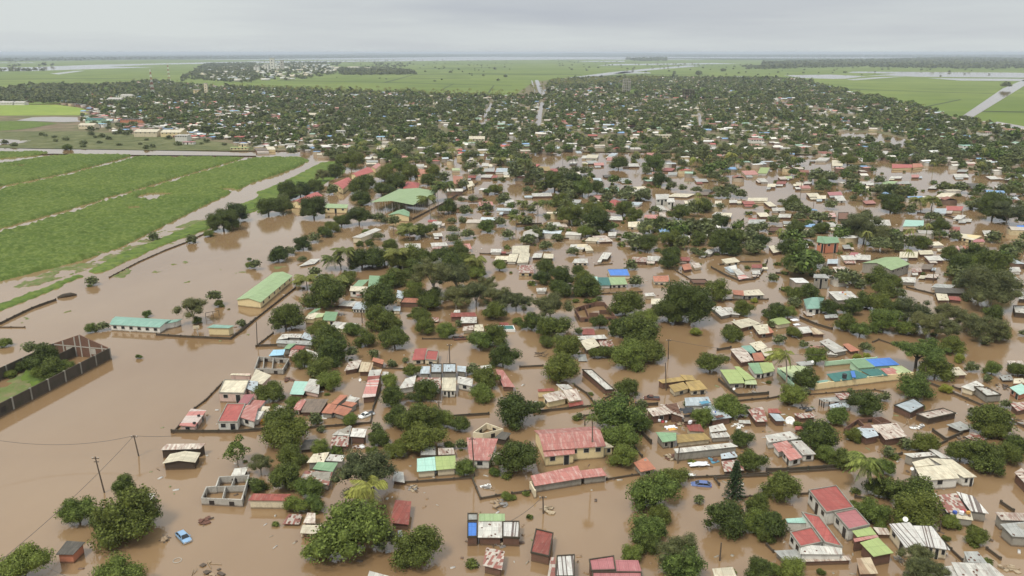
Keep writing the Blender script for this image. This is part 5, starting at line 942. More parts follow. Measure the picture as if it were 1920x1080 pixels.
for pl, hl in (([(20, 538), (100, 502), (180, 488), (200, 495), (120, 520), (40, 545)], .26), ([(180, 488), (280, 440), (420, 395), (440, 402), (290, 460), (200, 500)], .3), ([(205, 520), (240, 500), (250, 507), (235, 522)], .3), ([(255, 512), (300, 500), (306, 510), (262, 517)], .42),
               ([(305, 490), (350, 485), (356, 493), (320, 498)], .4), ([(340, 530), (380, 515), (390, 522), (350, 532)], .45), ([(400, 515), (410, 490), (480, 490), (476, 512), (440, 516)], .58), ([(20, 607), (45, 592), (66, 596), (40, 608)], .35), ([(82, 584), (100, 576), (108, 584), (90, 590)], .45), ([(108, 588), (140, 578), (140, 588), (118, 594)], .45),
               ([(185, 490), (400, 412), (430, 405), (300, 470), (220, 500)], .55), ([(660, 470), (715, 425), (720, 440), (680, 468)], .4), ([(880, 770), (905, 720), (915, 722), (890, 790)], .55), ([(510, 500), (540, 498), (541, 503), (512, 505)], .2)):
    patch('reeds', pl, .15, .3, 'gmarsh', cell=.6, holes=hl + .12, kind='stuff', label='green brown reeds poking through the flood water', category='reeds'); REED.append(pl)
# hills on the skyline
hv = []; hf = []; n = 90
for i in range(n + 1):
    x = -9000 + i * 270; y0 = 30000
    hh = max(0, min(1, (x + 9000) / 4000)) * max(0, min(1, (15300 - x) / 9000)) * (44 + 14 * math.sin(i * .17) + 7 * math.sin(i * .63) + 4 * math.sin(i * 1.7))
    hv += [(x, y0 - 900, 0.7), (x, y0, hh * .8 + .8), (x, y0 + 1500, hh + .8), (x, y0 + 6000, .7)]
for i in range(n):
    for k in range(3): a = i * 4 + k; hf.append((a, a + 4, a + 5, a + 1))
tag(link('hills', mesh('hills', hv, hf, MT['gwood'], smooth=True)), kind='structure')
# ------------------------------------------------------------------ roofless walled hall on the left, with its overgrown yard
h0 = 3.6
fr_ = [gp(-90, 830), gp(207.5, 673.5)]                       # outer front wall, at the water
d_ = (fr_[1] - fr_[0]).normalized(); nrm = Vector((-d_.y, d_.x, 0))
tl = gp(87, 650, h0); tl.z = 0; wd = (tl - fr_[1]).dot(nrm)
far_r = fr_[1]; far_l = fr_[1] + nrm * wd; Lh = (fr_[1] - fr_[0]).length; near_l = fr_[0] + nrm * wd
cr = Vector((far_r.x, far_r.y, 0)); e = empty('ruined_hall', cr); V0 = lambda p: p - cr
def pierwall(a, b, name, hh=h0, mt='Wk'):
    n = int((b - a).length / 6); m = MB(); m.slab([V0(a), V0(b)], [hh, hh], [-.7, -.7], .3); m.build(name, MT[mt], e)
    dv = (b - a).normalized(); ang = math.atan2(dv.y, dv.x)
    for i in range(n + 1): q = V0(a.lerp(b, i / n)); MB().box((q.x, q.y, hh / 2 - .3), (.45, .5, hh + .75), ang).build('pier', MT['Wg'], e)
    if name == 'front_wall':
        for k in (6, 9, 12, 15):
            q = V0(b.lerp(a, (k + .5) / n)); MB().box((q.x, q.y, 1.7), (1.6, .36, 1.5), ang).build('window_panel', MT['leaf_l'] if k == 9 else MT['opening'], e)  # near-black boxes paint the shade inside the windows, one shows leaves
pierwall(fr_[0], far_r, 'front_wall'); pierwall(near_l, far_l, 'back_wall')
# gable end and inner gable wall, with concrete columns and a tie beam
def gable(p, q, hh, rise, cols, openings, name):
    m = MB(); mid = (p + q) / 2; ang = math.atan2((q - p).y, (q - p).x); t = Vector((math.cos(ang + math.pi / 2), math.sin(ang + math.pi / 2), 0)) * .14
    A = [V0(p), V0(mid), V0(q)]; top = [hh, hh + rise, hh]
    F_ = [Vector((a.x, a.y, z)) for a, z in zip(A, top)]; B_ = [Vector((a.x, a.y, -.7)) for a in A]
    V = [v - t for v in F_ + B_] + [v + t for v in F_ + B_]
    m.add(V, [(0, 3, 4, 1), (1, 4, 5, 2), (7, 10, 9, 6), (8, 11, 10, 7), (0, 1, 7, 6), (1, 2, 8, 7), (0, 6, 9, 3), (2, 5, 11, 8)]); m.build(name, MT['Wb'], e)
    m = MB(); L = (q - p).length
    for c in cols:
        x = V0(p.lerp(q, c)); z = hh + rise * (1 - abs(c - .5) * 2) - .15; m.box((x.x, x.y, z / 2 - .3), (.38, .5, z + .6), ang)
    x = V0(mid); m.box((x.x, x.y, hh * .92), (L - .5, .44, .3), ang); m.build('concrete_frame', MT['concrete'], e)
    for c, zc in openings:
        x = V0(p.lerp(q, c)); MB().box((x.x, x.y, zc), (2.2, .36, 1.8), ang).build('window_panel', MT['gtown'] if False else MT['white_paint'] if False else MT['concrete'], e)
gable(far_r, far_l, h0, 3.6, (.12, .34, .5, .6, .82), ((.3, 2.1), (.72, 2.1)), 'gable_wall')
ia = far_r - d_ * 15; ib = far_l - d_ * 15
gable(ia.lerp(ib, .05), ia.lerp(ib, .62), 2.9, .8, (.3, .55, .8), (), 'inner_wall')
m = MB(); a, b = V0(ia.lerp(ib, .62)), V0(far_l.lerp(far_r, .38)); m.slab([a, b], [3.2, 3.2], [-.7, -.7], .25); m.build('inner_wall', MT['Wk'], e)
tag(e, 'long roofless brick hall with mossy dark walls, gabled end and overgrown yard', 'ruined building'); LAND.append((100, 690, 'roofless brick hall'))
pl = [proj(p) for p in (fr_[0] + nrm * .6 + d_ * 3, far_r + nrm * .6 - d_ * 15, far_l - nrm * .6 - d_ * 12, near_l - nrm * .6)]
patch('weedy_yard', [(x, y) for x, y in pl], .45, .5, 'gmarsh', cell=.9, holes=.3); patch('weedy_yard', [(22, 712), (60, 680), (112, 660), (136, 690), (110, 706), (60, 735)], .9, .8, 'gbank', cell=.9, holes=.2)
hall = next(h for h in HOUSES if 'great open sided' in (h.get('label') or '')); hp = [gp(*tp('J', q), z=5.6) - hall.location for q in ('1345,358', '1095,345')]; MB().slab(hp, [5.0, 5.0], [-.5, -.5], .2).build('wall', MT['Ww'], hall)
hp = [gp(*tp('J', q), z=5.6) - hall.location for q in ('1350,365', '1290,395')]; MB().slab(hp, [4.6, 4.6], [-.5, -.5], .2).build('wall', MT['Ww'], hall)
# ------------------------------------------------------------------ low compound walls
for t, sp, hh in (('E', '0,276 110,222 240,160 420,96', .9), ('E', '-20,298 186,298', .4), ('X', '205,521 260,492 310,470 352,454', .5), ('X', '362,449 400,431', .5), ('X', '462,397 482,392', .5), ('E', '1175,358 1450,376 1730,388 1915,238', .8),
                  ('X', '432,637 456,620 480,599 554,541', .7), ('E', '1300,1090 1460,908 1540,850 1670,715', .5), ('X', '322,812 440,812 520,806 572,804', .9), ('B', '1070,388 1350,372 1620,352 1685,508 1800,488 1885,472', .6), ('C', '0,470 100,458 165,450', .6),
                  ('C', '712,362 900,332 1078,310', .5), ('C', '905,100 975,192', .7), ('C', '975,22 1042,92', 1.2), ('C', '1325,352 1600,336 1920,318', .6), ('C', '1552,402 1520,358 1700,344 1920,334', .6), ('C', '1650,498 1920,486', .5), ('C', '1725,600 1760,650', .5),
                  ('D', '-10,302 300,288 650,264', 1.0), ('D', '0,318 300,300 560,284', .5), ('D', '230,472 305,468', .5), ('D', '655,496 760,514', .7), ('D', '1270,790 1370,890 1460,975', .6), ('D', '-10,855 40,905', .5), ('D', '1745,540 1838,604', .8), ('D', '1235,0 1335,72 1450,22', .9), ('D', '1280,104 1340,74', .7),
                  ('D', '1640,885 1740,960', .6), ('D', '900,195 1000,172', .7), ('F', '350,130 480,138 620,148', .7), ('F', '0,444 130,342', .6), ('F', '20,442 200,436 430,430', .8), ('F', '950,606 1110,612', .5), ('F', '1430,972 1600,962 1745,952', .7), ('F', '330,1060 600,1040 860,1018 880,900 935,770', .6), ('F', '1250,386 1600,388', .5),
                  ('F', '1480,383 1580,383', 1.0), ('G', '60,598 232,590', .6), ('G', '1540,472 1640,456', .9), ('G', '590,48 800,42 975,32', .5), ('G', '1550,700 1690,818 1920,800', .9), ('G', '1680,855 1920,832', .6), ('G', '540,968 632,955', .6), ('G', '930,888 1090,882', .9), ('G', '1505,97 1920,90', .6),
                  ('G', '165,938 420,912 632,888 560,800 470,738', .7), ('G', '700,835 770,795', .5), ('H', '1200,716 1390,796 1600,888 1780,982 1920,1050', .7), ('H', '1300,542 1390,592', .6), ('H', '785,412 830,392 965,437', .5), ('H', '-10,836 80,820', .5), ('H', '310,802 560,784 800,768 860,782', .4), ('H', '1385,748 1440,768', .6),
                  ('H', '240,230 360,280 480,316', .9), ('J', '1175,570 1380,465 1660,300', 1.0), ('J', '1680,826 1900,832', .6), ('K', '240,240 350,180', 1.0), ('K', '1220,950 1340,1020', .5), ('K', '1495,932 1600,990 1700,1030 1820,1020 1880,960 1915,880', .9), ('K', '1560,912 1700,890 1860,890', .8), ('K', '1660,640 1735,570', 1.0),
                  ('K', '380,715 520,715', .8), ('K', '1240,655 1480,660', 1.4), ('K', '30,610 220,606', 1.2), ('L', '920,650 1050,710', 1.0), ('L', '60,975 150,975', .8), ('L', '1120,522 1300,545', 1.0), ('L', '1240,520 1400,560', .8), ('K', '620,912 750,900', .4), ('H', '1040,0 1240,50', .7)):
    cwall(t, sp, hh)
# long cream wall of the teal roofed compound, stands on its own
cwall('H', '362,716 640,682 860,655 1000,640 1086,634', 2.1, .3, 'Wy', name='compound_wall', label='tall cream yellow wall along the front of the teal roofed compound', tops=True)
cwall('H', '435,552 560,540 815,520', 1.6, .3, 'Wm', label='mint green wall behind the teal roofed compound', tops=True)
cwall('H', '78,604 190,716', 1.6, .3, 'Wm', label='mint green wall left of the teal roofed compound, by the palm', tops=True)
cwall('C', '140,378 172,438', 1.8, .3, 'Wc', label='short cream gate wall at the end of the long pink lean-to', tops=True)
# roofless block shells
shell('roofless grey block house of four rooms standing alone in open water', 'roofless block house', 'A', '1512,492 1812,508 1866,326 1645,338 1620,408 1548,412', '1620,408 1838,402/1690,408 1668,498/1760,332 1735,402', 1.7)
shell('roofless grey block building of two rooms beside the sky blue roofed cluster', 'grey block shell', 'F', '-10,600 200,610 246,528 20,512', '60,520 52,600/130,524 120,604', 1.7)
shell('roofless brown brick house of several rooms above the round tree', 'roofless brick rooms', 'G', '512,222 778,215 692,103 622,106 545,128 472,150', '545,130 580,218/655,165 738,165/580,185 650,185', 1.7, 'Wb')
shell('unfinished reddish brick shell beside the large patchy tin roof', 'reddish brick shell', 'H', '575,1050 640,1050 920,1000 850,970 680,975', '680,985 730,1035/790,975 850,1010', 1.4, 'Wb')
shell('pale cream walled roofless room between dark trees and pink roof', 'cream roofless room', 'B', '1632,0 1700,12 1850,-25 1730,-70', '', 1.9, 'Wc')
# ------------------------------------------------------------------ poles and cables
for k, t, a, b, ar in (('p1', 'A', '708,185', '785,455', 2), ('p2', 'A', '1003,25', '1042,180', 1), ('p3', 'B', '1620,40', '1640,332', 1), ('p4', 'C', '232,480', '236,612', 1), ('p5', 'C', '1570,830', '1558,965', 0), ('p6', 'C', '1256,110', '1242,236', 0), ('p7', 'E', '1700,960', '1716,1032', 0),
                       ('p8', 'F', '792,150', '796,262', 0), ('p9', 'F', '1450,420', '1453,562', 1), ('p10', 'F', '1370,850', '1376,932', 1), ('p11', 'F', '2,252', '8,424', 0), ('p12', 'G', '1175,385', '1172,532', 1), ('p13', 'G', '1150,560', '1158,768', 0), ('p14', 'G', '1498,0', '1503,106', 1),
                       ('p15', 'H', '1183,590', '1186,694', 0), ('p17', 'J', '1368,430', '1370,570', 0), ('p18', 'K', '168,240', '170,330', 0), ('p19', 'K', '380,95', '382,170', 0), ('p20', 'L', '345,410', '342,470', 0), ('p21', 'K', '1478,260', '1478,330', 0), ('p22', 'L', '1290,660', '1282,745', 0),
                       ('p23', 'D', '1298,668', '1284,745', 0), ('p24', 'J', '1030,600', '1034,690', 0), ('p25', 'J', '1628,290', '1630,370', 0), ('p26', 'L', '1245,930', '1240,1040', 0), ('p27', 'G', '548,950', '546,1030', 0), ('p28', 'K', '98,150', '96,290', 0)):
    pole(k, t, a, b, ar)
cable('thin black cable sagging from the pole above the shack to the left', 'p2', gp(-60, 815, 7.5), 2.4); cable('thin black cable from the upper pole down past the tree', 'p2', gp(-10, 1060, 6), 1.0); cable('thin black cable between the upper pole and the brown wall', 'p2', gp(330, 817, 3.2), .2)
cable('thin cable from the open water pole to the striped building', 'p4', gp(955, 978, 3), .5); cable('cable above the large leafy tree to the lower edge', gp(83, 1060, 6), gp(160, 1092, 5), .4); cable('cable from the pole by the nine panel house', 'p10', 'p9', 1.2); cable('cable across open brown water right of the tree clump', 'p12', gp(1560, 665, 5), 1.5)
# ------------------------------------------------------------------ vehicles standing in the water
def car(t, front, rear, label, body, z=-.62, pickup=False, name='sedan_car', L=4.4):
    a, b = gp(*tp(t, rear), z=.5), gp(*tp(t, front), z=.5); c = (a + b) / 2; d = b - a; e = empty(name, (c.x, c.y, z), math.atan2(d.y, d.x))
    W = .86
    prof = [(-2.2, .42, .78), (-2.05, .25, .98), (-1.35, .22, 1.02), (.75, .22, 1.0), (1.9, .25, .86), (2.2, .4, .66)]
    V = []; Fc = []
    for x, lo, hi in prof:
        s = .88 if abs(x) > 2 else 1
        V += [(x, -W * s * .92, lo), (x, -W * s, (lo + hi) / 2), (x, -W * s * .93, hi - .04), (x, -W * s * .8, hi), (x, W * s * .8, hi), (x, W * s * .93, hi - .04), (x, W * s, (lo + hi) / 2), (x, W * s * .92, lo)]
    for i in range(len(prof) - 1):
        for k in range(8): Fc.append((i * 8 + k, i * 8 + (k + 1) % 8, i * 8 + 8 + (k + 1) % 8, i * 8 + 8 + k))
    Fc += [tuple(range(8)), tuple(range(40, 48))[::-1]]
    link('body', mesh('body', V, Fc, MT[body], smooth=True), e)
    rx = (-1.25, .55) if not pickup else (-.25, .75); gx = (-1.95, 1.25) if not pickup else (-.5, 1.25)
    zb, zt = .99, 1.42
    g = [(gx[0], -.76, zb), (gx[1], -.76, zb), (gx[1], .76, zb), (gx[0], .76, zb), (rx[0], -.6, zt - .02), (rx[1] - .1, -.6, zt - .02), (rx[1] - .1, .6, zt - .02), (rx[0], .6, zt - .02)]
    link('window_glass', mesh('window_glass', g, [(0, 1, 5, 4), (1, 2, 6, 5), (2, 3, 7, 6), (3, 0, 4, 7)], MT['pane_dark']), e)
    m = MB(); m.prism([(rx[0] - .03, -.63, zt - .03), (rx[1] - .07, -.63, zt - .03), (rx[1] - .07, .63, zt - .03), (rx[0] - .03, .63, zt - .03)], [(rx[0] + .1, -.54, zt + .05), (rx[1] - .2, -.54, zt + .05), (rx[1] - .2, .54, zt + .05), (rx[0] + .1, .54, zt + .05)])
    for (p, q) in ((0, 4), (1, 5), (2, 6), (3, 7)): m.tube([g[p], g[q]], .045, 6)
    if not pickup:
        for s in (-1, 1): m.tube([(-.35, s * .765, zb), (-.35, s * .61, zt)], .04, 6)
    m.build('roof', MT[body], e)
    if pickup: MB().box((-1.3, 0, 1.0), (1.5, 1.35, .06)).build('load_bed', MT['pane_dark'], e)
    for s in (-1, 1):
        MB().box((2.15, s * .58, .66), (.12, .34, .16)).build('headlight', MT['chrome'], e); MB().box((-2.17, s * .6, .76), (.1, .26, .16)).build('tail_light', MT['lamp_red'], e)
        MB().box((.95, s * .93, 1.02), (.12, .2, .14)).build('mirror', MT[body], e)
        for x in (-1.4, 1.4):
            V = MB(); V.tube([(x, s * .62, .32), (x, s * .84, .32)], .32, 16); V.build('wheel', MT['tyre'], e)
    MB().box((2.2, 0, .5), (.12, 1.5, .16)).build('bumper', MT['chrome'], e); tag(e, label, 'car'); return e
car('A', '1405,812', '1345,752', 'light blue sedan car standing door deep in open brown water', 'car_blue', -.3)
car('C', '1385,378', '1455,384', 'dark blue and white car almost sunk beside a low wall', 'car_navy', -.62)
car('F', '795,958', '862,935', 'white pickup truck half under water behind the orange roof cluster', 'white_paint', -.4, True, 'pickup_truck'); 
car('G', '1010,818', '1085,822', 'dark rusty vehicle wreck heaped with goods, in open water above the bright tree', 'rusty', -.4, True, 'vehicle_wreck')
car('F', '1578,372', '1485,378', 'dark flooded truck bed beside the grove, near a low wall', 'rusty', -.3, True, 'truck_wreck')
# satellite dishes
def dish(t, xy, r, z, label, col='white_paint'):
    p = gp(*tp(t, xy), z=z); R = r / 4 * dep(p) / F; e = empty('satellite_dish', p); V = []; Fc = []
    ax = Vector((-.3, -.75, .6)).normalized(); a = ax.cross(Vector((0, 0, 1))).normalized(); b = ax.cross(a)
    for i in range(5):
        rr = R * i / 4
        for k in range(18): t_ = k * math.pi / 9; V.append(a * math.cos(t_) * rr + b * math.sin(t_) * rr + ax * (rr * rr / R * .35))
    V += [v - ax * .04 for v in V]
    for i in range(4):
        for k in range(18):
            q = (i * 18 + k, i * 18 + (k + 1) % 18, i * 18 + 18 + (k + 1) % 18, i * 18 + 18 + k); Fc.append(q); Fc.append(tuple(x + 90 for x in q[::-1]))
    for k in range(18): Fc.append((72 + k, 72 + (k + 1) % 18, 162 + (k + 1) % 18, 162 + k))
    link('reflector', mesh('reflector', [tuple(v) for v in V], Fc, MT[col], smooth=True), e)
    MB().tube([(0, 0, -.05), (0, .1, -z - .3 if z < 2 else -1.0)], .06, 6).build('mast', MT['steel'], e); MB().tube([tuple(b * R * .8), tuple(ax * R * .7)], .03, 5).build('feed_arm', MT['steel'], e); tag(e, label, 'satellite dish')
dish('D', '1246,477', 20, 3.0, 'large white dish beside the chequered rust roofed house'); dish('D', '1030,655', 19, 3.6, 'white dish above the grey striped double roof'); dish('D', '1080,276', 13, 3.2, 'small pale dish at the cream metal roofed house'); dish('H', '165,998', 34, .5, 'very large cream dish lying low beside the white panel shack')
dish('F', '782,690', 11, 3.0, 'small white dish in the yard left of the long pink striped building'); dish('G', '1665,757', 10, 1.5, 'small dish in front of the lime roofed grey house'); dish('H', '333,553', 10, 3.4, 'small dish on the grey roof of the olive roofed house'); dish('L', '1100,47', 8, 4, 'tiny dish far up in the right part of the town')
# people
def person_mesh():
    bm = [(0, 0, .95), (0, 0, 1.15), (0, 0, 1.4), (0, 0, 1.5), (0, .01, 1.58), (0, .015, 1.7), (-.19, 0, 1.42), (-.27, .02, 1.17), (-.22, .2, 1.05), (.19, 0, 1.42), (.27, .02, 1.17), (.22, .2, 1.05), (-.1, 0, .9), (-.11, .02, .5), (-.11, 0, .08), (.1, 0, .9), (.11, .02, .5), (.11, 0, .08), (-.2, .28, 1.06), (.2, .28, 1.06), (-.11, .12, .03), (.11, .12, .03)]
    ed = [(0, 1), (1, 2), (2, 3), (3, 4), (4, 5), (2, 6), (6, 7), (7, 8), (8, 18), (2, 9), (9, 10), (10, 11), (11, 19), (0, 12), (12, 13), (13, 14), (14, 20), (0, 15), (15, 16), (16, 17), (17, 21)]
    rd = [.13, .12, .14, .06, .09, .1, .065, .045, .035, .065, .045, .035, .09, .06, .045, .09, .06, .045, .035, .035, .04, .04]
    me = bpy.data.meshes.new('body'); me.from_pydata(bm, ed, []); o = bpy.data.objects.new('tmp', me); COL.objects.link(o); md = o.modifiers.new('s', 'SKIN')
    for i, v in enumerate(me.skin_vertices[0].data): v.radius = (rd[i], rd[i]); v.use_root = (i == 0)
    sb = o.modifiers.new('u', 'SUBSURF'); sb.levels = 1; sb.render_levels = 1; dg = bpy.context.evaluated_depsgraph_get(); r = bpy.data.meshes.new_from_object(o.evaluated_get(dg)); bpy.data.objects.remove(o); r.materials.clear(); r.materials.append(MT['skin']); return r
PM = person_mesh()
def person(t, xy, rz, shirt, label, z=-.75):
    p = gp(*tp(t, xy)); e = link('person', PM); e.location = (p.x, p.y, z); e.rotation_euler = (0, 0, rz)
    m = MB(); V = []; n = 10
    for zz, rx, ry in ((.86, .17, .14), (1.05, .16, .135), (1.25, .185, .15), (1.42, .2, .14), (1.5, .1, .09)):
        V.append([(rx * math.cos(k * 6.283 / n), ry * math.sin(k * 6.283 / n), zz) for k in range(n)])
    m.add([q for r_ in V for q in r_], [(i * n + k, i * n + (k + 1) % n, i * n + n + (k + 1) % n, i * n + n + k) for i in range(4) for k in range(n)])
    m.build('shirt', MT[shirt], e); MB().tube([(0, -.01, 1.66), (0, -.01, 1.8)], [.115, .075], 8).build('hair', MT['tyre'], e); tag(e, label, 'person')
person('K', '1322,292', .4, 'tarp_black', 'person in dark shirt wading along the flooded street, the one further left'); person('K', '1342,294', 2.4, 'cloth_blue', 'person in blue shirt wading along the flooded street, the one further right')
for i, (xy, sh, lb) in enumerate((('868,882', 'cloth_white', 'person in white shirt at the wall edge behind the bright leafy tree'), ('895,875', 'tarp_black', 'person in black shirt among people behind the bright leafy tree'), ('912,893', 'cloth_red', 'person in red shirt among people behind the bright leafy tree'), ('928,880', 'cloth_blue', 'person in blue shirt next to the thin bush behind the bright leafy tree'))):
    person('G', xy, i * 1.3, sh, lb, -.5)
# household goods left on roofs, debris in the water
def cloth(t, xy, w, d, z, mat, label, name='tarpaulin', bulge=.3, rz=.3):
    p = gp(*tp(t, xy), z=z); n = 9; V = []; Fc = []
    for i in range(n):
        for j in range(n):
            u, v = i / (n - 1) - .5, j / (n - 1) - .5; x = u * w * (1 + .12 * math.sin(j * 1.3)); y = v * d * (1 + .15 * math.sin(i * 1.7)); V.append((x * math.cos(rz) - y * math.sin(rz), x * math.sin(rz) + y * math.cos(rz), bulge * (math.cos(u * 2.6) * math.cos(v * 2.6) * .7 + .3 * math.sin(i * 1.9 + j * 2.3) * .6)))
    V += [(a, b, c - .06) for a, b, c in V]; N2 = n * n
    for i in range(n - 1):
        for j in range(n - 1): a = i * n + j; q = (a, a + n, a + n + 1, a + 1); Fc += [q, tuple(x + N2 for x in q[::-1])]
    rim = [j for j in range(n)] + [i * n + n - 1 for i in range(1, n)] + [(n - 1) * n + j for j in range(n - 2, -1, -1)] + [i * n for i in range(n - 2, 0, -1)]
    for a, b in zip(rim, rim[1:] + rim[:1]): Fc.append((a, b, b + N2, a + N2))
    o = link(name, mesh(name, V, Fc, MT[mat], smooth=True)); o.location = p; tag(o, label, 'tarpaulin' if name == 'tarpaulin' else name)
cloth('G', '1320,918', 3.6, 3.0, 3.1, 'tarp_black', 'black tarpaulin stretched over the gap of the patched brick house', bulge=.5); cloth('G', '1445,858', 2.6, 1.5, 3.1, 'tarp_blue', 'slate blue mattress lying on the bluish white roof', 'mattress'); cloth('G', '1190,1045', 2.8, 1.8, 2.7, 'cloth_white', 'white plastic sheet crumpled on the green roof', 'plastic_sheet', .4)
cloth('G', '1200,1058', 1.9, 1.2, 3.05, 'cloth_orange', 'orange blanket spread on the white plastic sheet', 'blanket', .2); cloth('G', '1555,962', 2.2, 1.2, 2.55, 'rusty', 'rusty sheet lying on the grey roof edge beside a white bundle', 'metal_sheet', .15); cloth('H', '200,240', 2.6, 1.8, 2.1, 'cloth_white', 'white tarp bundled beside the lime roof', bulge=.5); cloth('H', '215,275', 2.2, 1.4, 1.9, 'cloth_white', 'second white tarp hanging lower beside the lime roof', bulge=.5)
cloth('B', '1610,735', 0.1, .1, 1, 'tarp_blue', 'blue scrap', 'plastic_sheet') if False else None
cloth('H', '640,640', .1, .1, 3, 'tarp_blue', '', 'x') if False else None
cloth('C', '1400,240', 4.4, 1.8, .5, 'cloth_white', 'bent white sheet lying in the water under the long grey wall', 'metal_sheet', .5, .1)
rg = random.Random(5)
def goods(t, spots, label):
    for i, (xy, z, mt, nm, s) in enumerate(spots):
        p = gp(*tp(t, xy), z=z); m = MB(); m.box((0, 0, s * .35), (s, s * .7, s * .7), rg.random() * 3); m.box((s * .3, s * .1, s * .5), (s * .5, s * .5, s * .5), rg.random() * 3); o = m.build(nm, MT[mt]); o.location = p
        o['category'] = nm; o['group'] = 'belongings saved on the roofs'; AUTO.append((o, label[i] if isinstance(label, list) else f"{label}", *proj(p)))
goods('D', (('1400,610', 2.2, 'cloth_blue', 'bundle', .7), ('1450,615', 2.2, 'cloth_white', 'bundle', .8), ('1465,600', 2.2, 'cloth_red', 'bundle', .6), ('1500,612', 2.2, 'cloth_orange', 'bundle', .7)), ['blue bundle of belongings', 'white bundle of belongings', 'red bundle of belongings', 'orange bundle of belongings'])
goods('G', (('1105,1000', 1.6, 'cloth_white', 'bundle', .6), ('1130,1010', 1.6, 'cloth_red', 'bundle', .6), ('1155,1008', 1.8, 'cloth_white', 'bundle', .5), ('1510,940', 2.8, 'cloth_white', 'bundle', .6), ('1520,935', 2.8, 'cloth_blue', 'bundle', .5), ('1335,1015', 2.6, 'cloth_white', 'bundle', .9)), ['white cloth bundle', 'red cloth bundle', 'small white bundle', 'white sack on the roof', 'bright blue container', 'big white bundle'])
goods('H', (('540,45', 2.6, 'cloth_white', 'bundle', .8), ('580,50', 2.6, 'cloth_orange', 'bundle', .6), ('600,62', 2.6, 'cloth_white', 'bundle', .6), ('560,35', 2.6, 'cloth_red', 'bundle', .5)), ['large white pile of goods', 'orange box of goods', 'small white pile of goods', 'red bag of goods'])
goods('E', (('1490,962', 2.1, 'tyre', 'tyre_stack', .6), ('1457,1018', 2.0, 'tyre', 'tyre_stack', .6)), ['upper dark lump on the pink striped roof', 'lower dark lump on the pink striped roof'])
for t, xy, r, lb, mats in (('A', '1545,665', 46, 'rusty brown tank frame standing upright in open water', ('post', 'rusty', 'rusty')), ('A', '1240,810', 14, 'dark twisted stump between the tall tree and the blue car', ('post', 'wood')), ('A', '1560,1050', 130, 'tangle of branches and fence stakes at the lower edge', ('wood', 'wood', 'post')),
                           ('B', '770,118', 32, 'pile of rusty sheets and poles right of the red striped house', ('wood', 'rusty', 'white_paint')), ('B', '1185,425', 30, 'rusty frame of a cart left in the water below the wall end', ('post', 'plank', 'steel')), ('B', '1725,415', 34, 'pale tangle of junk inside the low walled yard', ('wood', 'white_paint', 'steel')),
                           ('B', '1810,548', 70, 'sunken fence corner with scrap above the blue and white building', ('post', 'wood', 'steel')), ('B', '1820,830', 70, 'mixed junk between the blue and white building and the square shed', ('post', 'steel', 'plank')), ('C', '290,590', 50, 'broken plank and floating brush at the foot of the pole', ('wood', 'plank')), ('C', '1190,190', 45, 'heap of scrap at the left end of the long grey building', ('post', 'rusty', 'plank')),
                           ('C', '1510,215', 36, 'scrap heap between the van wreck and the rust lean-to', ('wood', 'rusty', 'tarp_blue')), ('C', '1340,330', 26, 'pale boards floating above the low wall, near the sunken blue car', ('plank', 'white_paint')), ('D', '1470,55', 44, 'brown branches beside the flat sheet raft', ('wood', 'post')), ('D', '990,965', 36, 'pale junk between the lime row and striped double roof', ('plank', 'steel')), ('D', '1800,1020', 60, 'brown planks drifting near the lower right corner', ('wood', 'plank')),
                           ('F', '440,870', 90, 'grey brown thatch and sticks strewn around the collapsed ruin', ('wood', 'wood', 'plank')), ('F', '250,690', 36, 'dark iron scrap by the white post left of the mint white house', ('post', 'rusty')), ('F', '540,960', 44, 'black water tank and pale scrap before the orange roof cluster', ('steel', 'tarp_black', 'white_paint')), ('F', '170,905', 60, 'roof sheets and rubble beside the small cream hut', ('wood', 'white_paint', 'plank')), ('F', '1010,590', 40, 'broken boards right of the orange tan shed', ('wood', 'rusty')),
                           ('F', '640,200', 30, 'grey scrap beside the green and cream gabled house', ('post', 'steel')), ('G', '1270,1010', 60, 'loose planks between the patched brick house and dark rust roof', ('wood', 'plank', 'rusty')), ('G', '1690,1040', 50, 'pale planks and boxes beside the small white posted shed', ('plank', 'white_paint')), ('G', '220,500', 50, 'dark log lying in the water left of the round tree', ('post',)), ('G', '1820,790', 40, 'heap in the walled yard of the lime roofed house', ('plank', 'steel')), ('H', '300,905', 60, 'dark scrap raft left of the platform house', ('post', 'tarp_black', 'steel')),
                           ('H', '1105,1040', 70, 'low pale heap of scrap below the bluish roofed dark shed', ('wood', 'steel', 'white_paint')), ('H', '560,855', 60, 'striped sheets thrown over the platform house', ('plank', 'white_paint', 'cloth_red')), ('H', '1775,745', 60, 'dark timber frame left of the mint roofed orange house', ('post', 'post')), ('H', '300,190', 40, 'jumble of sheets in front of the teal hipped house', ('steel', 'white_paint')), ('H', '1850,1000', 60, 'line of dark rubble on the long wall near the right edge', ('post', 'steel')), ('E', '1440,1055', 1, '', ())):
    if lb: debris(t, xy, r, lb, mats)
def ring(t, xy, label):
    p = gp(*tp(t, xy)); m = MB(); m.tube([(math.cos(a * math.pi / 10) * .75, math.sin(a * math.pi / 10) * .75, .05) for a in range(21)], .07, 6); o = m.build('floating_hoop', MT['concrete']); o.location = p; tag(o, label, 'hoop')
ring('A', '1330,965', 'pale hoop floating in open water below the light blue car')
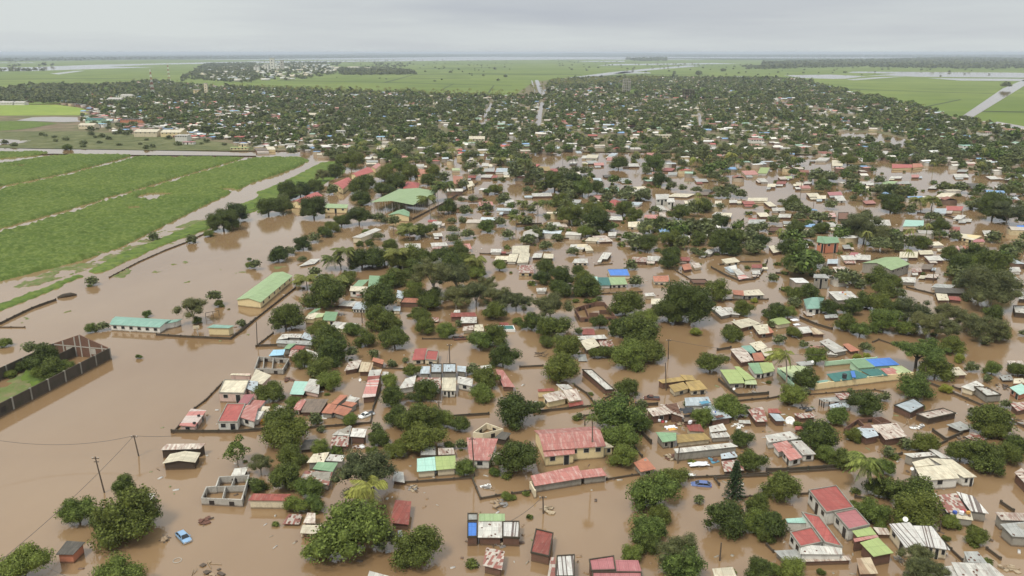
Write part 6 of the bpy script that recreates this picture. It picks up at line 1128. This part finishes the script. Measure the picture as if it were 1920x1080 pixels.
# sign panel, goal frame, sunken hut
p = gp(*tp('E', '1490,362')); e = empty('backboard_sign', p); MB().tube([(0, 0, -.6), (-.3, 0, 3.2)], .12, 6).build('post', MT['concrete'], e); MB().box((-.5, 0, 3.2), (2.0, .15, 1.0), .2).build('panel', MT['Wc'], e); tag(e, 'blank cream board on a leaning white post beside the yellow kiosk', 'board')
p = gp(*tp('E', '1545,232')); q = gp(*tp('E', '1645,212')); e = empty('goal_frame', p); d = q - p
for k in (0, .55, 1): MB().tube([tuple(d * k + Vector((0, 0, -.5))), tuple(d * k + Vector((0, 0, 2.2)))], .09, 6).build('post', MT['post'], e)
MB().tube([(0, 0, 2.2), tuple(d + Vector((0, 0, 2.2)))], .09, 6).build('crossbar', MT['post'], e); MB().tube([(0, 0, .8), tuple(d * .55 + Vector((0, 0, .8)))], .06, 6).build('rail', MT['post'], e); tag(e, 'thin dark goal frame in the water right of the spreading tree', 'goal frame')
p = gp(126, 556.5); o = MB().tube([(-2.6, -2, .15), (-1, -.8, .55), (1, .8, .6), (2.6, 2, .2)], [.5, .9, .9, .4], 8).build('upturned_boat', MT['Wk']); o.location = p; tag(o, 'dark upturned hull alone in the water beyond the roofless hall', 'boat')
p = gp(*tp('F', '1878,318')); e = empty('water_tank', p); MB().prism([(-3, -1.5, -.5), (3, -1.5, -.5), (2.4, 2.5, -.5), (-3.6, 2.5, -.5)], [(-3, -1.5, .9), (3, -1.5, .9), (2.4, 2.5, .9), (-3.6, 2.5, .9)]).build('basin', MT['white_paint'], e); MB().prism([(-2.6, -1.2, .9), (2.6, -1.2, .9), (2.1, 2.2, .9), (-3.2, 2.2, .9)], [(-2.6, -1.2, .93), (2.6, -1.2, .93), (2.1, 2.2, .93), (-3.2, 2.2, .93)]).build('cover', MT['roof_D'] if 'roof_D' in MT else MT['D'], e); tag(e, 'white rimmed basin with dark teal cover in front of a low red shed', 'basin')
# blue roof panel and black tank on the compound
p = gp(*tp('H', '572,675'), z=2.9); o = MB().tube([(0, 0, 0), (0, 0, 1.2)], .62, 14).build('roof_tank', MT['tarp_black']); o.location = p; tag(o, 'black round tank standing on the dark teal roof', 'water tank'); o = MB().prism([(-.6, -2.3, 0), (.5, -2.3, 0), (1.9, 2.3, 0), (.8, 2.3, 0)], [(-.6, -2.3, .1), (.5, -2.3, .1), (1.9, 2.3, .1), (.8, 2.3, .1)]).build('roof_panel', MT['B']); o.location = gp(*tp('H', '622,648'), z=3.0); tag(o, 'slanting bright blue strip lying on the dark teal roof', 'panel')
# conifer
p = gp(*tp('C', '1664,500')); top = 9.2; e = empty('conifer_tree', p); MB().tube([(0, 0, -.7), (0, 0, top)], [.22, .05], 8).build('trunk', MT['bark'], e, smooth=True)
r = np.random.default_rng(4); Cc = []; Nn = []
for k in range(15):
    z = .8 + k * .56; R = (top - z) * .26 + .25
    for b_ in range(9):
        a = b_ * .7 + k * .9
        for s_ in np.linspace(.15, 1, 12):
            for _ in range(3): Cc.append((math.cos(a) * R * s_ + r.normal() * .08, math.sin(a) * R * s_ + r.normal() * .08, z - .18 * R * s_ + r.normal() * .07)); Nn.append((r.normal() * .5, r.normal() * .5, 1))
Nn = np.array(Nn); Nn /= np.linalg.norm(Nn, axis=1)[:, None]; V, Q = quads(np.array(Cc), Nn, .17, r); link('crown', mesh('crown', V, Q, MT['leaf_n']), e); tag(e, 'slim tiered conifer above the low wall in the lower right', 'tree'); OCC.append((p.x, p.y, 3))
# ------------------------------------------------------------------ landmarks far away
def mast(px, ytop, ybase, label, w=3.2, mats=('lamp_red', 'white_paint')):
    b = gp(px, ybase); k = F / dep(b); h = (ybase - ytop) / k; e = empty('radio_mast', b); n = 10; ms = {q: MB() for q in mats}
    for i in range(n):
        z0, z1 = h * i / n, h * (i + 1) / n; w0, w1 = w * (1 - i / n * .8) / 2, w * (1 - (i + 1) / n * .8) / 2; m = ms[mats[i % len(mats)]]; c0 = [(-w0, -w0), (w0, -w0), (w0, w0), (-w0, w0)]; c1 = [(-w1, -w1), (w1, -w1), (w1, w1), (-w1, w1)]
        for j in range(4):
            m.tube([(*c0[j], z0), (*c1[j], z1)], .22, 4); m.tube([(*c0[j], z0), (*c1[(j + 1) % 4], z1)], .13, 4); m.tube([(*c1[j], z1), (*c1[(j + 1) % 4], z1)], .12, 4)
    for q, m in ms.items(): m.build('lattice_section', MT[q], e)
    tag(e, label, 'mast')
mast(287, 132, 178, 'tall red and white lattice mast left of its twin in the far town', 6); mast(318, 120, 155, 'tall red and white lattice mast right of its twin, farther off', 6)
def tower(px, ybase, w, d, h, mat, label, name='tower', fl=0):
    b = gp(px, ybase); e = empty(name, b); m = MB()
    if fl:
        for i in range(fl): m.box((0, 0, h * (i + 1) / fl), (w, d, .5))
        for x in np.linspace(-.5, .5, 5):
            for y in (-.5, 0, .5): m.box((x * w * .96, y * d * .96, h / 2), (.7, .7, h * 1.02))
        m.build('concrete_frame', MT[mat], e)
    else:
        m.box((0, 0, h / 2), (w, d, h)); m.build('shaft', MT[mat], e); MB().box((0, 0, h + .5), (w * 1.15, d * 1.15, 1.2)).build('cap', MT['concrete'], e)
        for k in range(3): MB().box((0, -d / 2, h * (.35 + .22 * k)), (w * .3, .3, h * .09)).build('window', MT['pane_dark'], e)
    tag(e, label, name.replace('_', ' '))
tower(1174, 178, 16, 10, 34, 'concrete', 'slim grey concrete frame rising from the trees in the far town', 'frame_tower', 6); tower(1290, 190, 20, 12, 22, 'Wd', 'dark unfinished multi storey frame right of the slim concrete frame', 'frame_building', 4)
tower(387.5, 178, 6, 6, 24, 'Wc', 'slim cream church tower in the far left town', 'church_tower'); tower(370, 181, 11, 9, 14, 'Wy', 'squat cream tower beside the slim church tower', 'church_tower')
tower(512, 133, 20, 20, 62, 'Ww', 'tallest pale silo of the far factory', 'silo'); tower(501, 133, 20, 20, 34, 'Ww', 'shorter pale silo left of the tallest one', 'silo'); tower(530, 132, 16, 16, 50, 'concrete', 'thin grey chimney of the far factory', 'chimney'); tower(482, 135, 24, 20, 24, 'Ww', 'low pale silo at the left end of the far factory', 'silo')
FAR = [  # x, y base, w px, d m, h m, roof, wall, label
 (662, 130, 22, 40, 12, 'c', 'w', 'long white warehouse beyond the green fields'), (690, 130.5, 14, 30, 9, 'c', 'w', 'smaller white gabled warehouse beside the long one'), (273, 258, 44, 22, 6, 'c', 'c', 'big cream warehouse roof on the left edge of the town'), (320, 258, 38, 20, 5.5, 'c', 'y', 'second cream warehouse right of the biggest one'),
 (340, 267, 24, 12, 7, 'w', 'w', 'white two storey house with dark windows by the canal'), (352, 273, 22, 8, 3.4, 'q', 'w', 'pink roofed low house in front of the white two storey one'), (162, 243, 30, 14, 5, 'c', 'c', 'cream flat shed roof in the left scrapland'), (175, 234, 30, 16, 6, 'D', 'm', 'dark green roofed hall in the left town'), (181, 229, 16, 10, 6, 'r', 'w', 'red roofed house behind the dark green roofed hall'), (188, 240, 14, 10, 5, 'x', 'w', 'small turquoise roofed house at the left town edge'),
 (238, 231, 26, 12, 5, 'k', 'o', 'long orange market building in the left town'), (260, 231, 20, 12, 5, 'k', 'o', 'orange annex right of the long orange market building'), (296, 230, 14, 10, 6, 'r', 'w', 'small red roof near the orange market'), (333, 240, 12, 9, 5, 'o', 'c', 'small orange roof near the canal'), (10, 198, 28, 14, 5, 'w', 'w', 'long white shed left of the yellow meadow'), (36, 198, 20, 14, 5, 'w', 'w', 'white shed beside the long white shed'),
 (215, 195, 26, 14, 9, 'w', 'w', 'white two storey block amid trees in the far left town'), (237, 187, 22, 14, 8, 'w', 'w', 'pale hall behind the white two storey block'), (448, 283, 34, 6, 3, 'y', 'y', 'yellow wall like building beside the canal'), (455, 280, 16, 7, 5, 'c', 'y', 'cream house behind the yellow canal building'), (583, 222, 26, 14, 5, 'c', 'c', 'cream roofed house in the mid far town'), (641, 256, 24, 10, 6, 'w', 'w', 'two storey white house in the upper left of town'), (678, 262, 26, 12, 5, 'c', 'c', 'pinkish roofed hall right of the two storey white house'),
 (715, 264, 20, 10, 4, 'x', 'w', 'light blue and white roofed house in mid town'), (878, 263, 16, 9, 4.5, 'r', 'c', 'small red roof near the far lane'), (894, 270, 30, 14, 5, 'c', 'c', 'cream house near the far lane'), (745, 184, 20, 12, 5, 'w', 'w', 'pale roof near the field edge far away'), (1508, 190, 14, 10, 6, 'q', 'w', 'pink walled far house'), (1530, 191, 18, 10, 6, 'q', 'w', 'longer pink walled far house right of its twin'), (1546, 218, 13, 9, 5, 'w', 'w', 'bright white hut in the far right town'), (1643, 201, 14, 10, 5, 'o', 'w', 'small orange roof at the far right edge'),
 (1848, 260, 22, 9, 7, 'p', 'w', 'pale two storey house under trees at the right'), (1895, 251, 18, 9, 5, 'o', 'w', 'orange roofed house near the right canal'), (1815, 282, 22, 9, 4.5, 'M', 'w', 'turquoise roofed house at the right'), (1165, 238, 16, 8, 4.5, 'w', 'w', 'pale roofed open house in mid town'), (1250, 230, 24, 9, 4.5, 'l', 'w', 'pale green roofed house in mid town'), (1212, 248, 16, 9, 4, 'y', 'w', 'yellow green roof in mid town'), (1062, 155.5, 1, 1, 1, 'w', 'w', ''), (1420, 270, 26, 12, 4.5, 'p', 'w', 'faded pink roof in the right part of town'), (1245, 262, 30, 12, 4.5, 'c', 'c', 'pinkish cream roof cluster in mid town')]
for x, y, w, d, h, rm, wm, lb in FAR:
    if not lb: continue
    c = gp(x, y); W = w * dep(c) / F; e = empty('building', c); c0 = Vector((c.x, c.y, 0)); P = [Vector((c.x + sx * W / 2, c.y + yy, h + (0 if yy == 0 or d < 14 else 0))) for sx, yy in ((-1, 0), (1, 0), (1, d), (-1, d))]
    add_block(e, c0, P, 'g' if d >= 14 else 'f', rm, wm, ['w5', 'c'] if W > 12 else ['w3', 'c'], random.Random(lb)); tag(e, lb, 'building'); OCC.append((c.x, c.y + d / 2, max(W, d) * .6)); HOUSES.append(e); LAND.append((x, y, ' '.join(lb.split()[:4])) if False else (x, y, {'a': ''}.get(lb, lb.split(' in ')[0].split(' beside ')[0].split(' near ')[0].split(' behind ')[0].split(' right of ')[0].split(' at ')[0].split(' on ')[0].split(' by ')[0].split(' amid ')[0].split(' beyond ')[0].split(' left of ')[0].split(' under ')[0])))
# ------------------------------------------------------------------ the rest of the town: trees, palms and houses where the photo has them
FILL = [(-40, 180), (60, 162), (180, 161), (270, 152), (400, 162), (560, 169), (830, 178), (960, 182), (985, 180), (1015, 182), (1030, 152), (1100, 146), (1240, 145), (1500, 149), (1540, 160), (1600, 175), (1700, 197), (1800, 221), (1880, 238), (1960, 255), (1960, 470), (1800, 560), (1440, 540), (1240, 470), (1000, 500), (900, 470), (880, 400), (840, 350), (660, 322), (600, 292), (480, 283), (420, 262), (200, 222), (175, 203), (100, 192), (-40, 196)]
VOID = [[(975, 293), (1060, 294), (1160, 311), (1240, 326), (1215, 342), (1120, 330), (1000, 312)], [(1250, 333), (1340, 336), (1440, 345), (1560, 370), (1625, 375), (1625, 402), (1540, 392), (1440, 375), (1260, 355)], [(1440, 352), (1500, 360), (1640, 375), (1650, 400), (1600, 412), (1440, 385)],
        [(1635, 300), (1665, 310), (1710, 330), (1800, 334), (1920, 350), (1960, 372), (1960, 368), (1840, 345), (1720, 348), (1700, 376), (1690, 390), (1700, 350), (1660, 330)], [(1510, 312), (1545, 300), (1580, 318), (1560, 328), (1515, 330)], [(1560, 249), (1640, 247), (1704, 261), (1694, 278), (1650, 273), (1578, 264)],
        [(962, 340), (985, 340), (985, 380), (960, 390)], [(930, 360), (880, 340), (905, 330)], [(1060, 480), (1240, 480), (1340, 520), (1300, 560), (1040, 540)], [(1300, 480), (1420, 500), (1440, 540), (1330, 540)], [(890, 430), (945, 430), (950, 475), (895, 475)], [(1380, 400), (1400, 398), (1400, 430), (1375, 425)],
        [(1640, 395), (1700, 380), (1720, 420), (1640, 430)], [(918, 188), (930, 190), (922, 214), (908, 240), (893, 240)], [(1008, 190), (1025, 188), (1018, 242), (998, 242)], [(998, 146), (1012, 146), (1028, 180), (1000, 182)], [(1304, 210), (1316, 210), (1323, 246), (1308, 246)], [(1225, 186), (1385, 187), (1385, 191), (1230, 192)], [(1530, 212), (1630, 218), (1630, 224), (1530, 222)],
        [(1760, 330), (1960, 345), (1960, 362), (1760, 345)], [(985, 420), (1000, 380), (1030, 385), (1040, 420)]]
def pixof(X, Y, z=3.0):
    d = Y * CP - (z - H) * SP; return 960 + F * X / d, 540 - F * (Y * SP + (z - H) * CP) / d, d
occ = np.array(OCC)
rng = np.random.default_rng(11)
def scatter(poly, step, prob, voids=True, occm=0.0, ymax=1e9):
    P = np.array([tuple(gp(x, y))[:2] for x, y in poly]); a, b = P.min(0), P.max(0); gx = np.arange(a[0], b[0], step); gy = np.arange(a[1], min(b[1], ymax), step); X, Y = np.meshgrid(gx, gy); X = X.ravel() + rng.uniform(-.5, .5, X.size) * step * .95; Y = Y.ravel() + rng.uniform(-.5, .5, Y.size) * step * .95
    px, py, d = pixof(X, Y, 0); k = inpoly(px, py, poly) & (rng.random(X.size) < prob)
    if voids:
        for v in VOID: k &= ~inpoly(px, py, v)
    X, Y = X[k], Y[k]
    near = Y < 1100; keep = np.ones(len(X), bool)
    if len(X):
        idx = np.nonzero(near)[0]
        for i in idx:
            if ((occ[:, 0] - X[i]) ** 2 + (occ[:, 1] - Y[i]) ** 2 < (occ[:, 2] + occm) ** 2).any(): keep[i] = False
    return X[keep], Y[keep]
# houses
hx, hy = scatter(FILL, 16, .82, True, 3.0); lx, ly = scatter([(160, 205), (300, 185), (480, 200), (600, 240), (640, 282), (480, 282), (430, 270), (200, 250), (150, 225)], 15, .55, False, 3)
mx_, my_ = scatter([(150, 220), (420, 228), (600, 285), (470, 284), (430, 268), (300, 258), (160, 242)], 13, .6, False, 2); hx = np.concatenate([hx, lx, mx_]); hy = np.concatenate([hy, ly, my_])
def street(X, Y):
    # the town's grid of sandy lanes
    u = X * math.cos(.12) + Y * math.sin(.12); v = -X * math.sin(.12) + Y * math.cos(.12)
    return (np.abs((u + 40) % 150 - 75) < 3.6) | (np.abs(v % 118 - 59) < 3.2)
k = ~street(hx, hy) & (vnoise(hx, hy, 70, 21) > .22); hx, hy = hx[k], hy[k]
order = np.argsort(hy); hx, hy = hx[order], hy[order]
NIND = max(0, 298 - len(HOUSES)); print('houses drawn by hand', len(HOUSES), 'filled', len(hx))
cl = 'wwwccbbmmggKRnskpGmw'; hr = random.Random(3)
for X, Y in zip(hx[:NIND], hy[:NIND]):
    w, d = hr.uniform(5.5, 10), hr.uniform(4, 7); rz = hr.choice((.1, -.25, .2, 1.5)) + hr.uniform(-.2, .2); P = [Vector((X + x * math.cos(rz) - y * math.sin(rz), Y + x * math.sin(rz) + y * math.cos(rz), 2.2 + (y > 0) * .35)) for x, y in ((-w / 2, -d / 2), (w / 2, -d / 2), (w / 2, d / 2), (-w / 2, d / 2))]
    rm = hr.choice(cl); c = Vector((X, Y, 0)); e = empty('house', c); rz_ = 0
    if hr.random() < .6: add_block(e, c, *annex(P, hr), hr)
    add_block(e, c, P, 'f', rm, hr.choice('wcbbgb'), ['w2'], hr); tag(e, None, 'house', 'small houses across the flooded town'); HOUSES.append(e); AUTO.append((e, RD[rm] + ' house', *proj(c + Vector((0, 0, 2)))))
hx, hy = hx[NIND:], hy[NIND:]; n = len(hx)
pal = np.array([(.7, .68, .6), (.66, .63, .55), (.66, .6, .46), (.76, .76, .72), (.5, .56, .58), (.56, .5, .42), (.4, .38, .34), (.46, .12, .1), (.5, .24, .2), (.25, .1, .07), (.3, .45, .34), (.62, .6, .55), (.2, .35, .55)]); wl_ = np.array([(.6, .57, .5), (.45, .38, .28), (.3, .26, .21), (.16, .1, .07), (.6, .5, .3)])
W = rng.uniform(5, 12, n); D = rng.uniform(4, 8, n); A = rng.choice([0.05, -.2, .25, 1.5], n); HH = rng.uniform(2.3, 3.4, n)
bx = np.array([(-.5, -.5), (.5, -.5), (.5, .5), (-.5, .5)]); V = np.zeros((n, 14, 3)); Cc = np.zeros((n, 14, 4)); Cc[..., 3] = 1
def rotp(x, y): return hx + x * np.cos(A) - y * np.sin(A), hy + x * np.sin(A) + y * np.cos(A)
for i, (a, b) in enumerate(bx):
    x, y = rotp(a * W * .94, b * D * .94); V[:, i] = np.stack([x, y, np.full(n, -.3)], 1); V[:, 4 + i] = np.stack([x, y, HH - .1], 1); x, y = rotp(a * W, b * D); V[:, 8 + i] = np.stack([x, y, HH], 1)
g = rng.random(n) < .5
for i, a in enumerate((-.5, .5)): x, y = rotp(a * W, 0 * D); V[:, 12 + i] = np.stack([x, y, HH + np.where(g, .18 * D, .12)], 1)
Cc[:, :8, :3] = wl_[rng.integers(0, len(wl_), n)][:, None]; Cc[:, 8:, :3] = (pal[rng.integers(0, len(pal), n)] * rng.uniform(.8, 1.15, (n, 1)))[:, None]
fq = np.array([(0, 1, 5, 4), (1, 2, 6, 5), (2, 3, 7, 6), (3, 0, 4, 7), (8, 9, 13, 12), (12, 13, 10, 11)]); Q = (fq[None] + (np.arange(n) * 14)[:, None, None]).reshape(-1, 4)
tag(link('distant_houses', mesh('distant_houses', V.reshape(-1, 3), Q, MT['tint'], cols=Cc.reshape(-1, 4))), 'countless small pale roofs scattered through the trees of the far town', 'houses', kind='stuff')
REEDM = []
# ---- trees: the largest 300 stand alone, all others are one mass
TREES.sort(key=lambda x: -x[0]); br = random.Random(9); nt = nb = 0; rest = []
for r, k, p, R, hc in TREES:
    bush = k in 'byo'
    if (bush and nb >= 120) or (not bush and nt >= 298): rest.append((p.x, p.y, p.z, R)); continue
    if bush: nb += 1
    else: nt += 1
    o = place_tree(k, p, R, hc, br); px, py = proj(p); q = 'small ' if r * 4 < 50 and not bush else ''
    tag(o, None, 'bush' if bush else 'tree', 'bushes in the flood water' if bush else 'trees in the flooded neighbourhood'); AUTO.append((o, q + KN[k][1], px, py))
print('trees', nt, 'bushes', nb, 'rest', len(rest))
def mass(name, X, Y, Z, R, tmpl, mat, label, cat, zs=1.0):
    X, Y, Z, R = map(np.asarray, (X, Y, Z, R)); VV = []; QQ = []; o = 0; ch = rng.integers(0, len(tmpl), len(X)); ang = rng.uniform(0, 6.28, len(X))
    for t, (tv, tq) in enumerate(tmpl):
        s = ch == t; m = s.sum()
        if not m: continue
        c, sn = np.cos(ang[s])[:, None], np.sin(ang[s])[:, None]; q = R[s][:, None]
        x = (tv[None, :, 0] * c - tv[None, :, 1] * sn) * q + X[s][:, None]; y = (tv[None, :, 0] * sn + tv[None, :, 1] * c) * q + Y[s][:, None]; z = tv[None, :, 2] * q * zs + Z[s][:, None]
        VV.append(np.stack([x, y, z], -1).reshape(-1, 3)); QQ.append((tq[None] + (np.arange(m) * len(tv))[:, None, None]).reshape(-1, 4) + o); o += m * len(tv)
    return VV, QQ
def link_mass(name, parts, mat, label, cat):
    VV = []; QQ = []; o = 0
    for v, q in parts:
        for a, b in zip(v, q): VV.append(a)
        base = o
        for b in q: QQ.append(b + base)
        o += sum(len(a) for a in v)
    tag(link(name, mesh(name, np.concatenate(VV), np.concatenate(QQ), MT[mat])), label, cat, kind='stuff')
T1 = [small_arrays(50 + i, 260, .13) for i in range(5)]; T2 = [small_arrays(70 + i, 70, .24, 3) for i in range(5)]; T3 = [small_arrays(90 + i, 16, .5, 1) for i in range(4)]
tx, ty = scatter(FILL, 9.5, .57, True, 1.0)
k = ~street(tx, ty) & (vnoise(tx, ty, 55, 31) * .7 + vnoise(tx, ty, 23, 32) * .3 > .27); tx, ty = tx[k], ty[k]
if rest: ra = np.array(rest)
lod = np.where(ty < 800, 0, np.where(ty < 1600, 1, 2)); print('far trees', len(tx), np.bincount(lod))
parts = {c: [] for c in 'mdl'}
tone = rng.random(len(tx)); size = rng.uniform(1.9, 4.8, len(tx)) * np.where(rng.random(len(tx)) < .12, 1.5, 1); clump = vnoise(tx, ty, 90, 4)
size *= .75 + .6 * clump
for c, lo, hi in (('m', 0, .5), ('d', .5, .72), ('l', .72, 1.01)):
    for L, T in enumerate((T1, T2, T3)):
        s = (lod == L) & (tone >= lo) & (tone < hi)
        if s.any(): parts[c].append(mass('', tx[s], ty[s], size[s] * .75 + .4, size[s], T, '', '', '', .92))
parts['m'].append(mass('', ra[:, 0], ra[:, 1], ra[:, 2], ra[:, 3], T1, '', '', '', .92))
# far tree belts across the plain
for poly, st, pr, R0 in (([(-60, 250), (330, 256), (440, 284), (200, 280), (-60, 275)], 13, .17, 3.2), ([(150, 215), (420, 226), (600, 286), (430, 280), (300, 262), (160, 246)], 15, .5, 4), ([(490, 112.5), (960, 112.5), (960, 160), (620, 146), (480, 120)], 120, .3, 5), ([(1040, 114), (1900, 132), (1900, 145), (1200, 140), (1040, 130)], 130, .3, 6), ([(385, 120), (480, 118), (480, 156), (330, 152)], 26, .5, 7), ([(470, 122), (610, 118), (635, 141), (560, 150), (470, 152)], 36, .38, 8), ([(630, 131), (660, 128), (710, 127), (775, 134), (780, 140), (640, 141)], 16, .6, 7), ([(385, 128), (480, 122), (480, 150), (400, 150)], 24, .45, 7), ([(700, 118), (770, 120), (760, 128), (690, 127)], 60, .3, 8), ([(1385, 125), (1440, 124), (1470, 128), (1400, 131)], 40, .6, 9),
                         ([(1170, 110), (1250, 109), (1250, 115), (1190, 115)], 60, .6, 14), ([(1430, 117), (1640, 113), (1800, 108), (1960, 112), (1960, 129), (1800, 130), (1600, 126), (1430, 131)], 42, .5, 13), ([(-60, 131.5), (60, 130.5), (85, 134), (-60, 136)], 50, .6, 10), ([(-60, 125), (130, 124), (60, 126), (-60, 127)], 80, .6, 14),
                         ([(-60, 112), (480, 104), (960, 102), (960, 104), (480, 108), (-60, 118)], 140, .5, 15), ([(1100, 103), (1960, 103), (1960, 107), (1300, 106)], 150, .5, 15), ([(-60, 176), (60, 160), (160, 162), (160, 192), (-60, 196)], 12, .5, 6), ([(540, 117), (640, 117), (640, 123), (540, 122)], 60, .4, 8), ([(1340, 262), (1960, 262), (1960, 300), (1700, 290), (1340, 285)], 16, .2, 5)):
    X, Y = scatter(poly, st, pr, False); R = rng.uniform(.6, 1.3, len(X)) * R0
    parts['d' if R0 > 6 else 'm'].append(mass('', X, Y, R * .6, R, T3 if R0 > 6 else T2, '', '', '', .8))
link_mass('distant_trees', parts['m'], 'leaf_h', 'mass of green round trees filling the far town', 'trees'); link_mass('distant_trees', parts['d'], 'leaf_i', 'mass of darker trees in the far town and across the plain', 'trees'); link_mass('distant_trees', parts['l'], 'leaf_l', 'brighter green trees mixed through the far town', 'trees')
# low bushes and weeds between the houses of the mid town, palms beyond
bx_, by_ = scatter([(640, 300), (1960, 290), (1960, 560), (1440, 560), (1000, 540), (880, 430)], 9, .42, True, -1.0); R = rng.uniform(.8, 2.2, len(bx_)); rr_ = np.array(OCC); rr_ = rr_[(rr_[:, 1] < 420)]; rr_ = rr_[rng.random(len(rr_)) < .38]; an = rng.uniform(0, 6.28, len(rr_)); q_ = rr_[:, 2] * rng.uniform(.8, 1.15, len(rr_)); Rs = rng.uniform(.4, 1.4, len(rr_))
sx_, sy_ = rr_[:, 0] + q_ * np.cos(an), rr_[:, 1] + q_ * np.sin(an)
link_mass('undergrowth', [mass('', bx_, by_, R * .3, R, T2, '', '', '', .7), mass('', sx_, sy_, Rs * .3, Rs, T1, '', '', '', .6)], 'leaf_m', 'low bushes and weeds between the flooded houses', 'undergrowth')
def palm_arrays(seed, nf):
    r = random.Random(seed); V = []; Q = []
    for k in range(nf):
        a = k * 2.4 + r.random() * .4; up = r.uniform(-.1, .8); d = Vector((math.cos(a), math.sin(a), 0)); s = Vector((-d.y, d.x, 0)) * .13; pr = None
        for i in range(4):
            t = i / 3; c = d * t + Vector((0, 0, up * .6 * t - 1.0 * t * t)); w = s * (1 - t * .7); cur = (c - w + Vector((0, 0, -.06)), c, c + w + Vector((0, 0, -.06)))
            if pr: n_ = len(V); V += [pr[0], pr[1], cur[1], cur[0], pr[1], pr[2], cur[2], cur[1]]; Q += [(n_, n_ + 1, n_ + 2, n_ + 3), (n_ + 4, n_ + 5, n_ + 6, n_ + 7)]
            pr = cur
    n_ = len(V); V += [Vector(q) for q in ((-.05, 0, -3.2), (.05, 0, -3.2), (.05, 0, 0), (-.05, 0, 0), (0, -.05, -3.2), (0, .05, -3.2), (0, .05, 0), (0, -.05, 0))]; Q += [(n_, n_ + 1, n_ + 2, n_ + 3), (n_ + 4, n_ + 5, n_ + 6, n_ + 7)]
    return np.array([tuple(v) for v in V]), np.array(Q)
PT = [palm_arrays(i, 13) for i in range(4)]; X, Y = scatter(FILL, 27, .4, True, 0); R = rng.uniform(2.4, 3.6, len(X)); ex = scatter([(400, 164), (560, 170), (960, 181), (1030, 156), (1240, 147), (1240, 153), (1030, 170), (960, 190), (560, 180)], 24, .6, False)
p1 = mass('', X, Y, R * 3.2, R, PT, '', '', ''); R = rng.uniform(3.4, 5.0, len(ex[0])); p2 = mass('', ex[0], ex[1], R * 3.2, R, PT, '', '', '')
cx_, cy_ = scatter([(640, 285), (900, 285), (900, 330), (700, 325)], 15, .5, False, 0); R = rng.uniform(2.6, 4.0, len(cx_)); p3 = mass('', cx_, cy_, R * 3.2, R, PT, '', '', ''); link_mass('distant_palms', [p1, p2, p3], 'leaf_p', 'coconut palms rising over the trees of the far town', 'palms')
# flotsam: planks, sheets and bottles adrift between the houses
hs_ = np.array([(h.location.x, h.location.y) for h in HOUSES]); hs_ = hs_[hs_[:, 1] < 430]; hs_ = np.repeat(hs_, 5, 0); n = len(hs_); an = rng.uniform(0, 6.28, n); q_ = rng.uniform(4, 9, n); fx, fy = hs_[:, 0] + q_ * np.cos(an), hs_[:, 1] + q_ * np.sin(an); w_, d2, t_ = rng.uniform(.1, .65, n), rng.uniform(.06, .28, n), rng.uniform(0, 3.14, n); V = []; Cq = []; Qs = []
fc = np.array([(.3, .2, .12), (.45, .42, .36), (.16, .1, .07), (.3, .26, .2), (.5, .48, .45), (.2, .22, .1), (.1, .07, .05)])
for i in range(n):
    b_ = len(V); c = fc[rng.integers(0, 7)]; ca, sa = math.cos(t_[i]), math.sin(t_[i])
    for z in (-.05, rng.uniform(.06, .25)):
        for a, q in bx: x, y = a * w_[i] * 2, q * d2[i] * 2; V.append((fx[i] + x * ca - y * sa, fy[i] + x * sa + y * ca, z)); Cq.append((*c, 1))
    Qs += [(b_ + 4, b_ + 5, b_ + 6, b_ + 7), (b_, b_ + 1, b_ + 5, b_ + 4), (b_ + 1, b_ + 2, b_ + 6, b_ + 5), (b_ + 2, b_ + 3, b_ + 7, b_ + 6), (b_ + 3, b_, b_ + 4, b_ + 7)]
tag(link('flotsam', mesh('flotsam', V, np.array(Qs), MT['tint'], cols=Cq)), 'planks, scraps and litter adrift between the houses', 'flotsam', kind='stuff')
# factory sheds far away, one mass of small blocks
fx, fy = scatter([(380, 132), (478, 121), (610, 120), (645, 131), (545, 150), (440, 154), (380, 148)], 40, .3, False); n = len(fx); V = []; Cq = []; Qs = []
for i in range(n):
    w, d, h = rng.uniform(9, 30), rng.uniform(9, 16), rng.uniform(4, 9); c = pal[rng.integers(0, 5)]; b = len(V)
    for z in (0, h):
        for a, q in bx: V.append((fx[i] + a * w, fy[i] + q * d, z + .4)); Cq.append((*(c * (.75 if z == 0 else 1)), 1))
    Qs += [(b + 3, b + 2, b + 1, b), (b + 4, b + 5, b + 6, b + 7), (b, b + 1, b + 5, b + 4), (b + 1, b + 2, b + 6, b + 5), (b + 2, b + 3, b + 7, b + 6), (b + 3, b, b + 4, b + 7)]
tag(link('distant_factory_sheds', mesh('distant_factory_sheds', V, np.array(Qs), MT['tint'], cols=Cq)), 'pale sheds of the far factory town beyond the fields', 'sheds', kind='stuff')
autolabels()
for o in S.objects:
    if '_px' in o: del o['_px']
# ------------------------------------------------------------------ haze
m = bpy.data.materials.new('haze'); m.use_nodes = True; m.node_tree.nodes.clear(); ns = m.node_tree.nodes
vo = ns.new('ShaderNodeVolumePrincipled'); vo.inputs['Color'].default_value = (.8, .88, .97, 1); vo.inputs['Density'].default_value = HAZE; vo.inputs['Anisotropy'].default_value = .0
oo = ns.new('ShaderNodeOutputMaterial'); m.node_tree.links.new(vo.outputs[0], oo.inputs['Volume']); MT['haze'] = m
hb = MB().box((0, 47000, 49), (130000, 100000, 101)); o = hb.build('haze', MT['haze']); tag(o, kind='stuff')
